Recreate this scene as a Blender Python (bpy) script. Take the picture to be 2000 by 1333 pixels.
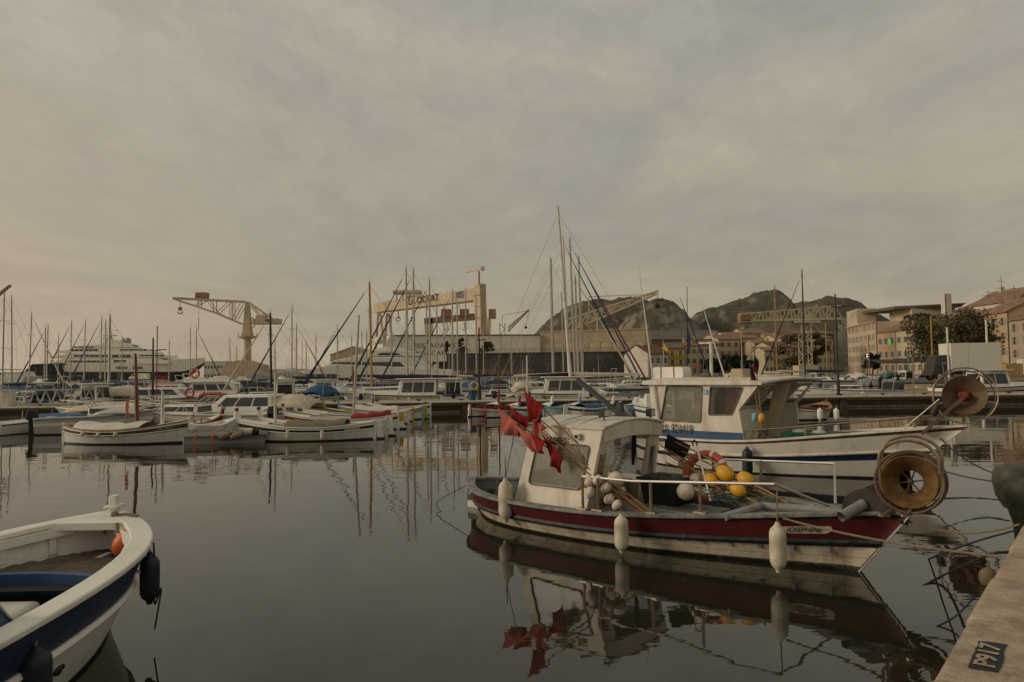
import bpy, math, random
from mathutils import Vector, Matrix, noise
V = Vector
R = math.radians
for o in list(bpy.data.objects):
    bpy.data.objects.remove(o)
scene = bpy.context.scene
COL = scene.collection
random.seed(11)

# ---------------------------------------------------------------- camera
CAMH, FPX, PITCH, ROLL = 2.4, 1400.0, math.atan(65.0 / 1400.0), R(0.75)
_Rt = V((1, 0, 0)); _Fw = V((0, math.cos(PITCH), math.sin(PITCH))); _Up = V((0, -math.sin(PITCH), math.cos(PITCH)))
_cx = _Rt * math.cos(ROLL) - _Up * math.sin(ROLL)
_cy = _Rt * math.sin(ROLL) + _Up * math.cos(ROLL)
camd = bpy.data.cameras.new('camera'); cam = bpy.data.objects.new('camera', camd); COL.objects.link(cam)
camd.sensor_width = 36.0; camd.lens = FPX / 2000.0 * 36.0; camd.clip_start = 0.05; camd.clip_end = 20000
m = Matrix.Identity(4)
for i in range(3):
    m[i][0] = _cx[i]; m[i][1] = _cy[i]; m[i][2] = -_Fw[i]
m[0][3], m[1][3], m[2][3] = 0, 0, CAMH
cam.matrix_world = m
scene.camera = cam
scene.render.resolution_x, scene.render.resolution_y = 1024, 682

def ray(px, py):
    return _cx * (px - 1000) + _cy * (666.5 - py) + _Fw * FPX
def P(px, py, D):                      # point on that line of sight at depth Y = D
    d = ray(px, py); return V((0, 0, CAMH)) + d * (D / d.y)
def G(px, py, z=0.0):                  # point on that line of sight at height z
    d = ray(px, py); return V((0, 0, CAMH)) + d * ((z - CAMH) / d.z)
def PX(p):                             # picture column and row of a point
    q = V(p) - V((0, 0, CAMH)); d = q.dot(_Fw); return 1000 + FPX * q.dot(_cx) / d, 666.5 - FPX * q.dot(_cy) / d
def ZP(px, py, D): return P(px, py, D).z
def XP(px, D): return P(px, 740, D).x
class Frame:                           # a boat's own axes
    def __init__(s, o, yaw): s.o = V((o[0], o[1], 0)); s.yaw = yaw; s.u = V((math.cos(yaw), math.sin(yaw), 0)); s.w = V((-math.sin(yaw), math.cos(yaw), 0))
    def loc(s, p): d = p - s.o; return V((d.dot(s.u), d.dot(s.w), p.z))
    def at(s, px, py, v):
        c = V((0, 0, CAMH)); d = ray(px, py); k = (v - (c - s.o).dot(s.w)) / d.dot(s.w); return s.loc(c + d * k)
    def lev(s, px, py, z): return s.loc(G(px, py, z))

# ---------------------------------------------------------------- sky and sun
SUN_AZ, SUN_EL = R(-97), R(18)         # azimuth from the view direction, to the left
w = bpy.data.worlds.new('World'); scene.world = w; w.use_nodes = True
nt = w.node_tree; nt.nodes.clear(); N = nt.nodes.new; Lk = nt.links.new
def nd(t, **k):
    n = N(t)
    for a, b in k.items(): setattr(n, a, b)
    return n
out = nd('ShaderNodeOutputWorld'); bg = nd('ShaderNodeBackground'); Lk(bg.outputs[0], out.inputs[0])
sky = nd('ShaderNodeTexSky', sky_type='NISHITA', sun_disc=False); sky.sun_elevation = SUN_EL; sky.sun_rotation = SUN_AZ; sky.dust_density = 4.0
tc = nd('ShaderNodeTexCoord'); sx = nd('ShaderNodeSeparateXYZ'); Lk(tc.outputs['Generated'], sx.inputs[0])
def mth(op, a, b=None, c=None):
    n = nd('ShaderNodeMath', operation=op)
    for i, q in enumerate((a, b, c)):
        if q is None: continue
        if isinstance(q, (int, float)): n.inputs[i].default_value = q
        else: Lk(q, n.inputs[i])
    return n.outputs[0]
def mixc(fac, a, b, bt='MIX'):
    n = nd('ShaderNodeMix', data_type='RGBA', blend_type=bt)
    for sck, q in ((n.inputs[0], fac), (n.inputs[6], a), (n.inputs[7], b)):
        if isinstance(q, (int, float)): sck.default_value = q
        elif isinstance(q, tuple): sck.default_value = q + (1,)
        else: Lk(q, sck)
    return n.outputs[2]
el = mth('MAXIMUM', sx.outputs[2], 0.0)
# plane of cloud: direction / elevation, so the clouds shrink towards the horizon
dv = mth('ADD', el, 0.16)
cx_ = mth('DIVIDE', sx.outputs[0], dv); cy_ = mth('DIVIDE', sx.outputs[1], dv)
cmb = nd('ShaderNodeCombineXYZ'); Lk(cx_, cmb.inputs[0]); Lk(cy_, cmb.inputs[1])
def cloudnoise(scale, det, rough, dist, sy=1.0):
    mp = nd('ShaderNodeMapping'); Lk(cmb.outputs[0], mp.inputs[0]); mp.inputs['Scale'].default_value = (1, sy, 1); mp.inputs['Rotation'].default_value = (0, 0, R(-38))
    n = nd('ShaderNodeTexNoise'); Lk(mp.outputs[0], n.inputs['Vector']); n.inputs['Scale'].default_value = scale; n.inputs['Detail'].default_value = det
    n.inputs['Roughness'].default_value = rough; n.inputs['Distortion'].default_value = dist
    return n.outputs[0]
n1 = cloudnoise(0.8, 6, .58, .9, .8); n2 = cloudnoise(5.0, 7, .68, .5, .7)
ram = nd('ShaderNodeValToRGB'); Lk(el, ram.inputs[0])
e = ram.color_ramp.elements
e[0].position = 0.0; e[0].color = (.385, .322, .232, 1)
e[1].position = 1.0; e[1].color = (.375, .358, .300, 1)
q = e.new(.14); q.color = (.362, .322, .243, 1)
q = e.new(.42); q.color = (.395, .366, .297, 1)
base = ram.outputs[0]
soft = mth('MULTIPLY_ADD', n1, .86, .57)
n3 = cloudnoise(15.0, 6, .7, .8, .8)
fine = mth('MULTIPLY', mth('MULTIPLY_ADD', n2, .30, .85), mth('MULTIPLY_ADD', mth('MULTIPLY', mth('SUBTRACT', n3, .5), mth('MINIMUM', mth('MULTIPLY', mth('MULTIPLY', el, el), mth('MULTIPLY', n1, 9.0)), 1.0)), .34, 1.0))
lum = mth('MULTIPLY', soft, fine)
lumc = nd('ShaderNodeCombineXYZ')
for i in range(3): Lk(lum, lumc.inputs[i])
cool = nd('ShaderNodeMapRange'); Lk(n1, cool.inputs[0]); cool.inputs[1].default_value = .52; cool.inputs[2].default_value = .36
base = mixc(mth('MULTIPLY', cool.outputs[0], mth('MINIMUM', mth('MULTIPLY', el, 2.5), .6)), base, (.375, .352, .318))
cl = mixc(1.0, base, lumc.outputs[0], 'MULTIPLY')
# warm light low on the left, where the sun stands behind the cloud
sd = (math.sin(SUN_AZ) * math.cos(SUN_EL), math.cos(SUN_AZ) * math.cos(SUN_EL), math.sin(SUN_EL))
dt = nd('ShaderNodeVectorMath', operation='DOT_PRODUCT'); Lk(tc.outputs['Generated'], dt.inputs[0]); dt.inputs[1].default_value = (math.sin(SUN_AZ) * math.cos(R(2)), math.cos(SUN_AZ) * math.cos(R(2)), math.sin(R(2)))
gl = mth('POWER', mth('MAXIMUM', dt.outputs['Value'], 0.0), 1.7)
cl = mixc(mth('MULTIPLY', mth('MULTIPLY', gl, mth('POWER', mth('SUBTRACT', 1.0, el), 3.0)), 1.35), cl, (.60, .455, .325))
skym = mixc(1.0, sky.outputs[0], (.05, .05, .05), 'MULTIPLY')
fin = mixc(.94, skym, cl)
Lk(fin, bg.inputs[0]); bg.inputs[1].default_value = 1.0
sl = bpy.data.lights.new('sun', 'SUN'); sl.energy = 1.35; sl.angle = R(20); sl.color = (1.0, .86, .68)
so = bpy.data.objects.new('sun', sl); COL.objects.link(so); so.rotation_euler = V(sd).to_track_quat('Z', 'Y').to_euler()
scene.view_settings.view_transform = 'Standard'; scene.view_settings.look = 'None'
scene.view_settings.exposure = 0.10; scene.view_settings.gamma = 1.0; scene.view_settings.use_curve_mapping = False
scene.render.engine = 'CYCLES'

# ---------------------------------------------------------------- materials
MATS = {}
def mat(name, col, rough=.55, metal=0.0, var=.16, scale=2.5, bump=0.0, stain=None, amt=.35, streak=False, spec=.4, alpha=1.0, sscale=None, bscale=30, obj=True):
    m = bpy.data.materials.new(name); m.use_nodes = True; t = m.node_tree; b = t.nodes['Principled BSDF']
    b.inputs['Roughness'].default_value = rough; b.inputs['Metallic'].default_value = metal
    b.inputs['Specular IOR Level'].default_value = spec; b.inputs['Alpha'].default_value = alpha
    tcn = t.nodes.new('ShaderNodeTexCoord'); src = tcn.outputs['Object']
    def noi(sc, det, stretch=None):
        s = src
        if stretch:
            mp = t.nodes.new('ShaderNodeMapping'); t.links.new(src, mp.inputs[0]); mp.inputs['Scale'].default_value = stretch; s = mp.outputs[0]
        n = t.nodes.new('ShaderNodeTexNoise'); t.links.new(s, n.inputs['Vector']); n.inputs['Scale'].default_value = sc; n.inputs['Detail'].default_value = det; n.inputs['Roughness'].default_value = .62
        return n.outputs[0]
    def ramp(f, a, c):
        r = t.nodes.new('ShaderNodeMapRange'); t.links.new(f, r.inputs[0]); r.inputs[1].default_value = a; r.inputs[2].default_value = c; return r.outputs[0]
    def mx(f, a, c):
        n = t.nodes.new('ShaderNodeMix'); n.data_type = 'RGBA'
        t.links.new(f, n.inputs[0])
        for sck, q in ((n.inputs[6], a), (n.inputs[7], c)):
            if isinstance(q, tuple): sck.default_value = q[:3] + (1,)
            else: t.links.new(q, sck)
        return n.outputs[2]
    dk = tuple(c * (1 - var * 1.3) for c in col); lt = tuple(min(1, c * (1 + var)) for c in col)
    c = mx(ramp(noi(scale, 6), .3, .7), dk, lt)
    if stain:
        f = noi(sscale or scale * 2, 8, (1.0, 1.0, .12) if streak else None)
        c = mx(ramp(f, .62 - amt * .35, .86 - amt * .25), c, stain)
    t.links.new(c, b.inputs['Base Color'])
    if bump:
        bn = t.nodes.new('ShaderNodeBump'); bn.inputs['Strength'].default_value = bump; bn.inputs['Distance'].default_value = .02
        t.links.new(noi(bscale, 5), bn.inputs['Height']); t.links.new(bn.outputs[0], b.inputs['Normal'])
    MATS[name] = m
    return m
rust = (.16, .07, .025)
mat('hull_cream', (.60, .53, .40), .5, stain=rust, amt=.38, streak=True, sscale=5, bump=.05, bscale=12)
mat('hull_white', (.71, .67, .58), .4, var=.08, stain=(.33, .28, .2), amt=.18, streak=True, sscale=4)
mat('boat_white', (.74, .71, .63), .4, var=.07, stain=(.42, .37, .28), amt=.2, scale=1.2)
mat('cabin_cream', (.66, .60, .49), .45, var=.09, stain=(.36, .27, .16), amt=.36, streak=True, sscale=3)
mat('old_white', (.62, .58, .49), .6, var=.12, stain=(.30, .25, .17), amt=.4, scale=3, bump=.06)
mat('boat_grey', (.30, .31, .30), .5, var=.1)
mat('pale_grey', (.46, .44, .385), .5, var=.1)
mat('red_paint', (.095, .013, .012), .45, var=.22, stain=(.06, .012, .01), amt=.35, streak=True, sscale=4)
mat('black_paint', (.014, .015, .017), .5, var=.3, stain=(.10, .085, .06), amt=.22, scale=6)
mat('black_rubber', (.012, .012, .012), .6, var=.2)
mat('dark_bottom', (.018, .022, .026), .6)
mat('navy', (.012, .028, .070), .45, var=.15, stain=(.05, .07, .10), amt=.15)
mat('blue_paint', (.016, .058, .14), .45, var=.15, stain=(.06, .11, .18), amt=.2)
mat('sky_blue', (.20, .37, .47), .5, var=.12)
mat('grey_deck', (.16, .165, .15), .55, var=.25, stain=(.32, .30, .25), amt=.35, scale=1.6, sscale=3, bump=.15)
mat('grey_paint', (.135, .15, .155), .6, var=.2, stain=(.05, .045, .035), amt=.4, sscale=7)
mat('worn_cap', (.23, .23, .205), .7, var=.3, stain=(.06, .05, .035), amt=.45, sscale=9, bump=.4, bscale=25)
mat('old_wood', (.16, .13, .095), .8, var=.3, stain=(.30, .27, .22), amt=.4, sscale=6, bump=.5, bscale=40)
mat('teak', (.085, .055, .034), .6, var=.3, scale=5, stain=(.15, .11, .075), amt=.3, bump=.2)
mat('varnish', (.26, .105, .03), .35, var=.25)
mat('mast_wood', (.15, .05, .022), .4, var=.2)
mat('bamboo', (.27, .15, .05), .5, var=.25, scale=9)
mat('rust_steel', (.12, .085, .055), .6, metal=.35, var=.35, scale=6, stain=(.17, .075, .028), amt=.5, sscale=9, bump=.25)
mat('dark_steel', (.045, .035, .027), .65, metal=.3, var=.35, scale=4, stain=(.11, .05, .025), amt=.35, sscale=6, bump=.2)
mat('yellow_steel', (.22, .125, .045), .5, metal=.2, var=.25, scale=5, stain=(.09, .05, .02), amt=.5, sscale=14)
mat('rail_steel', (.34, .28, .20), .35, metal=.75, var=.25, scale=8, stain=(.2, .1, .04), amt=.4, sscale=10)
mat('steel', (.50, .47, .42), .5, metal=.7, var=.1)
mat('pvc', (.25, .25, .225), .6, var=.2, stain=(.10, .085, .06), amt=.4, sscale=5)
mat('fender_white', (.62, .56, .43), .5, var=.16, scale=4, stain=(.30, .21, .11), amt=.5, sscale=6)
mat('fender_navy', (.012, .017, .026), .5, var=.2)
mat('float_white', (.64, .57, .46), .55, var=.16, scale=8, stain=(.33, .20, .09), amt=.45, sscale=9)
mat('float_yellow', (.64, .33, .02), .45, var=.12, scale=8)
mat('orange', (.60, .12, .022), .5, var=.15)
mat('orange_ring', (.46, .075, .03), .5, var=.18)
mat('flag_red', (.21, .016, .016), .8, var=.25, scale=5, spec=.1)
mat('flag_faded', (.44, .12, .085), .8, var=.28, scale=4, spec=.1)
mat('flag_black', (.012, .012, .015), .8)
mat('flag_crimson', (.22, .015, .02), .8)
mat('rope', (.20, .15, .09), .9, var=.2, scale=20)
mat('rope_dark', (.03, .03, .028), .9)
mat('rope_blue', (.02, .038, .065), .9)
mat('net_green', (.035, .11, .085), .9, var=.3, scale=15)
mat('cloth_olive', (.17, .145, .085), .9, var=.15)
mat('cloth_navy', (.012, .02, .042), .85, var=.2)
mat('cloth_blue', (.025, .085, .17), .85, var=.18)
mat('cloth_white', (.58, .55, .47), .85, var=.1)
mat('cloth_cream', (.52, .45, .33), .85, var=.12)
mat('cloth_black', (.014, .014, .016), .85)
mat('cloth_red', (.22, .02, .02), .85)
mat('cloth_green', (.02, .09, .06), .85)
mat('cloth_pink', (.50, .20, .13), .8)
mat('glass', (.035, .04, .038), .08, var=.3, spec=.6)
mat('glass_dirty', (.20, .19, .14), .22, var=.35, scale=1.5, spec=.5, alpha=.80)
mat('glass_clear', (.10, .10, .085), .1, var=.3, alpha=.5)
mat('dark_int', (.012, .012, .012), .8)
mat('yellow_paint', (.52, .30, .04), .5, var=.15)
mat('lime', (.33, .36, .02), .5, var=.15)
mat('mast_alu', (.40, .37, .31), .4, metal=.35, var=.08)
mat('mast_white', (.62, .58, .50), .4)
mat('mast_ochre', (.36, .21, .055), .45)
mat('wire', (.16, .15, .13), .5, metal=.5)
mat('ink', (.012, .012, .013), .7)
mat('ink_blue', (.02, .06, .15), .7)
mat('ink_grey', (.10, .09, .075), .7)
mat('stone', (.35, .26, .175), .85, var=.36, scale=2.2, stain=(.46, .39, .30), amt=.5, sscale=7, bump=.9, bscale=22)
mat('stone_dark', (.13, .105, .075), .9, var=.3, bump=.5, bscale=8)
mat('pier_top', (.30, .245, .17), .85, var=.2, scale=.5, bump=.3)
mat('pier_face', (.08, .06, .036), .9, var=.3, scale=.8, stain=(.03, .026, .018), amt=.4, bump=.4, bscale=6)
mat('pipe_white', (.50, .45, .36), .5, var=.15)
mat('olive_rubber', (.055, .056, .034), .55, var=.25, scale=3, stain=(.15, .13, .08), amt=.3)
mat('crane_tan', (.50, .39, .26), .7, var=.16, scale=.12, stain=(.24, .13, .06), amt=.3, streak=True, sscale=.25)
mat('crane_rust', (.29, .175, .10), .75, var=.2, scale=.3)
mat('crane_cream', (.54, .46, .31), .7, var=.12, scale=.3, stain=(.3, .17, .07), amt=.2)
mat('crane_red', (.27, .14, .085), .7)
mat('concrete', (.40, .35, .265), .85, var=.14, scale=.2)
mat('hill_rock', (.185, .160, .120), .95, var=.3, scale=.012)
mat('foliage_dark', (.035, .045, .018), .8, var=.35, scale=.5)
mat('foliage_olive', (.10, .080, .032), .8, var=.4, scale=.4)
mat('bark', (.085, .065, .045), .9, bump=.5)
mat('truck_white', (.72, .67, .57), .5, var=.06, scale=.4)
mat('crate', (.42, .28, .11), .85, var=.2, scale=3)
mat('weed', (.05, .045, .02), .8, var=.5, scale=9, stain=(.20, .16, .09), amt=.4, bump=.4)
mat('roof_tile', (.24, .145, .09), .9, var=.3, scale=.8, bump=.4, bscale=5)
mat('roof_brown', (.15, .075, .045), .9, var=.25, scale=.5, bump=.4, bscale=5)
mat('roof_grey', (.13, .115, .09), .9, var=.2, scale=.3)
mat('shutter_blue', (.16, .24, .26), .7, var=.1)
mat('shutter_grey', (.32, .29, .23), .7, var=.1)
mat('wall_white', (.56, .51, .42), .85, var=.1, scale=.25, stain=(.33, .28, .2), amt=.25, sscale=.5)
mat('hall_white', (.76, .70, .59), .85, var=.08, scale=.12, stain=(.48, .41, .31), amt=.25, streak=True, sscale=.4)
mat('wall_cream', (.50, .41, .27), .85, var=.12, scale=.25, stain=(.3, .23, .14), amt=.25, sscale=.6)
mat('wall_tan', (.42, .33, .22), .85, var=.12, scale=.2, stain=(.28, .19, .1), amt=.25, sscale=.5)
mat('wall_ochre', (.50, .28, .045), .85, var=.1, scale=.3)
mat('wall_orange', (.48, .33, .20), .85, var=.1, scale=.3)
mat('wall_pink', (.50, .40, .285), .85, var=.1, scale=.3)
mat('wall_yellow', (.50, .40, .24), .85, var=.1, scale=.3)
mat('wall_brown', (.18, .10, .06), .9, var=.2, scale=.2)
mat('wall_dark', (.085, .080, .068), .9, var=.4, scale=.15)
mat('asphalt', (.10, .092, .078), .95, var=.15, scale=.1)
mat('white_box', (.58, .56, .50), .6)
mat('awning', (.055, .05, .04), .9, var=.2)
mat('hi_vis', (.62, .13, .025), .8)

# ---------------------------------------------------------------- mesh builder
class MB:
    def __init__(s): s.v = []; s.f = []; s.m = []
    def add(s, vs, fs, mi=0):
        k = len(s.v); s.v += [tuple(p) for p in vs]
        for f in fs: s.f.append(tuple(i + k for i in f)); s.m.append(mi)
        return s
    def box(s, x0, x1, y0, y1, z0, z1, mi=0, T=None):
        vs = [V((x, y, z)) for z in (z0, z1) for y in (y0, y1) for x in (x0, x1)]
        if T: vs = [T @ p for p in vs]
        return s.add(vs, [(0, 2, 3, 1), (4, 5, 7, 6), (0, 1, 5, 4), (1, 3, 7, 5), (3, 2, 6, 7), (2, 0, 4, 6)], mi)
    def hexa(s, b, t, mi=0):            # four bottom points and four top points, same order
        return s.add(list(b) + list(t), [(3, 2, 1, 0), (4, 5, 6, 7), (0, 1, 5, 4), (1, 2, 6, 5), (2, 3, 7, 6), (3, 0, 4, 7)], mi)
    def beam(s, a, b, wd, ht=None, mi=0):  # square bar from a to b
        a = V(a); b = V(b); d = (b - a).normalized(); ht = ht or wd
        up = V((0, 0, 1)) if abs(d.z) < .95 else V((0, 1, 0))
        x = d.cross(up).normalized() * wd / 2; y = x.cross(d).normalized() * ht / 2
        return s.hexa([a - x - y, a + x - y, a + x + y, a - x + y], [b - x - y, b + x - y, b + x + y, b - x + y], mi)
    def tube(s, pts, r, mi=0, seg=6, closed=False):
        pts = [V(p) for p in pts]; n = len(pts); rs = r if isinstance(r, (list, tuple)) else [r] * n
        vs = []; prev = None
        for i, p in enumerate(pts):
            if closed: d = pts[(i + 1) % n] - pts[i - 1]
            else: d = pts[min(i + 1, n - 1)] - pts[max(i - 1, 0)]
            d.normalize()
            if prev is None:
                up = V((0, 0, 1)) if abs(d.z) < .9 else V((1, 0, 0)); x = d.cross(up).normalized()
            else:
                x = prev - d * prev.dot(d); x.normalize()
            prev = x; y = d.cross(x)
            for k in range(seg):
                a = 2 * math.pi * k / seg; vs.append(p + (x * math.cos(a) + y * math.sin(a)) * rs[i])
        fs = []
        for i in range(n if closed else n - 1):
            j = (i + 1) % n
            for k in range(seg):
                k2 = (k + 1) % seg; fs.append((i * seg + k, j * seg + k, j * seg + k2, i * seg + k2))
        if not closed: fs += [tuple(range(seg)), tuple(range((n - 1) * seg, n * seg))[::-1]]
        return s.add(vs, fs, mi)
    def lathe(s, prof, o=(0, 0, 0), ax=(0, 0, 1), seg=14, mi=0):  # prof [(r, h)] about an axis
        o = V(o); ax = V(ax).normalized(); up = V((0, 0, 1)) if abs(ax.z) < .9 else V((1, 0, 0))
        x = ax.cross(up).normalized(); y = ax.cross(x); vs = []
        for r, h in prof:
            for k in range(seg):
                a = 2 * math.pi * k / seg; vs.append(o + ax * h + (x * math.cos(a) + y * math.sin(a)) * max(r, 1e-4))
        fs = []
        for i in range(len(prof) - 1):
            for k in range(seg):
                k2 = (k + 1) % seg; fs.append((i * seg + k, i * seg + k2, (i + 1) * seg + k2, (i + 1) * seg + k))
        return s.add(vs, fs, mi)
    def ball(s, c, rx, ry=None, rz=None, seg=12, rings=8, mi=0, T=None):
        ry = ry or rx; rz = rz or rx; c = V(c); vs = []
        for i in range(rings + 1):
            t = math.pi * i / rings
            for k in range(seg):
                a = 2 * math.pi * k / seg; p = V((rx * math.sin(t) * math.cos(a), ry * math.sin(t) * math.sin(a), rz * math.cos(t)))
                vs.append(c + (T @ p if T else p))
        fs = [(i * seg + k, (i + 1) * seg + k, (i + 1) * seg + (k + 1) % seg, i * seg + (k + 1) % seg) for i in range(rings) for k in range(seg)]
        return s.add(vs, fs, mi)
    def grid(s, rows, mi=0, close=False):   # rows of points
        n = len(rows[0]); vs = [p for r in rows for p in r]; fs = []
        for i in range(len(rows) - 1):
            for k in range(n if close else n - 1):
                k2 = (k + 1) % n; fs.append((i * n + k, i * n + k2, (i + 1) * n + k2, (i + 1) * n + k))
        return s.add(vs, fs, mi)
    def prism(s, poly, a, b, ax='y', mi=0, T=None):  # 2-D outline extruded along an axis
        def mk(p, h):
            q = {'y': V((p[0], h, p[1])), 'z': V((p[0], p[1], h)), 'x': V((h, p[0], p[1]))}[ax]
            return T @ q if T else q
        n = len(poly); vs = [mk(p, a) for p in poly] + [mk(p, b) for p in poly]
        fs = [tuple(range(n))[::-1], tuple(range(n, 2 * n))] + [(i, (i + 1) % n, n + (i + 1) % n, n + i) for i in range(n)]
        return s.add(vs, fs, mi)
    def panel(s, p00, p10, p11, p01, openings=(), th=.04, mi=0):   # slab with rectangular openings (u0,u1,v0,v1), thickness towards -normal
        p00, p10, p11, p01 = V(p00), V(p10), V(p11), V(p01)
        nrm = (p10 - p00).cross(p01 - p00).normalized()
        us = sorted({0., 1.} | {o[0] for o in openings} | {o[1] for o in openings}); vv = sorted({0., 1.} | {o[2] for o in openings} | {o[3] for o in openings})
        def q(u, v, b): return (p00 * (1 - u) + p10 * u) * (1 - v) + (p01 * (1 - u) + p11 * u) * v - nrm * (th if b else 0)
        hole = {(i, j) for i in range(len(us) - 1) for j in range(len(vv) - 1) for o in openings if o[0] - 1e-6 <= us[i] and us[i + 1] <= o[1] + 1e-6 and o[2] - 1e-6 <= vv[j] and vv[j + 1] <= o[3] + 1e-6}
        nu, nv = len(us), len(vv); vs = [q(u, v, b) for b in (0, 1) for v in vv for u in us]; o = nu * nv; fs = []
        I = lambda i, j, b=0: b * o + j * nu + i
        for i in range(nu - 1):
            for j in range(nv - 1):
                if (i, j) in hole: continue
                fs += [(I(i, j), I(i + 1, j), I(i + 1, j + 1), I(i, j + 1)), (I(i, j, 1), I(i, j + 1, 1), I(i + 1, j + 1, 1), I(i + 1, j, 1))]
                for di, dj, a, b in ((-1, 0, (i, j + 1), (i, j)), (1, 0, (i + 1, j), (i + 1, j + 1)), (0, -1, (i, j), (i + 1, j)), (0, 1, (i + 1, j + 1), (i, j + 1))):
                    k = (i + di, j + dj)
                    if k in hole or not (0 <= k[0] < nu - 1 and 0 <= k[1] < nv - 1):
                        fs.append((I(*a), I(*a, 1), I(*b, 1), I(*b)))
        return s.add(vs, fs, mi)
    def mesh(s, name, mats, ang=35):
        me = bpy.data.meshes.new(name); me.from_pydata(s.v, [], s.f)
        for a in ([mats] if isinstance(mats, str) else mats): me.materials.append(MATS[a])
        me.polygons.foreach_set('material_index', s.m); me.polygons.foreach_set('use_smooth', [True] * len(s.f))
        me.update(); me.set_sharp_from_angle(angle=R(ang)); return me
    def build(s, name, mats, parent=None, bevel=0, label=None, ang=35, kind=None):
        o = bpy.data.objects.new(name, s.mesh(name, mats, ang)); COL.objects.link(o)
        if parent: o.parent = parent
        if bevel:
            b = o.modifiers.new('bevel', 'BEVEL'); b.width = bevel; b.segments = 2; b.limit_method = 'ANGLE'; b.angle_limit = R(40)
        if label: o['label'] = label
        if kind: o['kind'] = kind
        return o
def link(name, me, parent=None, loc=None, rot=None, scl=None):
    o = bpy.data.objects.new(name, me); COL.objects.link(o); o.parent = parent
    if loc is not None: o.location = loc
    if rot is not None: o.rotation_euler = rot
    if scl is not None: o.scale = scl
    return o
def tag(o, label, cat, group=None):
    o['label'] = label; o['category'] = cat
    if group: o['group'] = group
    return o
def thing(name, label, cat, loc=(0, 0, 0), rz=0.0, group=None):
    o = bpy.data.objects.new(name, None); COL.objects.link(o); o.location = loc; o.rotation_euler = (0, 0, rz); o.empty_display_size = .3
    return tag(o, label, cat, group)
def struct(o): o['kind'] = 'structure'; return o
def text2d(s, size, sx=1.0, bold=0.0):          # flat lettering: list of 2-D points and faces, centred
    c = bpy.data.curves.new('t', 'FONT'); c.body = s; c.size = size; c.align_x = 'CENTER'; c.align_y = 'CENTER'; c.offset = bold; c.resolution_u = 3
    o = bpy.data.objects.new('t', c); COL.objects.link(o); bpy.context.view_layer.update()
    me = bpy.data.meshes.new_from_object(o.evaluated_get(bpy.context.evaluated_depsgraph_get()))
    vs = [(p.co.x * sx, p.co.y) for p in me.vertices]; fs = [tuple(p.vertices) for p in me.polygons]
    bpy.data.objects.remove(o); bpy.data.curves.remove(c); bpy.data.meshes.remove(me)
    return vs, fs
def lettering(s, size, o, ux, uy, matn, parent, sx=1.0, bold=0.0, off=.012, name='lettering', label=None):
    vs, fs = text2d(s, size, sx, bold); o = V(o); ux = V(ux).normalized(); uy = V(uy).normalized(); n = ux.cross(uy).normalized()
    b = MB(); b.add([o + ux * x + uy * y + n * off for x, y in vs], fs)
    return b.build(name, matn, parent, label=label)

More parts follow.
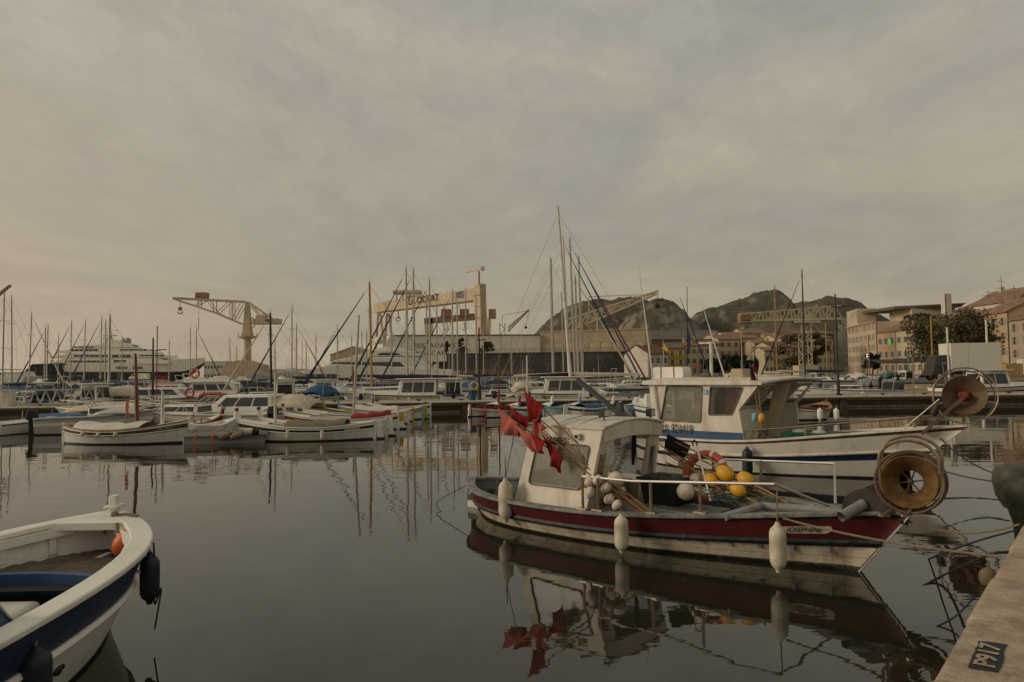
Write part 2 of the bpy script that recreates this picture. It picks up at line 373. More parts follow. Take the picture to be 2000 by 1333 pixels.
# ---------------------------------------------------------------- hull shapes
class Hull:
    def __init__(s, L, B, zb, zm, zs, rb=.3, rs=.1, transom=False, low=.42, draft=.3, full=.34, pb=2.3, ps=2.4, ws=.82, ends=.85, stem=.03):
        s.__dict__.update(locals())
    def sheer(s, t):
        if t > s.low: return s.zm + (s.zb - s.zm) * ((t - s.low) / (1 - s.low)) ** 2
        return s.zm + (s.zs - s.zm) * ((s.low - t) / s.low) ** 2
    def hb(s, t):
        if t > s.low: k = 1 - ((t - s.low) / (1 - s.low)) ** s.pb
        else:
            q = (s.low - t) / s.low
            k = s.ws + (1 - s.ws) * (1 - q ** 2) if s.transom else 1 - q ** s.ps
        return max(s.B / 2 * k, s.stem)
    def pt(s, t, fr, side=1, off=0.0):
        sh = s.sheer(t); z = fr * sh if fr >= 0 else fr * s.draft
        zz = max(0.0, (z + s.draft) / (sh + s.draft))
        q = abs((t - s.low) / ((1 - s.low) if t > s.low else s.low)); q = q if (t > s.low or not s.transom) else q * .2
        e = s.full + (s.ends - s.full) * q ** 2.2
        h = s.hb(t); y = max(h * zz ** e, min(s.stem, h)) + off
        kb = max(0, (t - .62) / .38) ** 2.4; ks = max(0, (.38 - t) / .38) ** 2.4
        g = fr if fr > 0 else fr * .5
        return V((s.L * t + s.rb * kb * g - s.rs * ks * g, side * y, z))
    def ts(s, n): return [.5 - .5 * math.cos(math.pi * i / n) for i in range(n + 1)]
    def outer(s, mb, bands, n=22):       # bands: [(fr_low, fr_high, mat index)]
        T = s.ts(n)
        for a, b, mi in bands:
            k = max(1, int((b - a) / .22 + .5)); fr = [a + (b - a) * i / k for i in range(k + 1)]
            for sd in (1, -1):
                rows = [[s.pt(t, f, sd) for t in T] for f in fr]
                if sd == 1: rows = rows[::-1]
                mb.grid(rows, mi)
            for t in (0, 1):
                rows = [[s.pt(t, f, -1), s.pt(t, f, 1)] for f in fr]
                mb.grid(rows if t else rows[::-1], mi)
        return mb
    def plan(s, t, d, side, fr=1.0):      # sheer line moved inboard by d
        e = .004; a = s.pt(max(0, t - e), fr, 1); b = s.pt(min(1, t + e), fr, 1); q = V((b.x - a.x, b.y - a.y, 0)).normalized()
        p = s.pt(t, fr, 1); p = V((p.x + q.y * d, p.y - q.x * d, p.z)); p.y = max(p.y, 0.0); p.y *= side; return p
    def cap(s, mb, wo, wi, th, mi=0, n=26, z0=0.0):
        T = s.ts(n)
        for sd in (1, -1):
            rows = []
            for t in T:
                o = s.plan(t, -wo, sd); i = s.plan(t, wi, sd); z = V((0, 0, z0)); h = V((0, 0, th))
                rows.append([o + z, o + z + h, i + z + h, i + z])
            mb.grid(rows if sd == -1 else [r[::-1] for r in rows], mi, close=True)
            for r in (rows[0], rows[-1]): mb.add(r, [(0, 1, 2, 3)], mi)
        return mb
    def inner(s, mb, wi, depth, mi=0, di=1, n=22, t0=0, t1=1, zd=None):   # inside wall and sole
        T = [t0 + (t1 - t0) * q for q in s.ts(n)]; L_, R_ = [], []
        for t in T:
            for sd, A in ((1, L_), (-1, R_)):
                a = s.plan(t, wi, sd); z = zd if zd is not None else a.z - depth
                q = s.plan(t, wi * .7, sd, max(.02, z / s.sheer(t))); q.y = min(abs(q.y), abs(a.y)) * sd
                A.append([a, V((min(q.x, a.x), q.y, z))])
        mb.grid(L_, mi); mb.grid([r[::-1] for r in R_], mi)
        mb.grid([[a[1], b[1]] for a, b in zip(L_, R_)], di)
        return mb
    def strake(s, mb, fr, r, mi=0, t0=0, t1=1, n=24, rz=None, sides=(1, -1)):
        for sd in sides:
            pts = [s.pt(t0 + (t1 - t0) * q, fr, sd, off=r * .3) for q in s.ts(n)]
            mb.tube(pts, r, mi, 6)
        return mb
    def fit(s, vs, t0, fr0, side, off):   # flat lettering wrapped on the hull side
        res = []
        for x, y in vs:
            sh = s.sheer(t0); t = t0 + (x if side < 0 else -x) / s.L
            res.append(s.pt(t, fr0 + y / sh, side, off))
        return res
# ================================================================ the setting
def water():
    b = MB(); b.add([(-6000, -400, 0), (6000, -400, 0), (6000, 9000, 0), (-6000, 9000, 0)], [(0, 1, 2, 3)])
    m = bpy.data.materials.new('harbour_water'); m.use_nodes = True; t = m.node_tree; p = t.nodes['Principled BSDF']
    p.inputs['Base Color'].default_value = (.021, .0195, .0115, 1); p.inputs['Roughness'].default_value = .015; p.inputs['IOR'].default_value = 1.47
    tcn = t.nodes.new('ShaderNodeTexCoord')
    def noi(sc, st, det):
        mp = t.nodes.new('ShaderNodeMapping'); t.links.new(tcn.outputs['Object'], mp.inputs[0]); mp.inputs['Scale'].default_value = st; mp.inputs['Rotation'].default_value = (0, 0, R(8))
        n = t.nodes.new('ShaderNodeTexNoise'); t.links.new(mp.outputs[0], n.inputs['Vector']); n.inputs['Scale'].default_value = sc; n.inputs['Detail'].default_value = det; n.inputs['Roughness'].default_value = .45
        return n.outputs[0]
    def mt(op, a, c):
        n = t.nodes.new('ShaderNodeMath'); n.operation = op
        for i, q in enumerate((a, c)):
            if isinstance(q, float): n.inputs[i].default_value = q
            else: t.links.new(q, n.inputs[i])
        return n.outputs[0]
    h = mt('ADD', mt('MULTIPLY', noi(.55, (.7, 1.0, 1), 1), 1.0), mt('ADD', mt('MULTIPLY', noi(1.5, (.55, 1.2, 1), 1), .38), mt('MULTIPLY', noi(3.4, (.5, 1.3, 1), 2), .15)))
    # catspaws: patches where the surface is a little more stirred
    pat = t.nodes.new('ShaderNodeMapRange'); t.links.new(noi(.09, (1, 1.6, 1), 2), pat.inputs[0]); pat.inputs[1].default_value = .35; pat.inputs[2].default_value = .7; pat.inputs[3].default_value = .35; pat.inputs[4].default_value = 1.0
    bp = t.nodes.new('ShaderNodeBump'); bp.inputs['Distance'].default_value = .055; bp.inputs['Strength'].default_value = .26
    t.links.new(mt('MULTIPLY', h, pat.outputs[0]), bp.inputs['Height']); t.links.new(bp.outputs[0], p.inputs['Normal'])
    MATS['water'] = m
    struct(b.build('water', 'water'))
water()

# ---- near quay with its edge stones
QZ = .75
qa, qb = G(1810, 1333, QZ), G(2000, 1015, QZ)
QE = (qb - qa); QE.z = 0; QE.normalize(); QN = V((QE.y, -QE.x, 0))     # along the edge, and inland
QYAW = math.atan2(QE.y, QE.x)
j0 = (G(1824, 1322, QZ) - qa).dot(QE)
def near_quay():
    root = bpy.data.objects.new('quay', None); COL.objects.link(root); root.location = (qa.x, qa.y, 0); root.rotation_euler = (0, 0, QYAW); struct(root)
    # local x along the edge, local -y inland
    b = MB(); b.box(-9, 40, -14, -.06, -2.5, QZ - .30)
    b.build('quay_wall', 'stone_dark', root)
    b = MB(); b.box(-9, 40, -14, -1.75, QZ - .3, QZ - .012); b.build('pavement', 'stone', root)
    rng = random.Random(4)
    for row, (y0, y1, ln) in enumerate(((-.86, 0.0, 1.22), (-1.74, -.875, 1.5))):
        x = j0 - 6 * ln - row * .5
        while x < 24:
            b = MB(); dz = rng.uniform(-.006, .006); dy = rng.uniform(-.012, .012)
            x1 = x + ln - .026 - rng.uniform(0, .014)
            if row == 0:
                pr = [(y0, QZ - .3), (y1 + dy, QZ - .3), (y1 + dy, QZ - .06 + dz)] + [(y1 + dy - .06 * (1 - math.cos(a)), QZ - .06 + dz + .06 * math.sin(a)) for a in (.4, .8, 1.2, 1.57)] + [(y0, QZ + dz)]
            else: pr = [(y0, QZ - .3), (y1, QZ - .3), (y1, QZ + dz), (y0, QZ + dz)]
            b.prism(pr, x, x1, 'x'); b.build('capstone', 'stone', root, bevel=.012)
            x += ln
    # stencil: black painted field with the letters left in stone colour
    F = Frame(qa, QYAW)
    k = [F.lev(*p, QZ + .008) for p in ((1892, 1305), (1952, 1314), (1966, 1258), (1912, 1252))]
    rng = random.Random(2); pts = []
    for i in range(4):
        a, c = k[i], k[(i + 1) % 4]
        for j in range(7): pts.append(a.lerp(c, j / 7) + V((rng.uniform(-.006, .006), rng.uniform(-.006, .006), 0)))
    b = MB(); b.add(pts, [tuple(range(len(pts)))]); b.build('stencil_field', 'ink', root)
    ce = sum(k, V()) / 4; ux = ((k[3] - k[0]) + (k[2] - k[1])).normalized(); uy = V((-ux.y, ux.x, 0))
    W = (k[3] - k[0]).length; Hh = (k[1] - k[0]).length
    lettering('P917', Hh * 1.0, ce, ux, uy, 'stone', root, sx=W * .86 / (Hh * 1.0 * 2.15), bold=.004, off=.004, name='stencil_lettering')
near_quay()

# ---- harbour pier across the picture
PY0, PY1, PZ = 45.5, 51.5, .70
def pier():
    root = bpy.data.objects.new('pier', None); COL.objects.link(root); struct(root)
    b = MB(); b.box(-75, 110, PY0 + .25, PY1, PZ - .22, PZ); b.build('deck_slab', 'pier_top', root)
    x = -75.0; i = 0
    while x < 110:                       # concrete face panels between posts, boards below
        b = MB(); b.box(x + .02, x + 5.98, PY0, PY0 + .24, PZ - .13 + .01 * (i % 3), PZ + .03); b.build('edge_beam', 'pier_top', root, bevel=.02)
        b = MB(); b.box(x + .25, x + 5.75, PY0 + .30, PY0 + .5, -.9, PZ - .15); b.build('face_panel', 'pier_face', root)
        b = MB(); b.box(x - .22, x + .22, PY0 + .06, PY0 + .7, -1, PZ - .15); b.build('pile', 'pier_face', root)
        b = MB(); b.box(x + .3, x + 5.7, PY0 + .2, PY0 + .29, .02, .12); b.build('wale', 'old_wood', root)
        x += 6; i += 1
    for k in range(8):
        b = MB(); x0 = -75 + k * 23.2; b.tube([(x0, PY0 - .05, PZ + .0), (x0 + 23.0, PY0 - .05, PZ + .0)], .075, 0, 8); b.build('edge_pipe', 'pipe_white', root)
    # mooring rings / cleats along the edge
    for k in range(26):
        b = MB(); x = -33 + k * 2.7; b.box(x - .05, x + .05, PY0 + .5, PY0 + .6, PZ, PZ + .12); b.box(x - .18, x + .18, PY0 + .51, PY0 + .59, PZ + .12, PZ + .17); b.build('cleat', 'dark_steel', root)
pier()

# ---- land behind the water
def land():
    b = MB(); p = [(34, 66), (400, 66), (400, 420), (30, 420), (30, 205), (46, 185), (58, 150), (70, 119)]
    b.prism(p, -2, 1.2, 'z'); struct(b.build('town_quay', 'asphalt'))
    b = MB(); b.box(-420, 29.5, 214, 640, -2, 2.0); struct(b.build('shipyard_ground', 'concrete'))
    b = MB(); b.box(30.5, 2600, 421, 3400, -2, 3.0); b.box(-60, 30, 641, 3400, -2, 3.0); struct(b.build('terrain', 'hill_rock'))
land()

# ---- rocky hills: real domes with gullies, scrub on the gentler parts
def hills():
    m = MATS['hill_rock']; t = m.node_tree; b = t.nodes['Principled BSDF']
    tcn = t.nodes.new('ShaderNodeTexCoord'); geo = t.nodes.new('ShaderNodeNewGeometry'); sp = t.nodes.new('ShaderNodeSeparateXYZ'); t.links.new(geo.outputs['Normal'], sp.inputs[0])
    n = t.nodes.new('ShaderNodeTexNoise'); t.links.new(tcn.outputs['Object'], n.inputs['Vector']); n.inputs['Scale'].default_value = .035; n.inputs['Detail'].default_value = 9; n.inputs['Roughness'].default_value = .65
    ad = t.nodes.new('ShaderNodeMath'); ad.operation = 'MULTIPLY_ADD'; t.links.new(sp.outputs[2], ad.inputs[0]); ad.inputs[1].default_value = .55; t.links.new(n.outputs[0], ad.inputs[2])
    mr = t.nodes.new('ShaderNodeMapRange'); t.links.new(ad.outputs[0], mr.inputs[0]); mr.inputs[1].default_value = .80; mr.inputs[2].default_value = .90
    mx = t.nodes.new('ShaderNodeMix'); mx.data_type = 'RGBA'; t.links.new(mr.outputs[0], mx.inputs[0])
    old = b.inputs['Base Color'].links[0].from_socket; t.links.new(old, mx.inputs[6]); mx.inputs[7].default_value = (.070, .064, .040, 1)
    t.links.new(mx.outputs[2], b.inputs['Base Color'])
    def hill(prof, D, half, seed, name='hill'):
        xs = [P(px, py, D) for px, py in prof]; n = 150; k = 46; rows = []
        def hz(x):
            for a, c in zip(xs, xs[1:]):
                if a.x <= x <= c.x: f = (x - a.x) / (c.x - a.x); f = f * f * (3 - 2 * f) * .5 + f * .5; return a.z + (c.z - a.z) * f
            return 0
        for j in range(k + 1):
            v = -1 + 2 * j / k; row = []
            for i in range(n + 1):
                x = xs[0].x + (xs[-1].x - xs[0].x) * i / n; h = hz(x)
                s = max(0, 1 - abs(v) ** 3.2) ** .55
                q = V((x / 60, v * 3 + seed, h / 90)); g = noise.fractal(q, 1.0, 2.1, 6) * .10 + noise.fractal(V((x / 17, v * 5, seed)), 1, 2, 4) * .045
                edge = min(1, i / 8, (n - i) / 8);
                z = h * s * (1 + g * (1 - .75 * (abs(v) < .12)) * edge) + 1
                gx = noise.noise(V((x / 40, h * s / 25, seed))) * 14
                row.append((x, D + v * half + gx * (1 - abs(v)), z))
            rows.append(row)
        b = MB(); b.grid(rows); return struct(b.build(name, 'hill_rock', ang=80))
    hill([(985, 715), (1035, 662), (1060, 641), (1085, 622), (1110, 604), (1140, 592), (1160, 590), (1185, 591), (1205, 589), (1225, 592), (1250, 600), (1275, 612), (1300, 628), (1330, 655), (1400, 710)], 1150, 190, 1.3)
    hill([(1150, 715), (1205, 660), (1225, 632), (1240, 612), (1262, 600), (1285, 595), (1298, 599), (1312, 610), (1322, 624), (1332, 634), (1350, 648), (1420, 715)], 900, 120, 4.7)
    hill([(1270, 712), (1325, 656), (1345, 640), (1365, 620), (1385, 606), (1410, 597), (1440, 589), (1462, 586), (1484, 584), (1500, 590), (1512, 607), (1520, 620), (1545, 640), (1570, 665), (1640, 715)], 950, 130, 8.1)
    hill([(1450, 712), (1525, 640), (1545, 612), (1570, 594), (1590, 588), (1605, 591), (1625, 597), (1642, 606), (1662, 618), (1690, 650), (1790, 710)], 1250, 170, 12.4)
    hill([(1130, 715), (1240, 696), (1340, 684), (1500, 676), (1700, 672), (1900, 676), (2150, 700)], 640, 110, 17.0)
hills()
# ================================================================ shared small gear
def fender(name, label, top, length, r, matn, rope_to=None, group=None, cap=None):
    """inflated cylinder fender hanging from a rope; origin at its lower end"""
    top = V(top); t = thing(name, label, 'fender', (top.x, top.y, top.z - length), 0, group)
    b = MB(); L = length
    b.lathe([(.001, 0), (r * .28, 0), (r * .34, L * .035), (r * .42, L * .07), (r * .8, L * .13), (r * .97, L * .2), (r, L * .3), (r, L * .72), (r * .97, L * .8), (r * .8, L * .87), (r * .42, L * .93), (r * .3, L * .96), (r * .25, L), (.001, L)], seg=16)
    b.build('body', matn, t)
    if cap: b = MB(); b.lathe([(r * .44, L * .925), (r * .36, L * .97), (r * .3, L * 1.0), (.001, L * 1.005)], seg=12); b.build('eye', cap, t)
    if rope_to is not None:
        q = V(rope_to) - V(t.location); b = MB(); b.tube([(0, 0, L * .985), q.lerp(V((0, 0, L)), .5) + V((0, 0, -.01)), q], .009, 0, 5); b.build('rope', 'rope', t)
    return t
def rope(label, pts, r=.014, matn='rope', sag=0.0, n=14, group=None, name='mooring_rope'):
    pts = [V(p) for p in pts]
    if len(pts) == 2:
        a, c = pts; pts = [a.lerp(c, i / n) + V((0, 0, -sag * 4 * (i / n) * (1 - i / n))) for i in range(n + 1)]
    elif len(pts) > 2:                              # smooth curve through the points
        q = [pts[0] * 2 - pts[1]] + pts + [pts[-1] * 2 - pts[-2]]; sm = []
        for i in range(1, len(q) - 2):
            for k in range(8):
                f = k / 8; a, b_, c, d = q[i - 1:i + 3]; sm.append(.5 * (2 * b_ + (c - a) * f + (2 * a - 5 * b_ + 4 * c - d) * f * f + (3 * b_ - a - 3 * c + d) * f ** 3))
        pts = sm + [pts[-1]]
    b = MB(); b.tube(pts, r, 0, 6); return tag(b.build(name, matn), label, 'rope', group)
def rounded(w, h, r, n=4):
    pts = []
    for cx, cz, a0 in ((w / 2 - r, h / 2 - r, 0), (-w / 2 + r, h / 2 - r, 90), (-w / 2 + r, -h / 2 + r, 180), (w / 2 - r, -h / 2 + r, 270)):
        for i in range(n + 1): a = R(a0 + 90 * i / n); pts.append((cx + r * math.cos(a), cz + r * math.sin(a)))
    return pts
def window(parent, c, ux, uy, w, h, glass='glass_dirty', frame='black_rubber', r=.05, fr=.014, skew=0.0, name='window'):
    """pane with a rubber bead; skew slants the uprights"""
    c = V(c); ux = V(ux).normalized(); uy = V(uy).normalized(); n = ux.cross(uy).normalized()
    o = [(x + y * skew, y) for x, y in rounded(w, h, r)]
    pts = [c + ux * x + uy * y for x, y in o]
    b = MB(); b.add([p - n * .012 for p in pts], [tuple(range(len(pts)))]); pane = b.build(name, glass, parent)
    b = MB(); b.tube(pts, fr, 0, 6, closed=True); b.build('window_frame', frame, pane)
    return pane

# ================================================================ the red fishing boat
JF = Frame((-.60, 13.04), math.atan2(-.681, .733))
JH = Hull(6.40, 2.25, .74, .43, .50, rb=.58, rs=.26, low=.36, draft=.35, full=.30, pb=2.3, ps=3.4, ends=.62, stem=.05)
def JW(p): return JF.o + JF.u * p[0] + JF.w * p[1] + V((0, 0, p[2]))
def josephine():
    t = thing('fishing_boat', 'small red and cream wooden fishing boat with low white wheelhouse and bundled red flags', 'fishing boat', JF.o, JF.yaw)
    h = JH
    b = MB(); h.outer(b, [(-1, 0, 2), (0, .05, 2), (.05, .09, 3), (.09, .42, 1), (.42, .58, 2), (.58, .94, 0), (.94, 1.0, 2)], 30); b.build('hull', ['red_paint', 'hull_cream', 'black_paint', 'weed'], t)
    b = MB(); h.strake(b, .51, .042, 0); b.build('rubbing_strake', 'black_paint', t)
    b = MB(); h.strake(b, .24, .0018, 0); b.build('plank_seam', 'old_wood', t)
    b = MB(); h.cap(b, .035, .13, .045, 0, 30); b.build('gunwale', 'worn_cap', t, bevel=.008)
    b = MB(); h.inner(b, .11, .30, 0, 1, zd=.16); b.build('inner_bulwark', ['grey_paint', 'grey_deck'], t)
    # working deck forward of the wheelhouse, just under the gunwale
    b = MB(); T = [.44 + .46 * i / 12 for i in range(13)]; b.grid([[V((h.plan(q, .10, 1).x, h.plan(q, .12, 1).y, .36 + .02 * q)), V((h.plan(q, .10, -1).x, h.plan(q, .12, -1).y, .36 + .02 * q))] for q in T]); b.build('working_deck', 'grey_deck', t)
    for sd in (1, -1):                  # ribs inside the bulwark
        for k in range(22):
            tt = .04 + .92 * k / 21; p = h.plan(tt, .115, sd); b = MB()
            b.box(p.x - .022, p.x + .022, min(p.y, p.y * .94), max(p.y, p.y * .94), .20, p.z + .002); b.build('rib', 'grey_paint', t)
    # stem post and rudder
    b = MB(); pr = [h.pt(1, f) for f in (-.8, 0, .5, 1.0)]; pts = [(p.x, p.z) for p in pr]; b.prism([(x - .06, z) for x, z in pts] + [(x + .035, z) for x, z in pts[::-1]], -.035, .035); b.build('stem', 'old_white', t)
    b = MB(); b.prism([(-.05, -.3), (-.05, .16), (-.20, .20), (-.30, .16), (-.36, -.3)], -.03, .03); rd = b.build('rudder', 'old_white', t)
    b = MB(); b.box(-.31, -.06, -.034, .034, .12, .21); b.build('rudder_band', 'black_paint', rd)
    # wheelhouse: side walls lean in, front open towards the bow
    z0, z1 = .30, 1.60; x0, x1 = 1.62, 3.02; X0, X1 = 1.95, 3.28; w0, w1 = .90, .78
    wh = bpy.data.objects.new('wheelhouse', None); COL.objects.link(wh); wh.parent = t
    for sd in (-1, 1):
        a = [(x0, sd * w0, z0), (x1, sd * w0, z0), (X1, sd * w1, z1), (X0, sd * w1, z1)]
        op = [(.16, .86, .34, .80)]
        b = MB()
        if sd < 0: b.panel(*a, op, .035)
        else: b.panel(a[1], a[0], a[3], a[2], [(.14, .84, .34, .80)], .035)
        b.build('side_wall', 'cabin_cream', wh, bevel=.006)
        def S(u, v): return (V(a[0]) * (1 - u) + V(a[1]) * u) * (1 - v) + (V(a[3]) * (1 - u) + V(a[2]) * u) * v
        c = S(.51, .57); ux = S(.9, .57) - S(.1, .57); uy = S(.51, .9) - S(.51, .1)
        sk = ux.normalized().dot(uy.normalized())
        if sd < 0: window(wh, c + V((0, -.012, 0)), ux, uy - ux * 0, (S(.86, .57) - S(.16, .57)).length + .05, (S(.51, .8) - S(.51, .34)).length + .04, 'glass_dirty', 'old_wood', .07, .013)
        else: window(wh, c + V((0, .012, 0)), -ux, uy, (S(.86, .57) - S(.16, .57)).length + .05, (S(.51, .8) - S(.51, .34)).length + .04, 'glass_clear', 'old_wood', .07, .013)
    b = MB(); b.panel((x0 + .01, w0 - .04, z0), (x0 + .01, -w0 + .04, z0), (X0 + .01, -w1 + .04, z1), (X0 + .01, w1 - .04, z1), [(.12, .46, .45, .85), (.56, .88, .45, .85)], .03); b.build('aft_wall', 'cabin_cream', wh)
    # front frame: two posts with slots, arched header
    for sd in (-1, 1):
        i0, i1 = .50, .50
        q = [(x1, sd * w0, z0), (x1, sd * i0, z0), (X1, sd * i1, z1 - .02), (X1, sd * w1, z1 - .02)]
        b = MB()
        if sd < 0: b.panel(*q, [(.2, .72, .42, .74)], .05)
        else: b.panel(q[1], q[0], q[3], q[2], [(.28, .8, .30, .74)], .05)
        b.build('front_post', 'cabin_cream', wh, bevel=.006)
        c = (V(q[0]) + V(q[1]) + V(q[2]) + V(q[3])) / 4 + V((-.03, 0, .06)); b = MB(); b.box(c.x - .004, c.x + .004, c.y - .11, c.y + .11, c.z - .25, c.z + .22, T=None); b.build('slot_pane', 'glass_clear', wh)
    b = MB(); n = 12; rows = []
    def arch(y): return z1 + .10 * (1 - (y / w1) ** 2)
    for i in range(n + 1):
        y = -w1 + 2 * w1 * i / n; rows.append([V((X1 + .005, y, z1 - .20 + .06 * (1 - (y / w1) ** 2))), V((X1 + .03, y, arch(y) - .01)), V((X1 - .04, y, arch(y) - .01)), V((X1 - .04, y, z1 - .20 + .06 * (1 - (y / w1) ** 2)))])
    b.grid(rows, 0, close=True); b.build('header', 'cabin_cream', wh, bevel=.006)
    b = MB(); rows = []
    for i in range(n + 1):
        y = (-w1 - .03) + 2 * (w1 + .03) * i / n; z = arch(y * .96) - .005; rows.append([V((X0 - .10, y, z)), V((X1 + .05, y, z)), V((X1 + .05, y, z + .035)), V((X0 - .10, y, z + .035))])
    b.grid(rows[::-1], 0, close=True); b.add(rows[0], [(0, 1, 2, 3)]); b.add(rows[-1], [(3, 2, 1, 0)]); rf = b.build('roof', 'old_white', wh, bevel=.01)
    for k in (.35, .66):
        b = MB(); x = X0 + (X1 - X0) * k; b.tube([(x, -w1 + .05 + i * .14, arch(-w1 + .05 + i * .14) + .034) for i in range(11)], .008, 0, 5); b.build('roof_seam', 'cloth_olive', rf)
    lettering('480985', .135, JF.at(1087, 861, -w1 - .035) , (1, 0, 0), V((.25, .10, 1.0)), 'ink', wh, sx=1.05, bold=.002, off=.02, label='black registration number on the wheelhouse side')
    b = MB(); p = JF.at(1127, 853, -w1 - .06); b.box(p.x - .045, p.x + .045, p.y - .02, p.y + .03, p.z - .04, p.z + .04); nl = b.build('navigation_light', 'old_white', wh); b = MB(); b.box(p.x - .025, p.x + .025, p.y - .03, p.y - .02, p.z - .025, p.z + .025); b.build('lens', 'ink', nl)
    # dark strut lying over the roof with its foot, flood lights, dark fin
    b = MB(); a = V((3.0, .15, 1.72)); e = JF.at(1128, 742, .35); b.beam(a, e, .075, .06); b.prism([(2.86, 1.70), (3.22, 1.70), (3.0, 1.80), (2.98, 1.95), (2.90, 1.95)], .12, .19); b.build('folded_boom', 'black_paint', wh)
    for p in ((3.05, -.42, 1.70), (3.2, .62, 1.66)):
        b = MB(); b.tube([p, (p[0], p[1], p[2] + .07)], .012); b.box(p[0] - .05, p[0] + .045, p[1] - .07, p[1] + .07, p[2] + .05, p[2] + .17); fl = b.build('flood_light', 'black_rubber', wh, bevel=.008); b = MB(); b.box(p[0] + .045, p[0] + .052, p[1] - .055, p[1] + .055, p[2] + .065, p[2] + .155); b.build('lens', 'pale_grey', fl)
    b = MB(); b.prism([(2.75, 1.69), (3.02, 1.69), (2.80, 1.96), (2.76, 1.95)], .38, .41); b.build('fin', 'boat_grey', wh)
    # things inside: crate, hanging dark oilskin
    b = MB(); b.box(2.0, 2.7, .0, .74, .2, .66); b.box(1.97, 2.73, -.03, .77, .62, .68); b.build('locker', 'old_wood', wh)
    b = MB(); b.tube([(3.12, .26, 1.50), (3.1, .28, 1.2), (3.08, .27, .98)], [.035, .04, .02]); b.build('hanging_strap', 'cloth_black', wh)
    # fore deck: grey plate hatch, plank deck at the bow
    b = MB(); b.prism([(3.05, -.80), (4.15, -.74), (4.55, -.58), (4.55, .55), (3.05, .60)], .38, .445, 'z'); b.build('deck_hatch', 'grey_deck', t, bevel=.015)
    b = MB(); b.box(3.7, 3.715, -.82, .6, .446, .449); b.box(3.02, 4.5, -.2, -.186, .446, .449); b.build('hatch_seam', 'pale_grey', t)
    for k in range(9):
        y = -.56 + k * .14; L1 = 5.85 - abs(y) * 1.9; b = MB(); b.box(4.66, L1, y - .066, y + .066, .37, .425 + .006 * (k % 2)); b.build('deck_plank', 'old_wood', t)
    b = MB(); T = [.90 + .1 * i / 8 for i in range(9)]; b.grid([[h.plan(q, .10, 1) + V((0, 0, .0)), h.plan(q, .10, -1) + V((0, 0, .0))] for q in T]); b.build('fore_deck', 'worn_cap', t)
    # handrails
    def rail(sd, pts, posts, name):
        b = MB(); b.tube(pts, .018, 0, 8); r_ = b.build(name, 'steel', t)
        for q in posts:
            b = MB(); b.tube([(q[0], q[1], q[2]), (q[0], q[1], q[3])], .02, 0, 8); b.box(q[0] - .085, q[0] + .085, q[1] - .05, q[1] + .05, q[2] - .0, q[2] + .025); b.build('rail_post', 'rail_steel', t)
        return r_
    vN = -.98
    def gz(x): return h.sheer(min(1, x / 6.40)) + .045
    def edge(x, sd): return sd * (h.plan(min(.999, x / 6.40), .06, 1).y)
    q1 = JF.at(1137, 931, -.94); q2 = JF.at(1512, 946, -.98); q3 = JF.at(1572, 1012, -.9)
    rail(-1, [V((q1.x, -.93, q1.z)), V((3.9, -1.0, q1.z + .02)), q2, V((q3.x, edge(q3.x, -1), gz(q3.x)))], [(x, edge(x, -1), gz(x), zz) for x, zz in ((q1.x + .08, q1.z), (3.35, q1.z + .01), (4.12, q1.z + .015), (4.75, q2.z))], 'hand_rail')
    p1 = JF.at(1340, 893, .95); p2 = JF.at(1630, 906, .9); p3 = JF.at(1668, 962, .8)
    rail(1, [V((p1.x, .95, p1.z)), V((4.2, 1.0, p1.z)), p2, V((p3.x, edge(p3.x, 1), gz(p3.x)))], [(x, edge(x, 1), gz(x), zz) for x, zz in ((p1.x + .1, p1.z), (4.1, p1.z), (4.95, p2.z))], 'hand_rail')
    # grey plastic pipe lying on the deck
    b = MB(); b.tube([JF.at(1416, 1010, -.72), JF.at(1482, 990, -.35), JF.at(1490, 989, -.25), JF.at(1645, 1000, -.15)], .052, 0, 10); b.build('grey_pipe', 'pvc', t)
    # hauler: dark guard plate with a stub pipe, then the big drum on the bow
    b = MB(); c = JF.at(1692, 982, -.12); pr = [(c.x - .26, .66)] + [(c.x + .27 * math.cos(a) - .0, c.z - .08 + .24 * math.sin(a)) for a in [R(170 - 17 * i) for i in range(11)]] + [(c.x + .26, .70)]
    b.prism(pr, -.14, -.11); b.build('guard_plate', 'dark_steel', t, bevel=.006)
    b = MB(); a = JF.at(1643, 1010, -.46); e = V((c.x - .03, -.14, c.z - .02)); d = (e - a).normalized(); b.lathe([(.062, 0), (.062, (e - a).length), (.05, (e - a).length), (.054, .02), (.001, .2)][:2] + [(.054, .0), (.05, .2), (.001, .2)], a, d, 16); b.build('exhaust_stub', 'pvc', t)
    hd = bpy.data.objects.new('net_hauler', None); COL.objects.link(hd); hd.parent = t
    c = JF.at(1776, 942, -.10); k = .295; ax = (0.16, -1, 0.10); O = V(c)
    b = MB(); b.lathe([(k * .97, .06), (k, .05), (k, .02), (k * .97, .0), (k * .50, -.19), (k * .47, -.20), (k * .47, -.23), (k * .50, -.24), (k * .95, -.38), (k, -.40), (k, -.43), (k * .9, -.44), (k * .43, -.27), (k * .43, -.17), (k * .90, .03), (k * .97, .06)], O, ax, 36); b.build('drum', 'yellow_steel', hd)
    A = V(ax).normalized(); U = A.cross(V((0, 0, 1))).normalized(); Wv = A.cross(U)
    for i in range(6):
        an = R(60 * i + 10); b = MB(); b.tube([O + A * -.16, O + A * -.16 + (U * math.cos(an) + Wv * math.sin(an)) * k * .46], .010); b.build('spoke', 'rust_steel', hd)
    b = MB(); b.ball(O + A * -.15, .035); b.build('hub', 'rust_steel', hd)
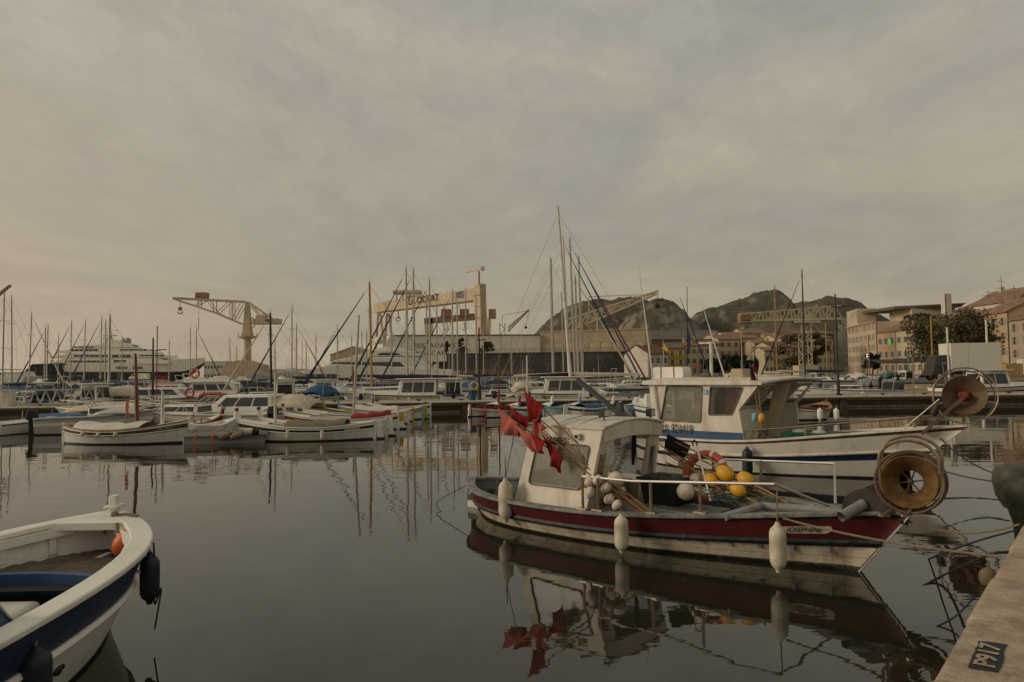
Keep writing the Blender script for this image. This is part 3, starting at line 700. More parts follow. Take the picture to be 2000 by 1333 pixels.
    def ring(rr, off, th, up=0, name='guard_ring', sq=1.0, tilt=0):
        b = MB(); b.tube([O + A * off + (U * math.cos(q) + Wv * math.sin(q) * sq) * rr + V((0, 0, up)) for q in [2 * math.pi * i / 40 for i in range(40)]], th, 0, 7, closed=True); b.build(name, 'rust_steel', hd)
    ring(k * 1.16, .05, .017); ring(k * 1.18, -.42, .017); ring(k * 1.10, -.20, .013)
    for off, up, rr in ((.03, .30, .30), (-.36, .36, .31)):
        b = MB(); pts = [O + A * off + U * rr * s_ + V((0, 0, z_)) for s_, z_ in [(-1, .12)] + [(-math.cos(q), up - .07 + .30 * math.sin(q) * .8) for q in [math.pi * i / 12 for i in range(13)]] + [(1, .02)]]
        b.tube(pts, .02, 0, 7); b.build('guard_hoop', 'rail_steel', hd)
    b = MB(); b.beam(O + A * -.2 + V((0, 0, -.1)), V((O.x - .12, .0, .62)), .09, .09); b.hexa([(O.x - .75, .34, .86), (O.x - .55, .36, .70), (O.x - .05, .30, .70), (O.x - .1, .30, 1.25)], [(O.x - .75, .37, .86), (O.x - .55, .39, .70), (O.x - .05, .33, .70), (O.x - .1, .33, 1.25)]); b.build('hauler_bracket', 'dark_steel', hd)
    for px, py, v in ((1722, 1010, -.42), (1766, 1003, -.3)):
        p = JF.at(px, py, v); p.z = gz(6.3) - .0; b = MB(); b.tube([p, O + A * .02 + V((-.15 if px < 1740 else 0, 0, -.30))], .02, 0, 7); b.lathe([(.045, 0), (.045, .02), (.02, .025)], p, (0, 0, 1), 10); b.build('hauler_strut', 'rail_steel', hd)
    # name board near the bow
    fr0 = .74; t0 = min([.6 + .0025 * i for i in range(160)], key=lambda q: abs(PX(JW(h.pt(q, fr0, -1)))[0] - 1572)); pl = rounded(.44, .095, .045)
    b = MB(); pts = h.fit(pl, t0, fr0, -1, .012); b.add(pts, [tuple(range(len(pts)))]); nb = b.build('name_board', 'cloth_cream', t, label='pale rounded name board lettered in black')
    vs, fs = text2d('JOSEPHINE', .092, .66, .0015); b = MB(); b.add(h.fit(vs, t0 - .0, fr0, -1, .020), fs); b.build('lettering', 'ink', nb)
    # coil of rope and small things in the stern well
    b = MB(); b.box(.55, .62, -.35, -.28, .2, .46); b.tube([(.5, -.32, .44), (.68, -.32, .44)], .02); b.build('mooring_bitt', 'dark_steel', t)
    b = MB(); b.tube([(.7 + .16 * math.cos(q), .62 + .10 * math.sin(q), .22 + .002 * q) for q in [i * .5 for i in range(38)]], .018, 0, 5); b.build('rope_coil', 'rope', t)
    b = MB(); b.box(.95, 1.5, -.5, .5, .2, .25); b.build('stern_board', 'old_wood', t)
    return t
josephine()

# fenders hanging on her side
for px, py0, py1, rpx, lab, rr in ((987, 934, 1020, 0, 'stained white fender on the red boat below the wheelhouse, nearest its stern', 0),
                              (1213, 1004, 1080, 0, 'cream fender hanging amidships on the red boat, tight against its white side', 0),
                              (1518, 1020, 1118, 0, 'cream fender hanging beside the name board on the red boat', 0)):
    p0 = JF.at(px, py0, -1.18 if px < 1500 else -1.02); p1 = JF.at(px, py1, p0.y)
    if px == 987: p0 = JF.at(px, py0, -1.08); p1 = JF.at(px, py1, -1.08)
    L = p0.z - p1.z; up = JF.at(px, 946 if px == 1518 else (py0 - 40 if px == 987 else py0 - 8), p0.y + (.06 if px == 1518 else .10))
    fender('fender', lab, JW(p0), L, L * (.165 if px != 1213 else .185), 'fender_white', JW(up), 'fenders on the red fishing boat')

# bundle of flag poles and floats aft
def flag_pole(label, butt, tip, flag, matn, group, mat2=None, seed=0):
    """bamboo pole; flag outline given in pixels on the plane of the pole"""
    a = V(butt); c = V(tip); t = thing('marker_pole', label, 'flag pole', JW(a), JF.yaw, group)
    b = MB(); n = 10; b.tube([V((0, 0, 0)).lerp(c - a, i / n) + V((0, 0, .02 * math.sin(i * .9 + seed))) for i in range(n + 1)], [.016 - .008 * i / n for i in range(n + 1)], 0, 6); b.build('bamboo', 'bamboo', t)
    if flag:
        q = [JF.at(px, py, v) - a for px, py, v in flag]; b = MB(); rng = random.Random(seed); N_ = 14; rows = []
        for i in range(N_ + 1):
            u = i / N_; row = []
            for j in range(N_ + 1):
                v_ = j / N_; p = (q[0] * (1 - u) + q[1] * u) * (1 - v_) + (q[3] * (1 - u) + q[2] * u) * v_
                row.append(p + V((.006 * math.sin(v_ * 9 + seed), (.045 * math.sin(u * 6 + seed * 2 + v_ * 3) + .015 * math.sin(u * 15 + v_ * 5)) * (.2 + v_), -.012 * math.sin(u * math.pi) * (1 - v_) - .010 * math.sin(u * 9 + seed) * v_)))
            rows.append(row)
        k = len(rows); b.grid(rows[: k // 2 + 1], 0); b.grid(rows[k // 2:], 1 if mat2 else 0)
        fo = b.build('flag', [matn] + ([mat2] if mat2 else []), t, ang=80); so_ = fo.modifiers.new('solid', 'SOLIDIFY'); so_.thickness = .004
    return t
gp = 'flag poles bundled on the red boat'
bt = JF.at(1268, 1004, -.62)
flag_pole('bamboo pole with tall dark red pennant standing highest over the wheelhouse', JF.at(1190, 924, -.70), JF.at(1022, 762, -1.0), [(1020, 760, -1.0), (1061, 792, -1.02), (1053, 826, -1.05), (1039, 823, -1.05)], 'flag_red', gp, seed=1)
flag_pole('bamboo pole with faded pink flag below the tall dark red pennant', JF.at(1245, 1000, -.66), JF.at(1050, 812, -1.0), [(1040, 820, -1.05), (1056, 814, -1.02), (1066, 838, -1.02), (1043, 870, -1.06)], 'flag_faded', gp, seed=2)
flag_pole('bamboo pole with pale washed-out flag reaching farthest left', bt + V((-.1, -.06, 0)), JF.at(975, 798, -1.08), [(973, 797, -1.08), (1012, 826, -1.05), (1010, 856, -1.05), (978, 842, -1.1)], 'flag_faded', gp, 'flag_faded', seed=3)
flag_pole('bamboo pole with dark red square flag behind the pale one', bt + V((-.02, .02, 0)), JF.at(995, 794, -.96), [(995, 792, -.96), (1031, 817, -.94), (1029, 850, -.95), (998, 852, -.98)], 'flag_red', gp, seed=4)
flag_pole('bamboo pole with big salmon flag drooping over the wheelhouse window', bt + V((.02, -.03, 0)), JF.at(1007, 832, -1.1), [(1006, 830, -1.1), (1064, 862, -1.08), (1062, 886, -1.1), (1038, 884, -1.12)], 'flag_faded', gp, 'flag_red', seed=5)
flag_pole('bamboo pole with dark red pointed flag hanging lowest on the bundle', bt + V((.05, .03, 0)), JF.at(1060, 848, -1.02), [(1057, 846, -1.02), (1101, 893, -1.0), (1089, 926, -1.02), (1074, 900, -1.04)], 'flag_red', gp, seed=6)
def buoy(label, px, py, v, rpx, matn, shape='egg', tilt=0.6, group=None):
    c = JF.at(px, py, v); Dp = JW(c).y; r = rpx / 1400 * Dp
    t = thing('net_float', label, 'float', JW(c - V((0, 0, r))), JF.yaw, group); b = MB(); T = Matrix.Rotation(tilt, 3, 'Y')
    if shape == 'ball': b.ball((0, 0, r), r, r, r * .97, 18, 12)
    else: b.ball((0, 0, r), r, r, r * 1.28, 16, 12, T=T)
    b.build('body', matn, t)
    b = MB(); d = T @ V((0, 0, 1)); b.tube([V((0, 0, r)) + d * r * 1.2, V((0, 0, r)) + d * r * 1.55 + V((.02, 0, 0))], .010); b.build('eye_rope', 'net_green', t)
    b = MB(); b.tube([V((0, 0, r)) + T @ V((r * 1.01 * math.sin(q), 0, r * (1.29 if shape != 'ball' else 1.0) * math.cos(q))) for q in [2 * math.pi * i / 18 for i in range(18)]], .004, 0, 4, closed=True); b.build('lashing', 'rope_dark', t)
    return t
gw = 'white floats among the aft flag poles'
buoy('large round white float lashed above the hand rail by the wheelhouse door', 1203, 937, -.62, 17, 'float_white', 'ball', .3, gw)
buoy('yellowed oval float, leftmost of the cluster under the flag poles', 1149, 943, -.96, 10.5, 'float_white', 'egg', .9, gw)
buoy('white oval float tucked between the yellowed one and the big ball', 1168, 938, -.94, 9.5, 'float_white', 'egg', 1.0, gw)
buoy('white oval float hanging lowest at left of the cluster', 1153, 962, -.97, 10, 'float_white', 'egg', .2, gw)
buoy('white oval float in the middle of the diagonal row of three', 1184, 953, -.90, 9.5, 'float_white', 'egg', .8, gw)
buoy('white oval float below the middle one of the diagonal row', 1190, 975, -.86, 9.5, 'float_white', 'egg', .9, gw)
buoy('white oval float at the lower end of the diagonal row', 1205, 987, -.84, 9.5, 'float_white', 'egg', .7, gw)
buoy('white float half hidden behind the rail post by blue rope', 1212, 963, -.45, 11, 'float_white', 'egg', .3, gw)
# tangle of line round the floats
b = MB(); rng = random.Random(5)
for k in range(9):
    p = JF.at(1160 + k * 7, 965 + 4 * k, -.58); b.tube([p + V((rng.uniform(-.14, .14), rng.uniform(-.1, .1), rng.uniform(-.16, .12))) for _ in range(6)], .006, k % 2, 4)
o = b.build('tangled_line', ['net_green', 'rope_dark']); o.location = JF.o; o.rotation_euler = (0, 0, JF.yaw); tag(o, 'thin green and dark line tangled round the white floats by the rail', 'line')

# second bundle forward: poles, yellow and white floats, life ring, black bin
gb = 'bamboo poles stowed forward on the red boat'
labs = ['upper bamboo pole of the forward bundle, crossing the white boat behind', 'second bamboo pole from the top of the forward bundle', 'bamboo pole in the middle of the forward bundle', 'bamboo pole under the middle one of the forward bundle', 'lowest long bamboo pole of the forward bundle', 'short bamboo pole at the bottom of the forward bundle']
for i, (a, c, va, vc) in enumerate((((1545, 988), (1302, 852), .10, .62), ((1530, 985), (1298, 862), .16, .66), ((1505, 984), (1290, 872), .22, .60), ((1500, 992), (1296, 886), .05, .52), ((1474, 987), (1296, 880), .28, .66), ((1480, 986), (1300, 902), .3, .70))):
    A, C = JF.at(*a, va), JF.at(*c, vc); t = thing('bamboo_pole', labs[i], 'pole', JW(A), JF.yaw, gb); b = MB()
    n = 12; b.tube([(C - A) * (k / n) + V((0, 0, .015 * math.sin(k + i))) for k in range(n + 1)], [.016 - .006 * k / n for k in range(n + 1)], 0, 6); b.build('cane', 'bamboo', t)
    if i < 2:
        b = MB(); q = (C - A); b.prism([(q.x * .80, q.z * .80 + .03), (q.x * .98, q.z * .98 + .05), (q.x * .99, q.z * .97 - .10), (q.x * .83, q.z * .80 - .12)], q.y * .9, q.y * .9 + .03); b.build('rolled_flag', 'flag_black', t)
gy = 'yellow floats on the forward poles'
buoy('yellow float threaded on the upper pole, above the hand rail', 1417, 925, .30, 15, 'float_yellow', 'egg', -1.1, gy)
buoy('yellow float in front of the orange life ring', 1390, 938, .30, 13, 'float_yellow', 'egg', -1.2, gy)
buoy('yellow float at the right end of the group above the rail', 1457, 936, .22, 14, 'float_yellow', 'egg', -1.2, gy)
buoy('yellow float below the hand rail', 1442, 957, .10, 13, 'float_yellow', 'egg', -1.2, gy)
gw2 = 'white ball floats by the life ring'
buoy('white ball float inside the orange life ring', 1361, 937, .42, 14, 'float_white', 'ball', .5, gw2)
buoy('white ball float below the rail in front of the black bin', 1340, 960, .12, 18, 'float_white', 'ball', .5, gw2)
buoy('white ball float half hidden behind the yellow floats', 1416, 942, .48, 15, 'float_white', 'ball', .5, gw2)
buoy('white float lying behind the black bin lid', 1335, 907, .75, 11, 'float_white', 'ball', .5, gw2)
c = JF.at(1378, 930, .52); t = thing('life_ring', 'orange life ring with white bands propped on the red boat', 'life ring', JW(c - V((0, 0, .33))), JF.yaw)
b = MB(); n = 40
rp = [V((.31 * math.cos(q), .10 * math.sin(q) * .8, .33 + .31 * math.sin(q))) for q in [2 * math.pi * i / n for i in range(n)]]
b.tube(rp, .062, 0, 12, closed=True); b.build('ring', 'orange_ring', t)
for q in (40, 75, 190, 300):
    b = MB(); b.tube([V((.31 * math.cos(R(q + d)), .08 * math.sin(R(q + d)), .33 + .31 * math.sin(R(q + d)))) for d in (-4, 0, 4)], .066, 0, 12); b.build('band', 'cloth_white', t)
c = JF.at(1305, 960, .38); t = thing('black_bin', 'black plastic bin standing beside the wheelhouse post on the red boat', 'bin', JW(V((c.x, c.y, .382))), JF.yaw)
b = MB(); b.hexa([(-.26, -.24, 0), (.26, -.24, 0), (.26, .24, 0), (-.26, .24, 0)], [(-.32, -.3, .42), (.32, -.3, .42), (.32, .3, .42), (-.32, .3, .42)]); b.build('body', 'black_rubber', t, bevel=.02)
b = MB(); b.box(-.35, .35, -.33, .33, .42, .46); b.tube([(-.1, -.1, .46), (-.1, -.1, .49), (.1, -.1, .49), (.1, -.1, .46)], .012); b.build('lid', 'black_rubber', t, bevel=.015)
a, c = JF.at(1388, 979, .1), JF.at(1361, 872, .45); t = thing('boat_hook', 'white boat hook with black grip leaning across the yellow floats', 'boat hook', JW(a), JF.yaw)
b = MB(); b.tube([V(), c - a], .014, 0, 8); b.build('shaft', 'mast_white', t)
b = MB(); q = c - a; b.tube([q, q + V((.0, 0, .05)), q + V((-.04, 0, .09)), q + V((-.07, 0, .06)), q + V((-.06, 0, .0))], .011); b.build('hook', 'black_rubber', t)
b = MB(); rng = random.Random(8)
for k in range(16):
    p = JF.at(1385 + k * 9, 975 + rng.uniform(-12, 12), .2); z = max(.36, p.z); p.z = z
    b.tube([p + V((rng.uniform(-.2, .2), rng.uniform(-.16, .16), rng.uniform(-.04, .12))) for _ in range(7)], .007, k % 2, 4)
o = b.build('net_pile', ['net_green', 'rope']); o.location = JF.o; o.rotation_euler = (0, 0, JF.yaw); tag(o, 'heap of green net and line under the forward poles', 'net')
def cut(outer, holes, th):                       # flat sheet with holes -> points, faces (thickness th, centred)
    c = bpy.data.curves.new('c', 'CURVE'); c.dimensions = '2D'; c.fill_mode = 'BOTH'; c.extrude = th / 2
    for pl in [outer] + list(holes):
        sp = c.splines.new('POLY'); sp.points.add(len(pl) - 1); sp.use_cyclic_u = True
        for k, p in enumerate(pl): sp.points[k].co = (p[0], p[1], 0, 1)
    o = bpy.data.objects.new('c', c); COL.objects.link(o); bpy.context.view_layer.update()
    me = bpy.data.meshes.new_from_object(o.evaluated_get(bpy.context.evaluated_depsgraph_get()))
    vs = [tuple(p.co) for p in me.vertices]; fs = [tuple(p.vertices) for p in me.polygons]
    bpy.data.objects.remove(o); bpy.data.curves.remove(c); bpy.data.meshes.remove(me); return vs, fs
def smooth_poly(pl, r=.05, n=3):                 # rounded corners
    out = []
    for i, p in enumerate(pl):
        p = V(p); a = V(pl[i - 1]); c = V(pl[(i + 1) % len(pl)]); d1 = (a - p).normalized() * r; d2 = (c - p).normalized() * r
        for k in range(n + 1):
            f = k / n; out.append(tuple((p + d1) * (1 - f) ** 2 + p * 2 * f * (1 - f) + (p + d2) * f ** 2))
    return out

# ================================================================ the white boat behind
BF = Frame((3.53, 20.22), JF.yaw)
BH = Hull(6.5, 2.7, 1.20, .72, .78, rb=1.45, rs=.2, low=.42, draft=.5, full=.30, pb=2.5, ps=3.2, ends=.70, stem=.05)
def BW(p): return BF.o + BF.u * p[0] + BF.w * p[1] + V((0, 0, p[2]))
def white_boat():
    t = thing('fishing_boat', 'larger cream fishing boat with blue stripes and windowed wheelhouse, moored behind the red one', 'fishing boat', BF.o, BF.yaw); h = BH
    b = MB(); h.outer(b, [(-1, .04, 2), (.04, .40, 0), (.40, .55, 1), (.55, .94, 0), (.94, 1.0, 3)], 30); b.build('hull', ['hull_white', 'navy', 'dark_bottom', 'teak'], t)  # topmost teak-brown band is painted shade under the gunwale cap
    b = MB(); h.strake(b, .575, .03); b.build('rubbing_strake', 'cabin_cream', t)
    b = MB(); h.cap(b, .03, .12, .05); b.build('gunwale', 'cabin_cream', t, bevel=.01)
    b = MB(); h.inner(b, .11, .4, 0, 1, zd=.42); b.build('inner_bulwark', ['navy', 'grey_deck'], t)
    v = -1.22
    def q(px, py, vv=v): p = BF.at(px, py, vv); return (p.x, p.z)
    wh = bpy.data.objects.new('wheelhouse', None); COL.objects.link(wh); wh.parent = t
    out = [q(1278, 866), q(1455, 868), q(1443, 801), q(1482, 752), q(1268, 752)]
    W1 = smooth_poly([q(1290, 821), q(1369, 826), q(1372, 755), q(1302, 754)], .05); W2 = smooth_poly([q(1384, 811), q(1430, 811), q(1452, 757), q(1387, 756)], .05)
    for sd in (-1, 1):
        vs, fs = cut(out, [W1, W2], .04); b = MB(); b.add([(x, sd * abs(v) , z) if 0 else (x, sd * (abs(v) - .02) + y_, z) for x, z, y_ in vs], fs); b.build('side_wall', 'cabin_cream', wh)
        for W in (W1, W2):
            b = MB(); b.add([(x, sd * (abs(v) - .02), z) for x, z in W], [tuple(range(len(W)))]); wn = b.build('window', 'glass_dirty' if W is W1 else 'glass_clear', wh)
            b = MB(); b.tube([(x, sd * (abs(v) + .004), z) for x, z in W], .016, 0, 6, closed=True); b.build('window_frame', 'old_wood', wn)
    bb = [q(1278, 862.5), q(1455.5, 864.5), q(1452.5, 846), q(1276, 838)]
    b = MB(); b.add([(x, v - .026, z) for x, z in bb], [(0, 1, 2, 3)]); b.build('blue_band', 'blue_paint', wh)
    xa, za = q(1268, 752); xf, zt = q(1482, 752); xm, zm_ = q(1443, 801); xb, zb_ = q(1455, 868)
    b = MB(); b.panel((xa + .03, 1.18, .45), (xa + .03, -1.18, .45), (xa + .03, -1.18, za), (xa + .03, 1.18, za), [(.1, .45, .45, .88), (.55, .9, .45, .88)], .04); b.build('aft_wall', 'cabin_cream', wh)
    # slanted windscreen on the near half, open door on the far half
    b = MB(); b.panel((xm, -1.18, zm_), (xm, -.12, zm_), (xf - .02, -.12, zt), (xf - .02, -1.18, zt), [(.10, .90, .12, .86)], .04); b.build('windscreen', 'cabin_cream', wh)
    b = MB(); nx = (xm * .94 + xf * .06); b.add([(xm + .02, -1.1, zm_ + .05), (xm + .02, -.2, zm_ + .05), (xf - .06, -.2, zt - .05), (xf - .06, -1.1, zt - .05)], [(0, 1, 2, 3)]); b.build('windscreen_pane', 'glass_dirty', wh)
    b = MB(); b.panel((xb - .02, -1.18, .45), (xb - .02, -.12, .45), (xm, -.12, zm_ - .01), (xm, -1.18, zm_ - .01), (), .04); b.build('front_wall', 'cabin_cream', wh)
    b = MB(); b.hexa([(xb - .08, -.14, .45), (xb + .10, -.14, .45), (xb + .10, -.08, .45), (xb - .08, -.08, .45)], [(xf - .10, -.14, zt), (xf + .28, -.14, zt), (xf + .28, -.08, zt), (xf - .10, -.08, zt)]); b.build('door_post', 'wall_tan', wh)
    b = MB(); vs, fs = cut([(xb - .05, .45), (xb + .34, .45), (xm + .42, zm_ + .05), (xf + .34, zt), (xf - .1, zt), (xm - .02, zm_)], [smooth_poly([(xm + .10, zm_ + .08), (xm + .36, zm_ + .10), (xf + .22, zt - .08), (xf + .02, zt - .08)], .04)], .05); b.add([(x, 1.20 + y_, z) for x, z, y_ in vs], fs); b.build('far_wing', 'cabin_cream', wh)
    b = MB(); b.box(xb - .02, xb + .31, 1.16, 1.17, .46, .78); b.build('wing_stripe', 'navy', wh)
    # roof with forward visor
    n = 10; rows = []
    for i in range(n + 1):
        y = -1.32 + 2.64 * i / n; z = zt + .07 * (1 - (y / 1.32) ** 2); fx = xf + .10 + .42 * (i / n) ** .8; fz = .06 * (i / n)
        rows.append([V((xa - .12, y, z)), V((xf - .2, y, z)), V((fx, y, z + fz)), V((fx, y, z + .06 + fz)), V((xf - .2, y, z + .10)), V((xa - .12, y, z + .10)), V((xa - .17, y, z + .05))])
    b = MB(); b.grid(rows[::-1], 0, close=True); b.add(rows[0], [tuple(range(7))]); b.add(rows[-1], [tuple(range(7))[::-1]]); b.build('roof', 'cabin_cream', wh, bevel=.015)
    # lettering
    lettering('MA 924418', .33, BF.at(1320, 839, v - .02), (1, 0, 0), (0, 0, 1), 'ink', wh, sx=.62, bold=.0, off=.014, label='black registration number on the wheelhouse side')
    b = MB(); p = BF.at(1378, 766, v - .015); b.box(p.x - .05, p.x + .05, p.y - .012, p.y, p.z - .06, p.z + .06); b.build('sticker', 'sky_blue', wh)
    # inside: hanging orange oilskin and dark jackets, pale bucket
    b = MB(); p = BF.at(1431, 785, -.55); b.lathe([(.05, .36), (.12, .26), (.16, 0), (.18, -.35), (.001, -.36)], p, (0, 0, 1), 9); b.build('oilskin', 'hi_vis', wh)
    b = MB(); p = BF.at(1411, 785, -.45); b.lathe([(.06, .34), (.16, .22), (.2, -.1), (.2, -.45), (.001, -.46)], p, (0, 0, 1), 9); b.build('dark_jacket', 'cloth_black', wh)
    b = MB(); p = BF.at(1345, 810, -.5); b.hexa([(p.x - .2, -.75, .6), (p.x + .25, -.75, .6), (p.x + .25, -.3, .6), (p.x - .2, -.3, .6)], [(p.x - .25, -.8, p.z + .12), (p.x + .3, -.8, p.z + .12), (p.x + .3, -.25, p.z + .12), (p.x - .25, -.25, p.z + .12)]); b.build('console', 'pale_grey', wh)
    # roof gear
    zr = zt + .12
    def rp(px, v_=0.0): return BF.at(px, 742, v_).x
    x = rp(1312, .2); b = MB(); b.prism(rounded(.95, .34, .1), -.22, .22, 'y', T=Matrix.Translation((x, .2, zr + .17)).to_4x4()); lr = b.build('raft_canister', 'boat_white', wh)
    for d in (-.2, .2): b = MB(); b.prism(rounded(.03, .355, .014), -.225, .225, 'y', T=Matrix.Translation((x + d, .2, zr + .172))); b.build('strap', 'black_rubber', lr)
    a = BF.at(1390, 742, .3); c = BF.at(1389, 668, .3); b = MB(); b.tube([(a.x, .3, zr - .05), (a.x, .3, c.z)], .045, 0, 8); b.box(a.x - .35, a.x + .05, .27, .33, c.z - .05, c.z); b.build('roof_mast', 'mast_white', wh)
    for (p0, p1, v_, m_, nm, r_) in (((1390, 740), (1328, 582), .1, 'black_paint', 'whip_aerial', .016), ((1416, 738), (1369, 588), -.2, 'mast_white', 'whip_aerial', .014), ((1287, 830), (1247, 519), -1.27, 'mast_white', 'whip_aerial', .018)):
        a, c = BF.at(*p0, v_), BF.at(*p1, v_); b = MB(); b.tube([a, a.lerp(c, .5), c], [r_ * 1.5, r_ * 1.1, r_ * .4], 0, 6); b.build(nm, m_, wh)
    a, c = BF.at(1343, 740, .8), BF.at(1342, 560, .8); b = MB(); b.tube([a, c], [.014, .008]); q0 = BF.at(1343, 640, .8); rr_ = [BF.at(1343 + k[0], k[1], .8 + k[2]) for k in ((0, 640, 0), (6, 660, .03), (5, 690, -.03), (-1, 694, .0))]; b.add(rr_ + [], [(0, 1, 2, 3)]); b.build('furled_ensign', 'cloth_navy', wh)
    for px, ht, wd in ((1448, .26, .40), (1352, .06, .5)):
        x = rp(px, .1); b = MB(); b.hexa([(x - wd / 2, -.2, zr), (x + wd / 2, -.2, zr), (x + wd / 2, .35, zr), (x - wd / 2, .35, zr)], [(x - wd / 2 + .05, -.15, zr + ht), (x + wd / 2 - .05, -.15, zr + ht), (x + wd / 2 - .05, .3, zr + ht), (x - wd / 2 + .05, .3, zr + ht)]); b.build('roof_box', 'wall_tan' if ht > .2 else 'pale_grey', wh, bevel=.02)
    # deck: rails, dark tank, hauler arm and drum
    def gz(x): return h.sheer(min(1, x / 6.5)) + .05
    def ed(x, sd): return sd * h.plan(min(.995, x / 6.5), .06, 1).y
    for sd, pa, pb_ in ((-1, (1455, 841), (1838, 816)), (1, (1532, 830), (1848, 811))):
        a = BF.at(*pa, sd * 1.22); zz = a.z; pts = []
        x = a.x
        while x < 6.9: tt = min(.995, x / 6.5); pts.append(V((h.plan(tt, .06, 1).x, ed(x, sd), gz(x) + (zz - gz(a.x)) * (1.0 if x < 5.6 else 1.0)))); x += .4
        b = MB(); b.tube(pts, .022, 0, 8); b.build('hand_rail', 'rail_steel', t)
        for i in (0, 3, 6, 8, 9):
            if i < len(pts): p = pts[min(i, len(pts) - 1)]; b = MB(); b.tube([p, (p.x, p.y, p.z - (zz - gz(a.x)))], .022, 0, 8); b.build('rail_post', 'rail_steel', t)
    p0, p1 = BF.at(1534, 862, -.2), BF.at(1632, 858, -.2); b = MB(); b.box(p0.x, p1.x, -.5, .5, .43, .95); b.build('deck_tank', 'cloth_green', t, bevel=.03)
    for d in (.25, .65): b = MB(); b.ball((p0.x + (p1.x - p0.x) * d, -.1, .95), .16, .16, .07); b.build('tank_cap', 'cloth_cream', t)
    hd = bpy.data.objects.new('net_hauler', None); COL.objects.link(hd); hd.parent = t
    O = BF.at(1884, 773, -.1); ax = V((.25, -1, .10)).normalized(); k = .40; U = ax.cross(V((0, 0, 1))).normalized(); Wv = ax.cross(U)
    b = MB(); b.lathe([(k, .05), (k * 1.02, .02), (k, .0), (k * .34, -.20), (k * .30, -.22), (k * .3, -.26), (k * .95, -.42), (k * .93, -.40), (k * .26, -.24), (k * .26, -.16), (k * .95, .03), (k, .05)], O, ax, 32); b.build('drum', 'rust_steel', hd)
    b = MB(); b.lathe([(.001, .0), (.09, 0), (.10, -.03), (.10, -.1)], O + ax * -.05, ax, 14); b.build('hub', 'flag_crimson', hd)
    for rr, off in ((k * 1.42, .05), (k * 1.38, -.38)):
        b = MB(); b.tube([O + ax * off + (U * math.cos(q_) + Wv * math.sin(q_)) * rr for q_ in [2 * math.pi * i / 40 for i in range(40)]], .016, 0, 6, closed=True); b.build('guard_ring', 'rail_steel', hd)
        for i in range(5): an = R(72 * i + 20); d_ = U * math.cos(an) + Wv * math.sin(an); b = MB(); b.tube([O + ax * off + d_ * rr, O + ax * (0 if off > 0 else -.4) + d_ * k * .95], .012); b.build('guard_stay', 'rail_steel', hd)
    b = MB(); b.beam(O + ax * .06 + V((.0, 0, -.02)), BF.at(1800, 848, -.35), .09, .06); b.beam(O + ax * -.45, BF.at(1808, 846, .25), .09, .06); b.tube([O + ax * -.45, O + ax * .08], .05, 0, 10); b.build('hauler_arm', 'rust_steel', hd)
    b = MB(); b.tube([BF.at(1745, 855, -.3), BF.at(1835, 780, -.3)], .016); b.build('arm_stay', 'steel', hd)
    b = MB(); b.lathe([(.05, 0), (.07, .05), (.07, .22), (.05, .27)], BF.at(1822, 812, -.3), (.4, 0, 1), 10); b.build('hauler_motor', 'dark_steel', hd)
    b = MB(); p = BF.at(1459, 866, v); b.build if 0 else None
    return t
white_boat()
p0 = BF.at(1459, 873, -1.36); p1 = BF.at(1459, 932, -1.36); fender('fender', 'navy fender with rope on the cream boat below its wheelhouse corner', BW(p0), p0.z - p1.z, .115, 'fender_navy', BW(BF.at(1459, 842, -1.24)))
# flag poles standing by the cream boat's wheelhouse
gbf = 'dark flags on the cream boat'
for lab, a, c, fl, m1, m2, sd in (('pole with black and crimson flag drooping above the cream wheelhouse', (1490, 862), (1472, 679), [(1471, 681), (1481, 705), (1479, 742), (1472, 720)], 'flag_black', 'flag_crimson', 1),
                              ('pole with black flag ending in a crimson curl beside the windscreen', (1488, 862), (1464, 708), [(1464, 709), (1472, 730), (1486, 768), (1468, 742)], 'flag_black', 'flag_crimson', 2)):
    A = BF.at(*a, -1.15); C = BF.at(*c, -1.2); t = thing('marker_pole', lab, 'flag pole', BW(V((A.x, A.y, BH.sheer(.6) + .04))), BF.yaw, gbf); A = V((A.x, A.y, BH.sheer(.6) + .04))
    b = MB(); b.tube([V(), (C - A) * .5 + V((.02, 0, 0)), C - A], [.014, .012, .008]); b.build('cane', 'bamboo', t)
    q = [BF.at(px, py, -1.22) - A for px, py in fl]; rows = []
    for i in range(9):
        u = i / 8; rows.append([(q[0] * (1 - u) + q[1] * u) * (1 - w_) + (q[3] * (1 - u) + q[2] * u) * w_ + V((0, .05 * math.sin(6 * u + 3 * w_ + sd), 0)) for w_ in [k / 8 for k in range(9)]])
    rt = [[rows[i][j] for i in range(9)] for j in range(9)]
    b = MB(); b.grid(rt[:6], 0); b.grid(rt[5:], 1); b.build('flag', [m1, m2], t, ang=80)
    fo = t.children[-1]; so_ = fo.modifiers.new('s', 'SOLIDIFY'); so_.thickness = .004
for lab, px, py, m_, r_ in (('blue float on the flag poles by the cream wheelhouse', 1474, 815, 'sky_blue', .07), ('yellow float between the blue one and the wheelhouse front', 1487, 817, 'float_yellow', .075), ('small ochre float below the yellow one on the cream boat', 1480, 849, 'rope', .05)):
    c = BF.at(px, py, -1.18); t = thing('net_float', lab, 'float', BW(c), BF.yaw, 'floats on the cream boat'); b = MB(); b.ball((0, 0, 0), r_, r_, r_ * 1.6, 12, 8); b.build('body', m_, t); b = MB(); b.tube([(0, 0, r_ * 1.5), (0, 0, r_ * 3)], .008); b.build('eye_rope', 'net_green', t)
b = MB(); rng = random.Random(3)
for k in range(9):
    p = BF.at(1472 + k * 4, 845, -1.16); b.tube([p + V((rng.uniform(-.12, .12), rng.uniform(-.05, .05), rng.uniform(-.2, .1))) for _ in range(6)], .007, k % 2, 4)
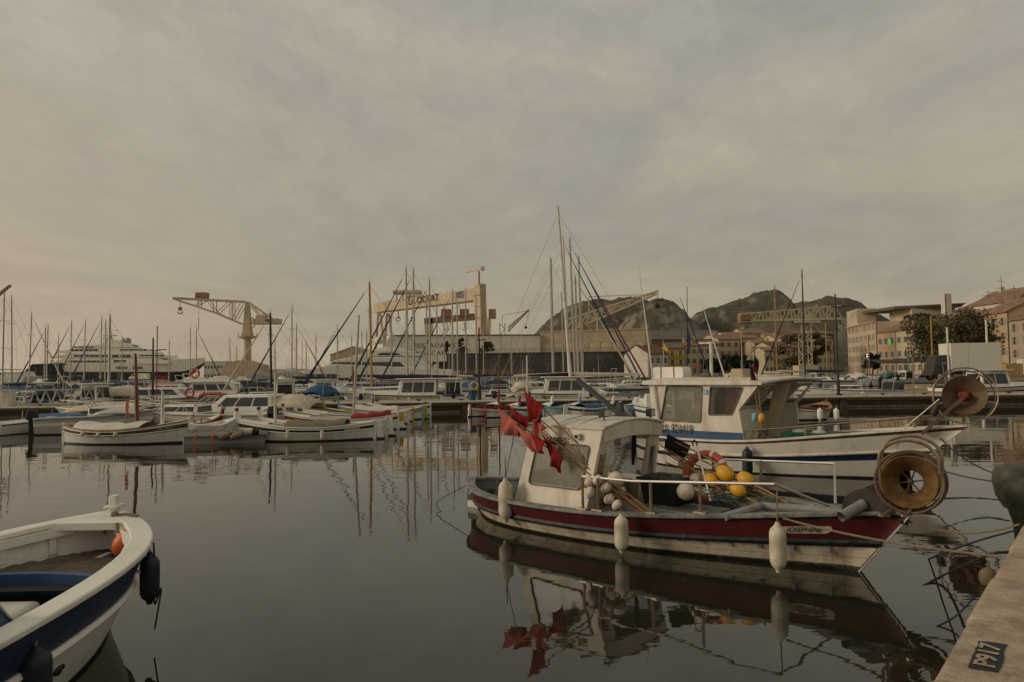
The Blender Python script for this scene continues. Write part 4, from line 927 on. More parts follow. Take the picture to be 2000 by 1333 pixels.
o = b.build('tangled_line', ['net_green', 'rope_dark']); o.location = BF.o; o.rotation_euler = (0, 0, BF.yaw); tag(o, 'tangled line and netting at the cream boat wheelhouse corner', 'line')

# ================================================================ blue and white launch, lower left
CF = Frame((-4.194, 1.592), R(90.87))
CH = Hull(6.0, 2.16, .95, .77, .82, rb=.21, rs=.1, low=.42, draft=.4, full=.28, pb=5.1, ps=3.0, ends=.70, stem=.05)
def CW(p): return CF.o + CF.u * p[0] + CF.w * p[1] + V((0, 0, p[2]))
def launch():
    t = thing('launch', 'navy and white wooden launch with teak fore deck in the near left corner', 'boat', CF.o, CF.yaw); h = CH
    b = MB(); h.outer(b, [(-1, 0, 2), (0, .04, 2), (.04, .60, 1), (.60, 1.0, 0)], 36); b.build('hull', ['navy', 'boat_white', 'dark_bottom'], t)
    b = MB(); h.strake(b, .60, .038, n=34); b.build('rubbing_strake', 'boat_white', t)
    b = MB(); h.cap(b, .045, .15, .05, 0, 36); b.build('gunwale', 'boat_white', t, bevel=.012)
    zd = .65
    b = MB(); h.inner(b, .10, .4, 0, 1, zd=zd - .03, t0=.76, t1=.997, n=34); h.inner(b, .10, .4, 0, 1, zd=.13, t0=.1, t1=.76, n=14); b.build('inner_bulwark', ['boat_white', 'dark_int'], t)
    for sd in (1, -1):
        for k in range(9):
            tt = .50 + .44 * k / 8; p = h.plan(tt, .105, sd); n_ = h.plan(tt, .16, sd); d = (n_ - p).normalized(); p.z -= .002; T = Matrix.Translation(p) @ Matrix.Rotation(math.atan2(d.y, d.x), 4, 'Z')
            b = MB(); b.box(-.005, .055, -.035, .035, zd - p.z, 0, T=T); b.build('rib', 'boat_white', t, bevel=.006)
        b = MB(); rows = []
        for k in range(15):
            tt = .46 + .50 * k / 14; p = h.plan(tt, .13, sd); i_ = h.plan(tt, .19, sd); rows.append([p + V((0, 0, -.085)), p + V((0, 0, -.005)), i_ + V((0, 0, -.005)), i_ + V((0, 0, -.085))])
        b.grid(rows, 0, close=True); b.build('stringer', 'boat_white', t)
    # breasthook at the bow
    b = MB(); T = [.93 + .066 * i / 8 for i in range(9)]; up = [[h.plan(q, .05, 1) + V((0, 0, .053)), h.plan(q, .05, -1) + V((0, 0, .053))] for q in T]; lo = [[a - V((0, 0, .07)), c - V((0, 0, .07))] for a, c in up]
    b.grid(up); b.grid(lo); b.grid([[u[0] for u in up], [l[0] for l in lo]]); b.grid([[u[1] for u in up], [l[1] for l in lo]]); b.add([up[0][0], up[0][1], lo[0][1], lo[0][0]], [(0, 1, 2, 3)]); b.build('breasthook', 'boat_white', t)
    # teak planks of the fore deck, end cut to a curve
    zd = .65; xc = CF.lev(110, 1119, zd + .05).x - .06; bow_w = lambda x, d=.15: min(h.plan(min(.99, x / 6.0), d, 1).y, h.plan(min(.99, x / 6.0), d, 1, zd / h.sheer(min(.99, x / 6.0))).y)
    for k in range(-13, 14):
        y = k * .078; xs_ = xc + .09 + .20 * (1 - (y / .95) ** 2) - .20; xx = 5.95
        while xx > 3.5 and bow_w(xx) < abs(y) + .037: xx -= .02
        if xx > xs_ + .06:
            b = MB(); b.box(xs_, xx, y - .0365, y + .0365, zd - .018, zd + .004); b.build('deck_plank', 'teak', t)
    b = MB(); xs2 = [xc + .05 + (5.75 - xc) * i / 12 for i in range(13)]; b.grid([[V((x, bow_w(x, .13), zd - .022)), V((x, -bow_w(x, .13), zd - .022))] for x in xs2]); b.build('deck_underlay', 'dark_int', t)
    b = MB(); b.box(xc + .75, xc + .97, -.22, -.16, zd + .005, zd + .010); b.box(xc + .65, xc + .80, .30, .36, zd + .005, zd + .010); b.build('deck_pad', 'pale_grey', t)
    # curved blue coaming round the cockpit opening and the dark well
    n = 16; W0 = .80
    def arc(o_): return [(xc - .20 * (y / 1.0) ** 2 + o_, y * (W0 + o_)) for y in [1 - 2 * i / n for i in range(n + 1)]]
    A0, A1 = arc(0), arc(.07)
    b = MB(); b.grid([[V((a[0], a[1], zd - .12)), V((a[0], a[1], zd + .06)), V((q_[0], q_[1], zd + .06)), V((q_[0], q_[1], zd - .02))] for a, q_ in zip(A0, A1)]); b.build('coaming', 'blue_paint', t)
    for sd in (1, -1):
        b = MB(); b.box(.6, xc - .14, min(sd * W0, sd * (W0 + .07)), max(sd * W0, sd * (W0 + .07)), zd - .10, zd + .06); b.build('side_coaming', 'blue_paint', t)
        b = MB(); b.grid([[V((x, sd * (W0 + .07), zd)), V((x, sd * bow_w(x, .12), zd))] for x in [.9 + (xc - .6) * i / 8 for i in range(9)]]); b.build('side_deck', 'boat_white', t)
    b = MB(); b.grid([[V((x, .6, .14)), V((x, -.6, .14))] for x in (.6, 2, xc)]); b.add([(xc + .03, .6, .14), (xc + .03, -.6, .14), (xc + .03, -.74, zd - .05), (xc + .03, .74, zd - .05)], [(0, 1, 2, 3)]); b.build('cockpit_sole', 'dark_int', t)
    p = CF.lev(48, 1172, .56); b = MB(); b.hexa([(p.x - .55, p.y - .16, .15), (p.x + .12, p.y - .16, .15), (p.x + .12, p.y + .40, .15), (p.x - .55, p.y + .40, .15)], [(p.x - .50, p.y - .10, .54), (p.x + .05, p.y - .10, .54), (p.x + .05, p.y + .40, .54), (p.x - .50, p.y + .40, .54)]); b.build('engine_box', 'boat_white', t, bevel=.03)
    # blue spray cover at the frame edge
    p = CF.lev(58, 1222, zd + .04); b = MB(); b.hexa([(p.x - 1.6, p.y, zd + .02), (p.x, p.y, zd + .02), (p.x, p.y + .9, zd + .02), (p.x - 1.6, p.y + .9, zd + .02)], [(p.x - 1.6, p.y + .05, 1.02), (p.x - .36, p.y + .05, 1.02), (p.x - .36, p.y + .9, 1.02), (p.x - 1.6, p.y + .9, 1.02)]); b.build('spray_cover', 'blue_paint', t, bevel=.03)
    b = MB(); b.tube([(p.x - .35, p.y + .03, 1.01), (p.x - .2, p.y + .01, .82), (p.x - .02, p.y - .02, .64)], .008); b.build('cover_cord', 'cloth_white', t)
    # stem post with a cross piece, cleat, fairlead, vent
    x = 6.0 + .17; b = MB(); b.box(x - .05, x + .05, -.035, .035, .85, 1.16); b.box(x - .09, x + .09, -.07, .07, 1.03, 1.06); b.build('stem_post', 'boat_white', t, bevel=.008)
    p = CF.lev(110, 1014, 1.0); b = MB(); y_ = h.plan(.80, .05, 1).y; b.tube([(4.7, y_, .955), (5.0, y_, .955)], .014); b.tube([(4.8, y_, .90), (4.8, y_, .955)], .018); b.tube([(4.9, y_, .90), (4.9, y_, .955)], .018); b.build('cleat', 'steel', t)
    q = h.pt(.62, .36, -1, .01); b = MB(); b.ball(q, .05, .02, .035); b.ball(q + V((.05, -.0, .01)), .022, .02, .022); b.build('hull_fitting', 'black_rubber', t)
    b = MB(); pts = [h.plan(.955, -.03, -1) + V((0, 0, .06)), h.plan(.965, .05, -1) + V((0, 0, .075)), h.plan(.975, .13, -1) + V((0, 0, .06)), h.plan(.975, .16, -1) + V((-.05, .05, -.12))]; b.tube(pts, .016); b.ball(pts[2], .04); b.build('lashing', 'rope', t)
launch()
t = thing('buoy', 'orange buoy tucked in the bow of the navy launch', 'buoy', CW(CF.lev(246, 1084, .66)), CF.yaw); b = MB(); b.ball((0, 0, .12), .10, .115, .16, 16, 10, T=Matrix.Rotation(.7, 3, 'X')); b.build('body', 'orange', t); b = MB(); b.tube([(0, .08, .22), (.05, .12, .30)], .018); b.build('eye', 'rope', t)
p0 = P(293, 1078, 6.70); p1 = P(293, 1180, 6.70); fender('fender', 'black fender hanging off the bow of the navy launch', p0, p0.z - p1.z, .085, 'fender_navy', P(288, 1050, 6.80))
p0 = P(70, 1262, 4.85); fender('fender', 'navy fender with cord on the near side of the launch', p0, .42, .10, 'fender_navy', P(70, 1215, 4.92))
rope('thin dark line dropping from the launch bow into the water', [P(300, 1060, 6.72), P(303, 1120, 6.66), P(302, 1180, 6.66), P(315, 1150, 6.64), P(302, 1230, 6.62)], .008, 'rope_dark')

# ================================================================ mooring lines and quay-side gear
qe = lambda d, z=QZ: V((qa.x, qa.y, z)) + QE * d
bow = JW(JH.pt(1, .9))
rope('pale rope from the red boat deck down across to the quay edge', [JW(JF.at(1530, 1013, -.85)), qe((G(1955, 1092, QZ) - qa).dot(QE), QZ + .02)], .012, 'rope', .05)
rope('slack brown rope from the red boat bow to the quay corner', [bow, qe((G(1987, 1030, QZ) - qa).dot(QE), QZ + .03)], .012, 'rope', .12)
rope('dark mooring rope running from the cream boat bow toward the right, upper one', [BW(BH.pt(.985, .8, -1)), G(2060, 925, .6)], .013, 'rope_dark', .35)
rope('dark mooring rope from the cream boat stem dipping to the water, lower one', [BW(BH.pt(.97, .45, -1)), G(2030, 942, .25)], .013, 'rope_dark', .18)
rope('dark rope rising from the water to the quay beside the olive fender', [G(1765, 1158, .0) + V((0, 0, -.05)), G(1850, 1120, .10), P(1930, 1085, 6.6), qe((G(1968, 1068, QZ) - qa).dot(QE), QZ - .05)], .014, 'rope_dark')
rope('blue rope hanging in a curve against the quay wall', [G(1815, 1225, 0) + V((0, 0, -.03)), G(1865, 1205, .08), G(1905, 1165, .3)], .009, 'rope_blue')
rope('blue tied rope stretched low toward the olive fender', [G(1812, 1090, 0.0) + V((0, 0, -.02)), P(1900, 1060, 7.0), qe((G(1985, 1035, QZ) - qa).dot(QE), QZ)], .010, 'rope_blue')
rope('thin dark line from the red boat stern into the water', [JW(JH.pt(.03, .95, -1)), JW((-.55, -.55, .12)), JW((-.12, -.75, -.05))], .007, 'rope_dark')
rope('thin dark line from the wheelhouse flags to the stern fender', [JW(JF.at(1004, 852, -1.05)), JW(JF.at(987, 934, -1.08))], .006, 'rope_dark')
c = G(1930, 1125, .10); t = thing('mooring_float', 'small dirty brown float against the quay wall', 'float', (c.x, c.y, -.02)); b = MB(); b.ball((0, 0, .10), .095, .095, .11, 14, 10); b.build('body', 'rope', t); b = MB(); b.tube([(.0, 0, .20), (.04, .03, .27)], .012); b.build('eye', 'rope', t)
# big olive rubber fender at the corner of the quay
c = P(2010, 985, 8.6); t = thing('quay_fender', 'large dark olive rounded rubber fender at the quay edge', 'fender', (c.x, c.y, 0))
b = MB(); zc = ZP(1996, 960, 8.6)
b.lathe([(.12, -.3), (.15, .2), (.17, zc - .38), (.22, zc - .22), (.25, zc - .06), (.245, zc + .04), (.2, zc + .12), (.1, zc + .16), (.001, zc + .165)], (0, 0, 0), (0, 0, 1), 22); b.build('near_lobe', 'olive_rubber', t)
b = MB(); b.lathe([(.14, zc - .25), (.22, zc - .1), (.25, zc + .08), (.24, zc + .18), (.2, zc + .25), (.1, zc + .285), (.001, zc + .29)], (.06, .30, 0), (0, 0, 1), 22); b.build('far_lobe', 'olive_rubber', t)
# ================================================================ boat kinds
def place(px, D, head):                          # heading: degrees from +X (to the right), counter-clockwise
    return V((XP(px, D), D, 0)), R(head)
def pointu(label, px0, px1, D, bow='r', skew=0.0, cols=('hull_white', 'navy', 'boat_white', 'dark_bottom'), rail='boat_white', inside='sky_blue', stemtip='cloth_red', rudder='boat_white', rudtop=None, cover=None, mast=None, capian=.32, free=.42, band=(.60, .84), name=None, beam=None, deckm='boat_white', group='small wooden boats moored before the pier'):
    """double-ended wooden boat seen from the side between two picture columns; skew turns it"""
    xa, xb = XP(px0, D), XP(px1, D); L = abs(xb - xa) / max(.3, math.cos(R(skew))); B = beam or L * .34
    mid = V(((xa + xb) / 2, D + B * .3, 0)); yaw = R(skew) if bow == 'r' else R(180 + skew)
    o = mid - V((math.cos(yaw), math.sin(yaw), 0)) * L / 2
    t = thing('wooden_boat', label, 'boat', o, yaw, group)
    h = Hull(L, B, free * 1.62, free, free * 1.32, rb=.24, rs=.08, low=.45, draft=.3, full=.32, pb=2.4, ps=2.6, ends=.7, stem=.035)
    hull, bnd, low, bot = cols
    b = MB(); h.outer(b, [(-1, .0, 3), (0, .10, 3), (.10, band[0], 0), (band[0], band[1], 1), (band[1], 1, 2)], 18); b.build('hull', [hull, bnd, low, bot], t)
    b = MB(); h.strake(b, band[0], .022, 0, n=16); h.strake(b, band[1], .016, 0, n=16); b.build('rubbing_strake', low, t)
    b = MB(); h.cap(b, .025, .09, .035, 0, 18); b.build('gunwale', rail, t)
    b = MB(); h.inner(b, .09, .3, 0, 1, 14, .06, .94, zd=free - .18); b.build('inner_bulwark', [inside, deckm], t)
    for sd in (1, -1):
        for k in range(9):
            tt = .12 + .76 * k / 8; p = h.plan(tt, .10, sd); b = MB(); b.box(p.x - .02, p.x + .02, min(p.y, p.y * .93), max(p.y, p.y * .93), free - .18, p.z); b.build('rib', low, t)
    b = MB(); T = [.80 + .19 * i / 5 for i in range(6)]; b.grid([[h.plan(q, .08, 1) + V((0, 0, .02)), V((h.plan(q, .08, 1).x, 0, h.sheer(q) + .06)), h.plan(q, .08, -1) + V((0, 0, .02))] for q in T]); b.build('fore_deck', deckm, t)
    for x in (.25, .58):
        w_ = h.plan(x, .1, 1).y; b = MB(); b.box(L * x - .12, L * x + .12, -w_, w_, h.sheer(x) - .13, h.sheer(x) - .09); b.build('thwart', deckm, t)
    # tall stem head and stern post
    e = h.pt(1, 1); b = MB(); b.prism([(e.x - .16, e.z - .1), (e.x + .02, e.z - .1), (e.x + .05, e.z + capian * .6), (e.x + .10, e.z + capian), (e.x - .02, e.z + capian + .03), (e.x - .09, e.z + capian * .5)], -.04, .04); st = b.build('stem_post', low, t)
    if stemtip: b = MB(); b.prism([(e.x - .03, e.z + capian * .78), (e.x + .085, e.z + capian * .78), (e.x + .105, e.z + capian + .01), (e.x - .025, e.z + capian + .045)], -.045, .045); b.build('stem_tip', stemtip, st)
    e0 = h.pt(0, 1); b = MB(); b.prism([(e0.x - .03, -.2), (e0.x + .07, -.2), (e0.x + .07, e0.z + .10), (e0.x - .03, e0.z + .10)], -.035, .035); b.build('stern_post', low, t)
    if rudder:
        z1 = e0.z + .12; b = MB(); b.prism([(e0.x - .06, -.3), (e0.x - .06, z1), (e0.x - .22, z1), (e0.x - .26, .25), (e0.x - .38, .0), (e0.x - .40, -.3)], -.025, .025); r_ = b.build('rudder', rudder, t)
        if rudtop: b = MB(); b.prism([(e0.x - .055, z1 * .45), (e0.x - .055, z1 + .004), (e0.x - .225, z1 + .004), (e0.x - .262, z1 * .45)], -.029, .029); b.build('rudder_head', rudtop, r_)
        b = MB(); b.prism([(e0.x - .055, -.3), (e0.x - .055, .07), (e0.x - .365, .07), (e0.x - .405, -.3)], -.03, .03); b.build('rudder_foot', bot, r_)
    if cover:
        x0, x1, cm = cover; b = MB(); rows = []
        for i in range(9):
            tt = x0 + (x1 - x0) * i / 8; w_ = h.plan(tt, .03, 1).y; z = h.sheer(tt) + .05; hump = .20 + .04 * math.sin(i * 2.1)
            rows.append([V((L * tt, s_ * w_ * 1.02, z - .10 if abs(s_) == 1 else z + hump * (1 - s_ * s_))) for s_ in (-1, -.96, -.6, -.2, .2, .6, .96, 1)])
        b.grid(rows); b.build('cover', cm, t, ang=60)
    for (f, top, mm, rr, rake) in mast or ():
        x = L * f; b = MB(); b.tube([(x, 0, free - .2), (x + rake * .5, 0, (top + free) / 2), (x + rake, 0, top)], [rr, rr * .95, rr * .6], 0, 8); b.build('mast', mm, t)
    t['hL'] = L
    return t, h
def fend(label, t, h, tt, side, mtl='fender_white', sz=.42, r=.07, group='fenders on the wooden boats'):
    p = h.pt(tt, .92, side, .09); M = Matrix.Translation(t.location) @ Matrix.Rotation(t.rotation_euler[2], 4, 'Z'); q = h.plan(tt, .04, side) + V((0, 0, .04))
    return fender('fender', label, M @ p, sz, r, mtl, M @ q, group)
def outboard(parent, x, y, z, big=1.0, col='black_rubber'):
    o = bpy.data.objects.new('outboard_motor', None); COL.objects.link(o); o.parent = parent; o.location = (x, y, z)
    b = MB(); s = big; b.hexa([(-.42 * s, -.17 * s, .12 * s), (.05 * s, -.17 * s, .12 * s), (.05 * s, .17 * s, .12 * s), (-.42 * s, .17 * s, .12 * s)], [(-.36 * s, -.13 * s, .55 * s), (.0, -.13 * s, .5 * s), (.0, .13 * s, .5 * s), (-.36 * s, .13 * s, .55 * s)]); b.build('cowling', col, o, bevel=.05 * s)
    b = MB(); b.hexa([(-.28 * s, -.06 * s, -.7 * s), (-.05 * s, -.06 * s, -.7 * s), (-.05 * s, .06 * s, -.7 * s), (-.28 * s, .06 * s, -.7 * s)], [(-.30 * s, -.09 * s, .13 * s), (.02 * s, -.09 * s, .13 * s), (.02 * s, .09 * s, .13 * s), (-.30 * s, .09 * s, .13 * s)]); b.build('leg', col, o)
    return o
def motorboat(label, px, D, L, head, kind='cuddy', cols=('boat_white', 'boat_white', 'dark_bottom'), glass='glass', canopy=None, motors=1, mcol='black_rubber', deckm='boat_white', free=.75, name='motor_boat', stripe=None, group='motor boats in the marina', extra=None, rail=True):
    o, yaw = place(px, D, head); o -= V((math.cos(yaw), math.sin(yaw), 0)) * L / 2
    t = thing(name, label, 'motor boat', o, yaw, group); B = min(3.6, L * .36)
    h = Hull(L, B, free * 1.35, free, free * .95, rb=L * .10, rs=0, transom=True, low=.4, draft=.35, full=.25, pb=2.4, ws=.9, ends=.8)
    b = MB(); h.outer(b, [(-1, .08, 2), (.08, .55, 0), (.55, .72, 1), (.72, 1, 0)], 14); b.build('hull', [cols[0], stripe or cols[1], cols[2]], t)
    b = MB(); h.cap(b, .03, .14, .04, 0, 14); b.build('gunwale', deckm, t)
    b = MB(); h.inner(b, .14, .35, 0, 1, 10, 0, .5, zd=free - .35); h.inner(b, .14, .02, 0, 0, 8, .5, .99); b.build('deck', [deckm, 'pale_grey'], t)
    z = free
    def house(x0, x1, wf, z0, z1, rf=.5, ra=.1, win=True, m_=deckm, nm='cabin'):
        w0 = B / 2 * wf; b = MB(); w1 = w0 * .86
        b.hexa([(x0, -w0, z0), (x1, -w0 * .8, z0), (x1, w0 * .8, z0), (x0, w0, z0)], [(x0 + ra, -w1, z1), (x1 - rf, -w1 * .85, z1), (x1 - rf, w1 * .85, z1), (x0 + ra, w1, z1)]); cb = b.build(nm, m_, t, bevel=.05)
        if win:
            dz = z1 - z0; a, c = .35, .85
            for sd in (-1, 1):
                def S(u, v): 
                    X = (x0 + ra * v) * (1 - u) + (x1 - rf * v) * u; Y = (w0 * (1 - v) + w1 * v) * (1 - u) + (w0 * .8 * (1 - v) + w1 * .85 * v) * u; return V((X, sd * (Y + .012), z0 + dz * v))
                nwin = 2 if x1 - x0 < 2.6 else 3
                for i in range(nwin):
                    u0, u1 = .06 + .86 * i / nwin, .06 + .86 * (i + 1) / nwin - .03; b = MB(); b.add([S(u0, a), S(u1, a), S(u1, c), S(u0, c)], [(0, 1, 2, 3)]); b.build('window', glass, cb)
            b = MB(); q = lambda v, s_: V((x1 - rf * v + .012, s_ * (w0 * .8 * (1 - v) + w1 * .85 * v) * .9, z0 + dz * v)); b.add([q(a, -1), q(a, 1), q(c, 1), q(c, -1)], [(0, 1, 2, 3)]); b.build('windscreen', glass, cb)
            b = MB(); q = lambda v, s_: V((x0 + ra * v - .012, s_ * (w0 * (1 - v) + w1 * v) * .8, z0 + dz * v)); b.add([q(.25, 1), q(.25, -1), q(c, -1), q(c, 1)], [(0, 1, 2, 3)]); b.build('aft_pane', glass, cb)
        return cb
    top = z
    if kind == 'skiff':
        for x in (.25, .55): b = MB(); b.box(L * x - .15, L * x + .15, -B * .4, B * .4, z - .14, z - .1); b.build('thwart', 'old_wood', t)
        top = z + .1
    if kind == 'open':
        house(L * .42, L * .56, .35, z - .35, z + .55, .12, .05, False, nm='console')
        b = MB(); b.add([(L * .56, -.35, z + .55), (L * .56, .35, z + .55), (L * .50, .3, z + .95), (L * .50, -.3, z + .95)], [(0, 1, 2, 3)]); b.build('windscreen', 'glass_clear', t); top = z + .9
    elif kind == 'cuddy':
        house(L * .48, L * .88, .74, z, z + .42, .9, 0, True); w_ = B / 2 * .7
        b = MB(); b.panel((L * .50, -w_, z + .40), (L * .50, w_, z + .40), (L * .42, w_ * .85, z + .85), (L * .42, -w_ * .85, z + .85), [(.04, .48, .1, .9), (.52, .96, .1, .9)], .03); b.build('windscreen_frame', 'steel', t); top = z + .85
    elif kind == 'wheelhouse':
        house(L * .34, L * .64, .66, z - .3, z + 1.25, .35, -.05); b = MB(); b.box(L * .28, L * .64, -B * .32, B * .32, z + 1.25, z + 1.33); b.build('roof', deckm, t, bevel=.03); house(L * .62, L * .86, .6, z, z + .35, .5, 0, False); top = z + 1.35
    elif kind == 'cruiser':
        house(L * .25, L * .68, .80, z, z + .85, 1.0, .1); house(L * .62, L * .92, .62, z + .02, z + .35, 1.0, 0, False, nm='fore_cabin'); top = z + .9
    elif kind == 'fly':
        house(L * .22, L * .66, .84, z, z + 1.15, 1.0, .0); b = MB(); b.hexa([(L * .16, -B * .42, z + 1.15), (L * .54, -B * .36, z + 1.15), (L * .54, B * .36, z + 1.15), (L * .16, B * .42, z + 1.15)], [(L * .16, -B * .42, z + 1.28), (L * .50, -B * .34, z + 1.40), (L * .50, B * .34, z + 1.40), (L * .16, B * .42, z + 1.28)]); b.build('fly_bridge', deckm, t, bevel=.04)
        house(L * .40, L * .50, .55, z + 1.3, z + 1.75, .25, .05, False, nm='fly_console'); house(L * .6, L * .92, .66, z + .02, z + .4, 1.2, 0, False, nm='fore_cabin'); top = z + 1.5
        b = MB(); b.tube([(L * .18, -B * .36, z + 1.3), (L * .14, -B * .3, z + 2.0), (L * .14, B * .3, z + 2.0), (L * .18, B * .36, z + 1.3)], .035); b.build('radar_arch', deckm, t)
    if canopy:
        x0, x1, hh, cm = canopy; b = MB(); rows = []; w_ = B * .42
        for i in range(9):
            f = i / 8; x = L * (x0 + (x1 - x0) * f); k = max(0, math.sin(math.pi * (.05 + f * .90))) ** .5; tp = z + .12 + (top - z - .12 + hh * .45) * k + .03 * math.sin(i * 3.1 + px); lo = z + (tp - z) * .25
            rows.append([V((x, s_ * w_ * (1 if abs(s_) < 1 else 1.02), lo + (tp - lo) * (1 - abs(s_) ** 3.2))) for s_ in (-1, -.9, -.6, -.2, .2, .6, .9, 1)])
        b.grid(rows); cn = b.build('canopy', cm, t, ang=60); sm = cn.modifiers.new('s', 'SOLIDIFY'); sm.thickness = .03
        for f in (x0 + .03, x1 - .03):
            for sd in (-1, 1): b = MB(); b.tube([(L * f, sd * w_ * .98, z), (L * f, sd * w_ * .95, top + hh * .75)], .018); b.build('canopy_strut', 'steel', t)
    if rail:
        for sd in (-1, 1):
            pts = [h.plan(tt, .05, sd) + V((0, 0, .42 if tt < .97 else .4)) for tt in (.55, .65, .75, .85, .93, .985)]; b = MB(); b.tube([h.plan(.5, .05, sd)] + pts, .017); 
            for p in pts[::2]: b.tube([p, p - V((0, 0, .42))], .014)
            b.build('bow_rail', 'steel', t)
    for k in range(motors): outboard(t, -.12, (k - (motors - 1) / 2) * .5, free * .75, 1.0 if L < 7 else 1.15, mcol)
    rg = random.Random(int(px * 7 + D))
    b = MB(); h.strake(b, .97, .03, 0, n=12); b.build('rubbing_strake', rg.choice(['black_rubber', 'boat_grey', 'black_rubber', 'navy']), t)
    if kind != 'skiff' and D > 40:
        for k in range(rg.choice((1, 1, 2, 3))): x = L * rg.uniform(.2, .6); y = B * rg.uniform(-.3, .3); b = MB(); b.tube([(x, y, z), (x - rg.uniform(-.3, .6), y, top + rg.uniform(.8, 2.6))], [.016, .009], 0, 4); b.build('aerial', rg.choice(['mast_white', 'wire', 'black_paint']), t)
        b = MB(); x = L * .78; b.box(x - .25, x + .25, -.25, .25, h.sheer(.78) + .02, h.sheer(.78) + .10); b.build('deck_hatch', rg.choice(['glass', 'pale_grey', 'teak']), t)
        b = MB(); b.box(.25, .75, -B * .34, B * .34, z - .34, z + .12); b.build('stern_seat', rg.choice(['cloth_cream', 'cloth_navy', 'cloth_white', 'boat_grey', 'cloth_blue']), t, bevel=.05)
        if rg.random() < .6: b = MB(); xx = L * rg.uniform(.12, .3); b.tube([(xx, -B * .4, z), (xx - .3, -B * .36, top + .55), (xx - .3, B * .36, top + .55), (xx, B * .4, z)], .022, 0, 6); b.build('roll_bar', 'steel', t)
        for sd in (-1, 1):
            for k in range(2): p = h.pt(rg.uniform(.15, .7), .55, sd, .1); b = MB(); b.lathe([(.001, -.24), (.07, -.2), (.085, -.1), (.085, .1), (.06, .2), (.001, .26)], p, (0, 0, 1), 8); b.tube([p + V((0, 0, .2)), p + V((0, -sd * .1, .5))], .01, 0, 4); b.build('side_bumper', rg.choice(['fender_white', 'fender_navy', 'boat_white']), t)
    if extra: extra(t, h, L, B, z, top)
    return t
def lifebuoy(label, p, r=.34, m_='orange_ring', ax=(0, 1, 0), group=None):
    t = thing('life_ring', label, 'life ring', p, 0, group); A = V(ax).normalized(); U = A.cross(V((0, 0, 1))).normalized(); b = MB()
    b.tube([V((0, 0, r)) + U * r * .8 * math.cos(q) + V((0, 0, 1)) * r * .8 * math.sin(q) for q in [2 * math.pi * i / 24 for i in range(24)]], r * .24, 0, 8, closed=True); b.build('ring', m_, t)
    for q0 in (45, 135, 225, 315):
        b = MB(); b.tube([V((0, 0, r)) + U * r * .8 * math.cos(R(q0 + d)) + V((0, 0, 1)) * r * .8 * math.sin(R(q0 + d)) for d in (-6, 6)], r * .26, 0, 8); b.build('band', 'cloth_white', t)
    return t
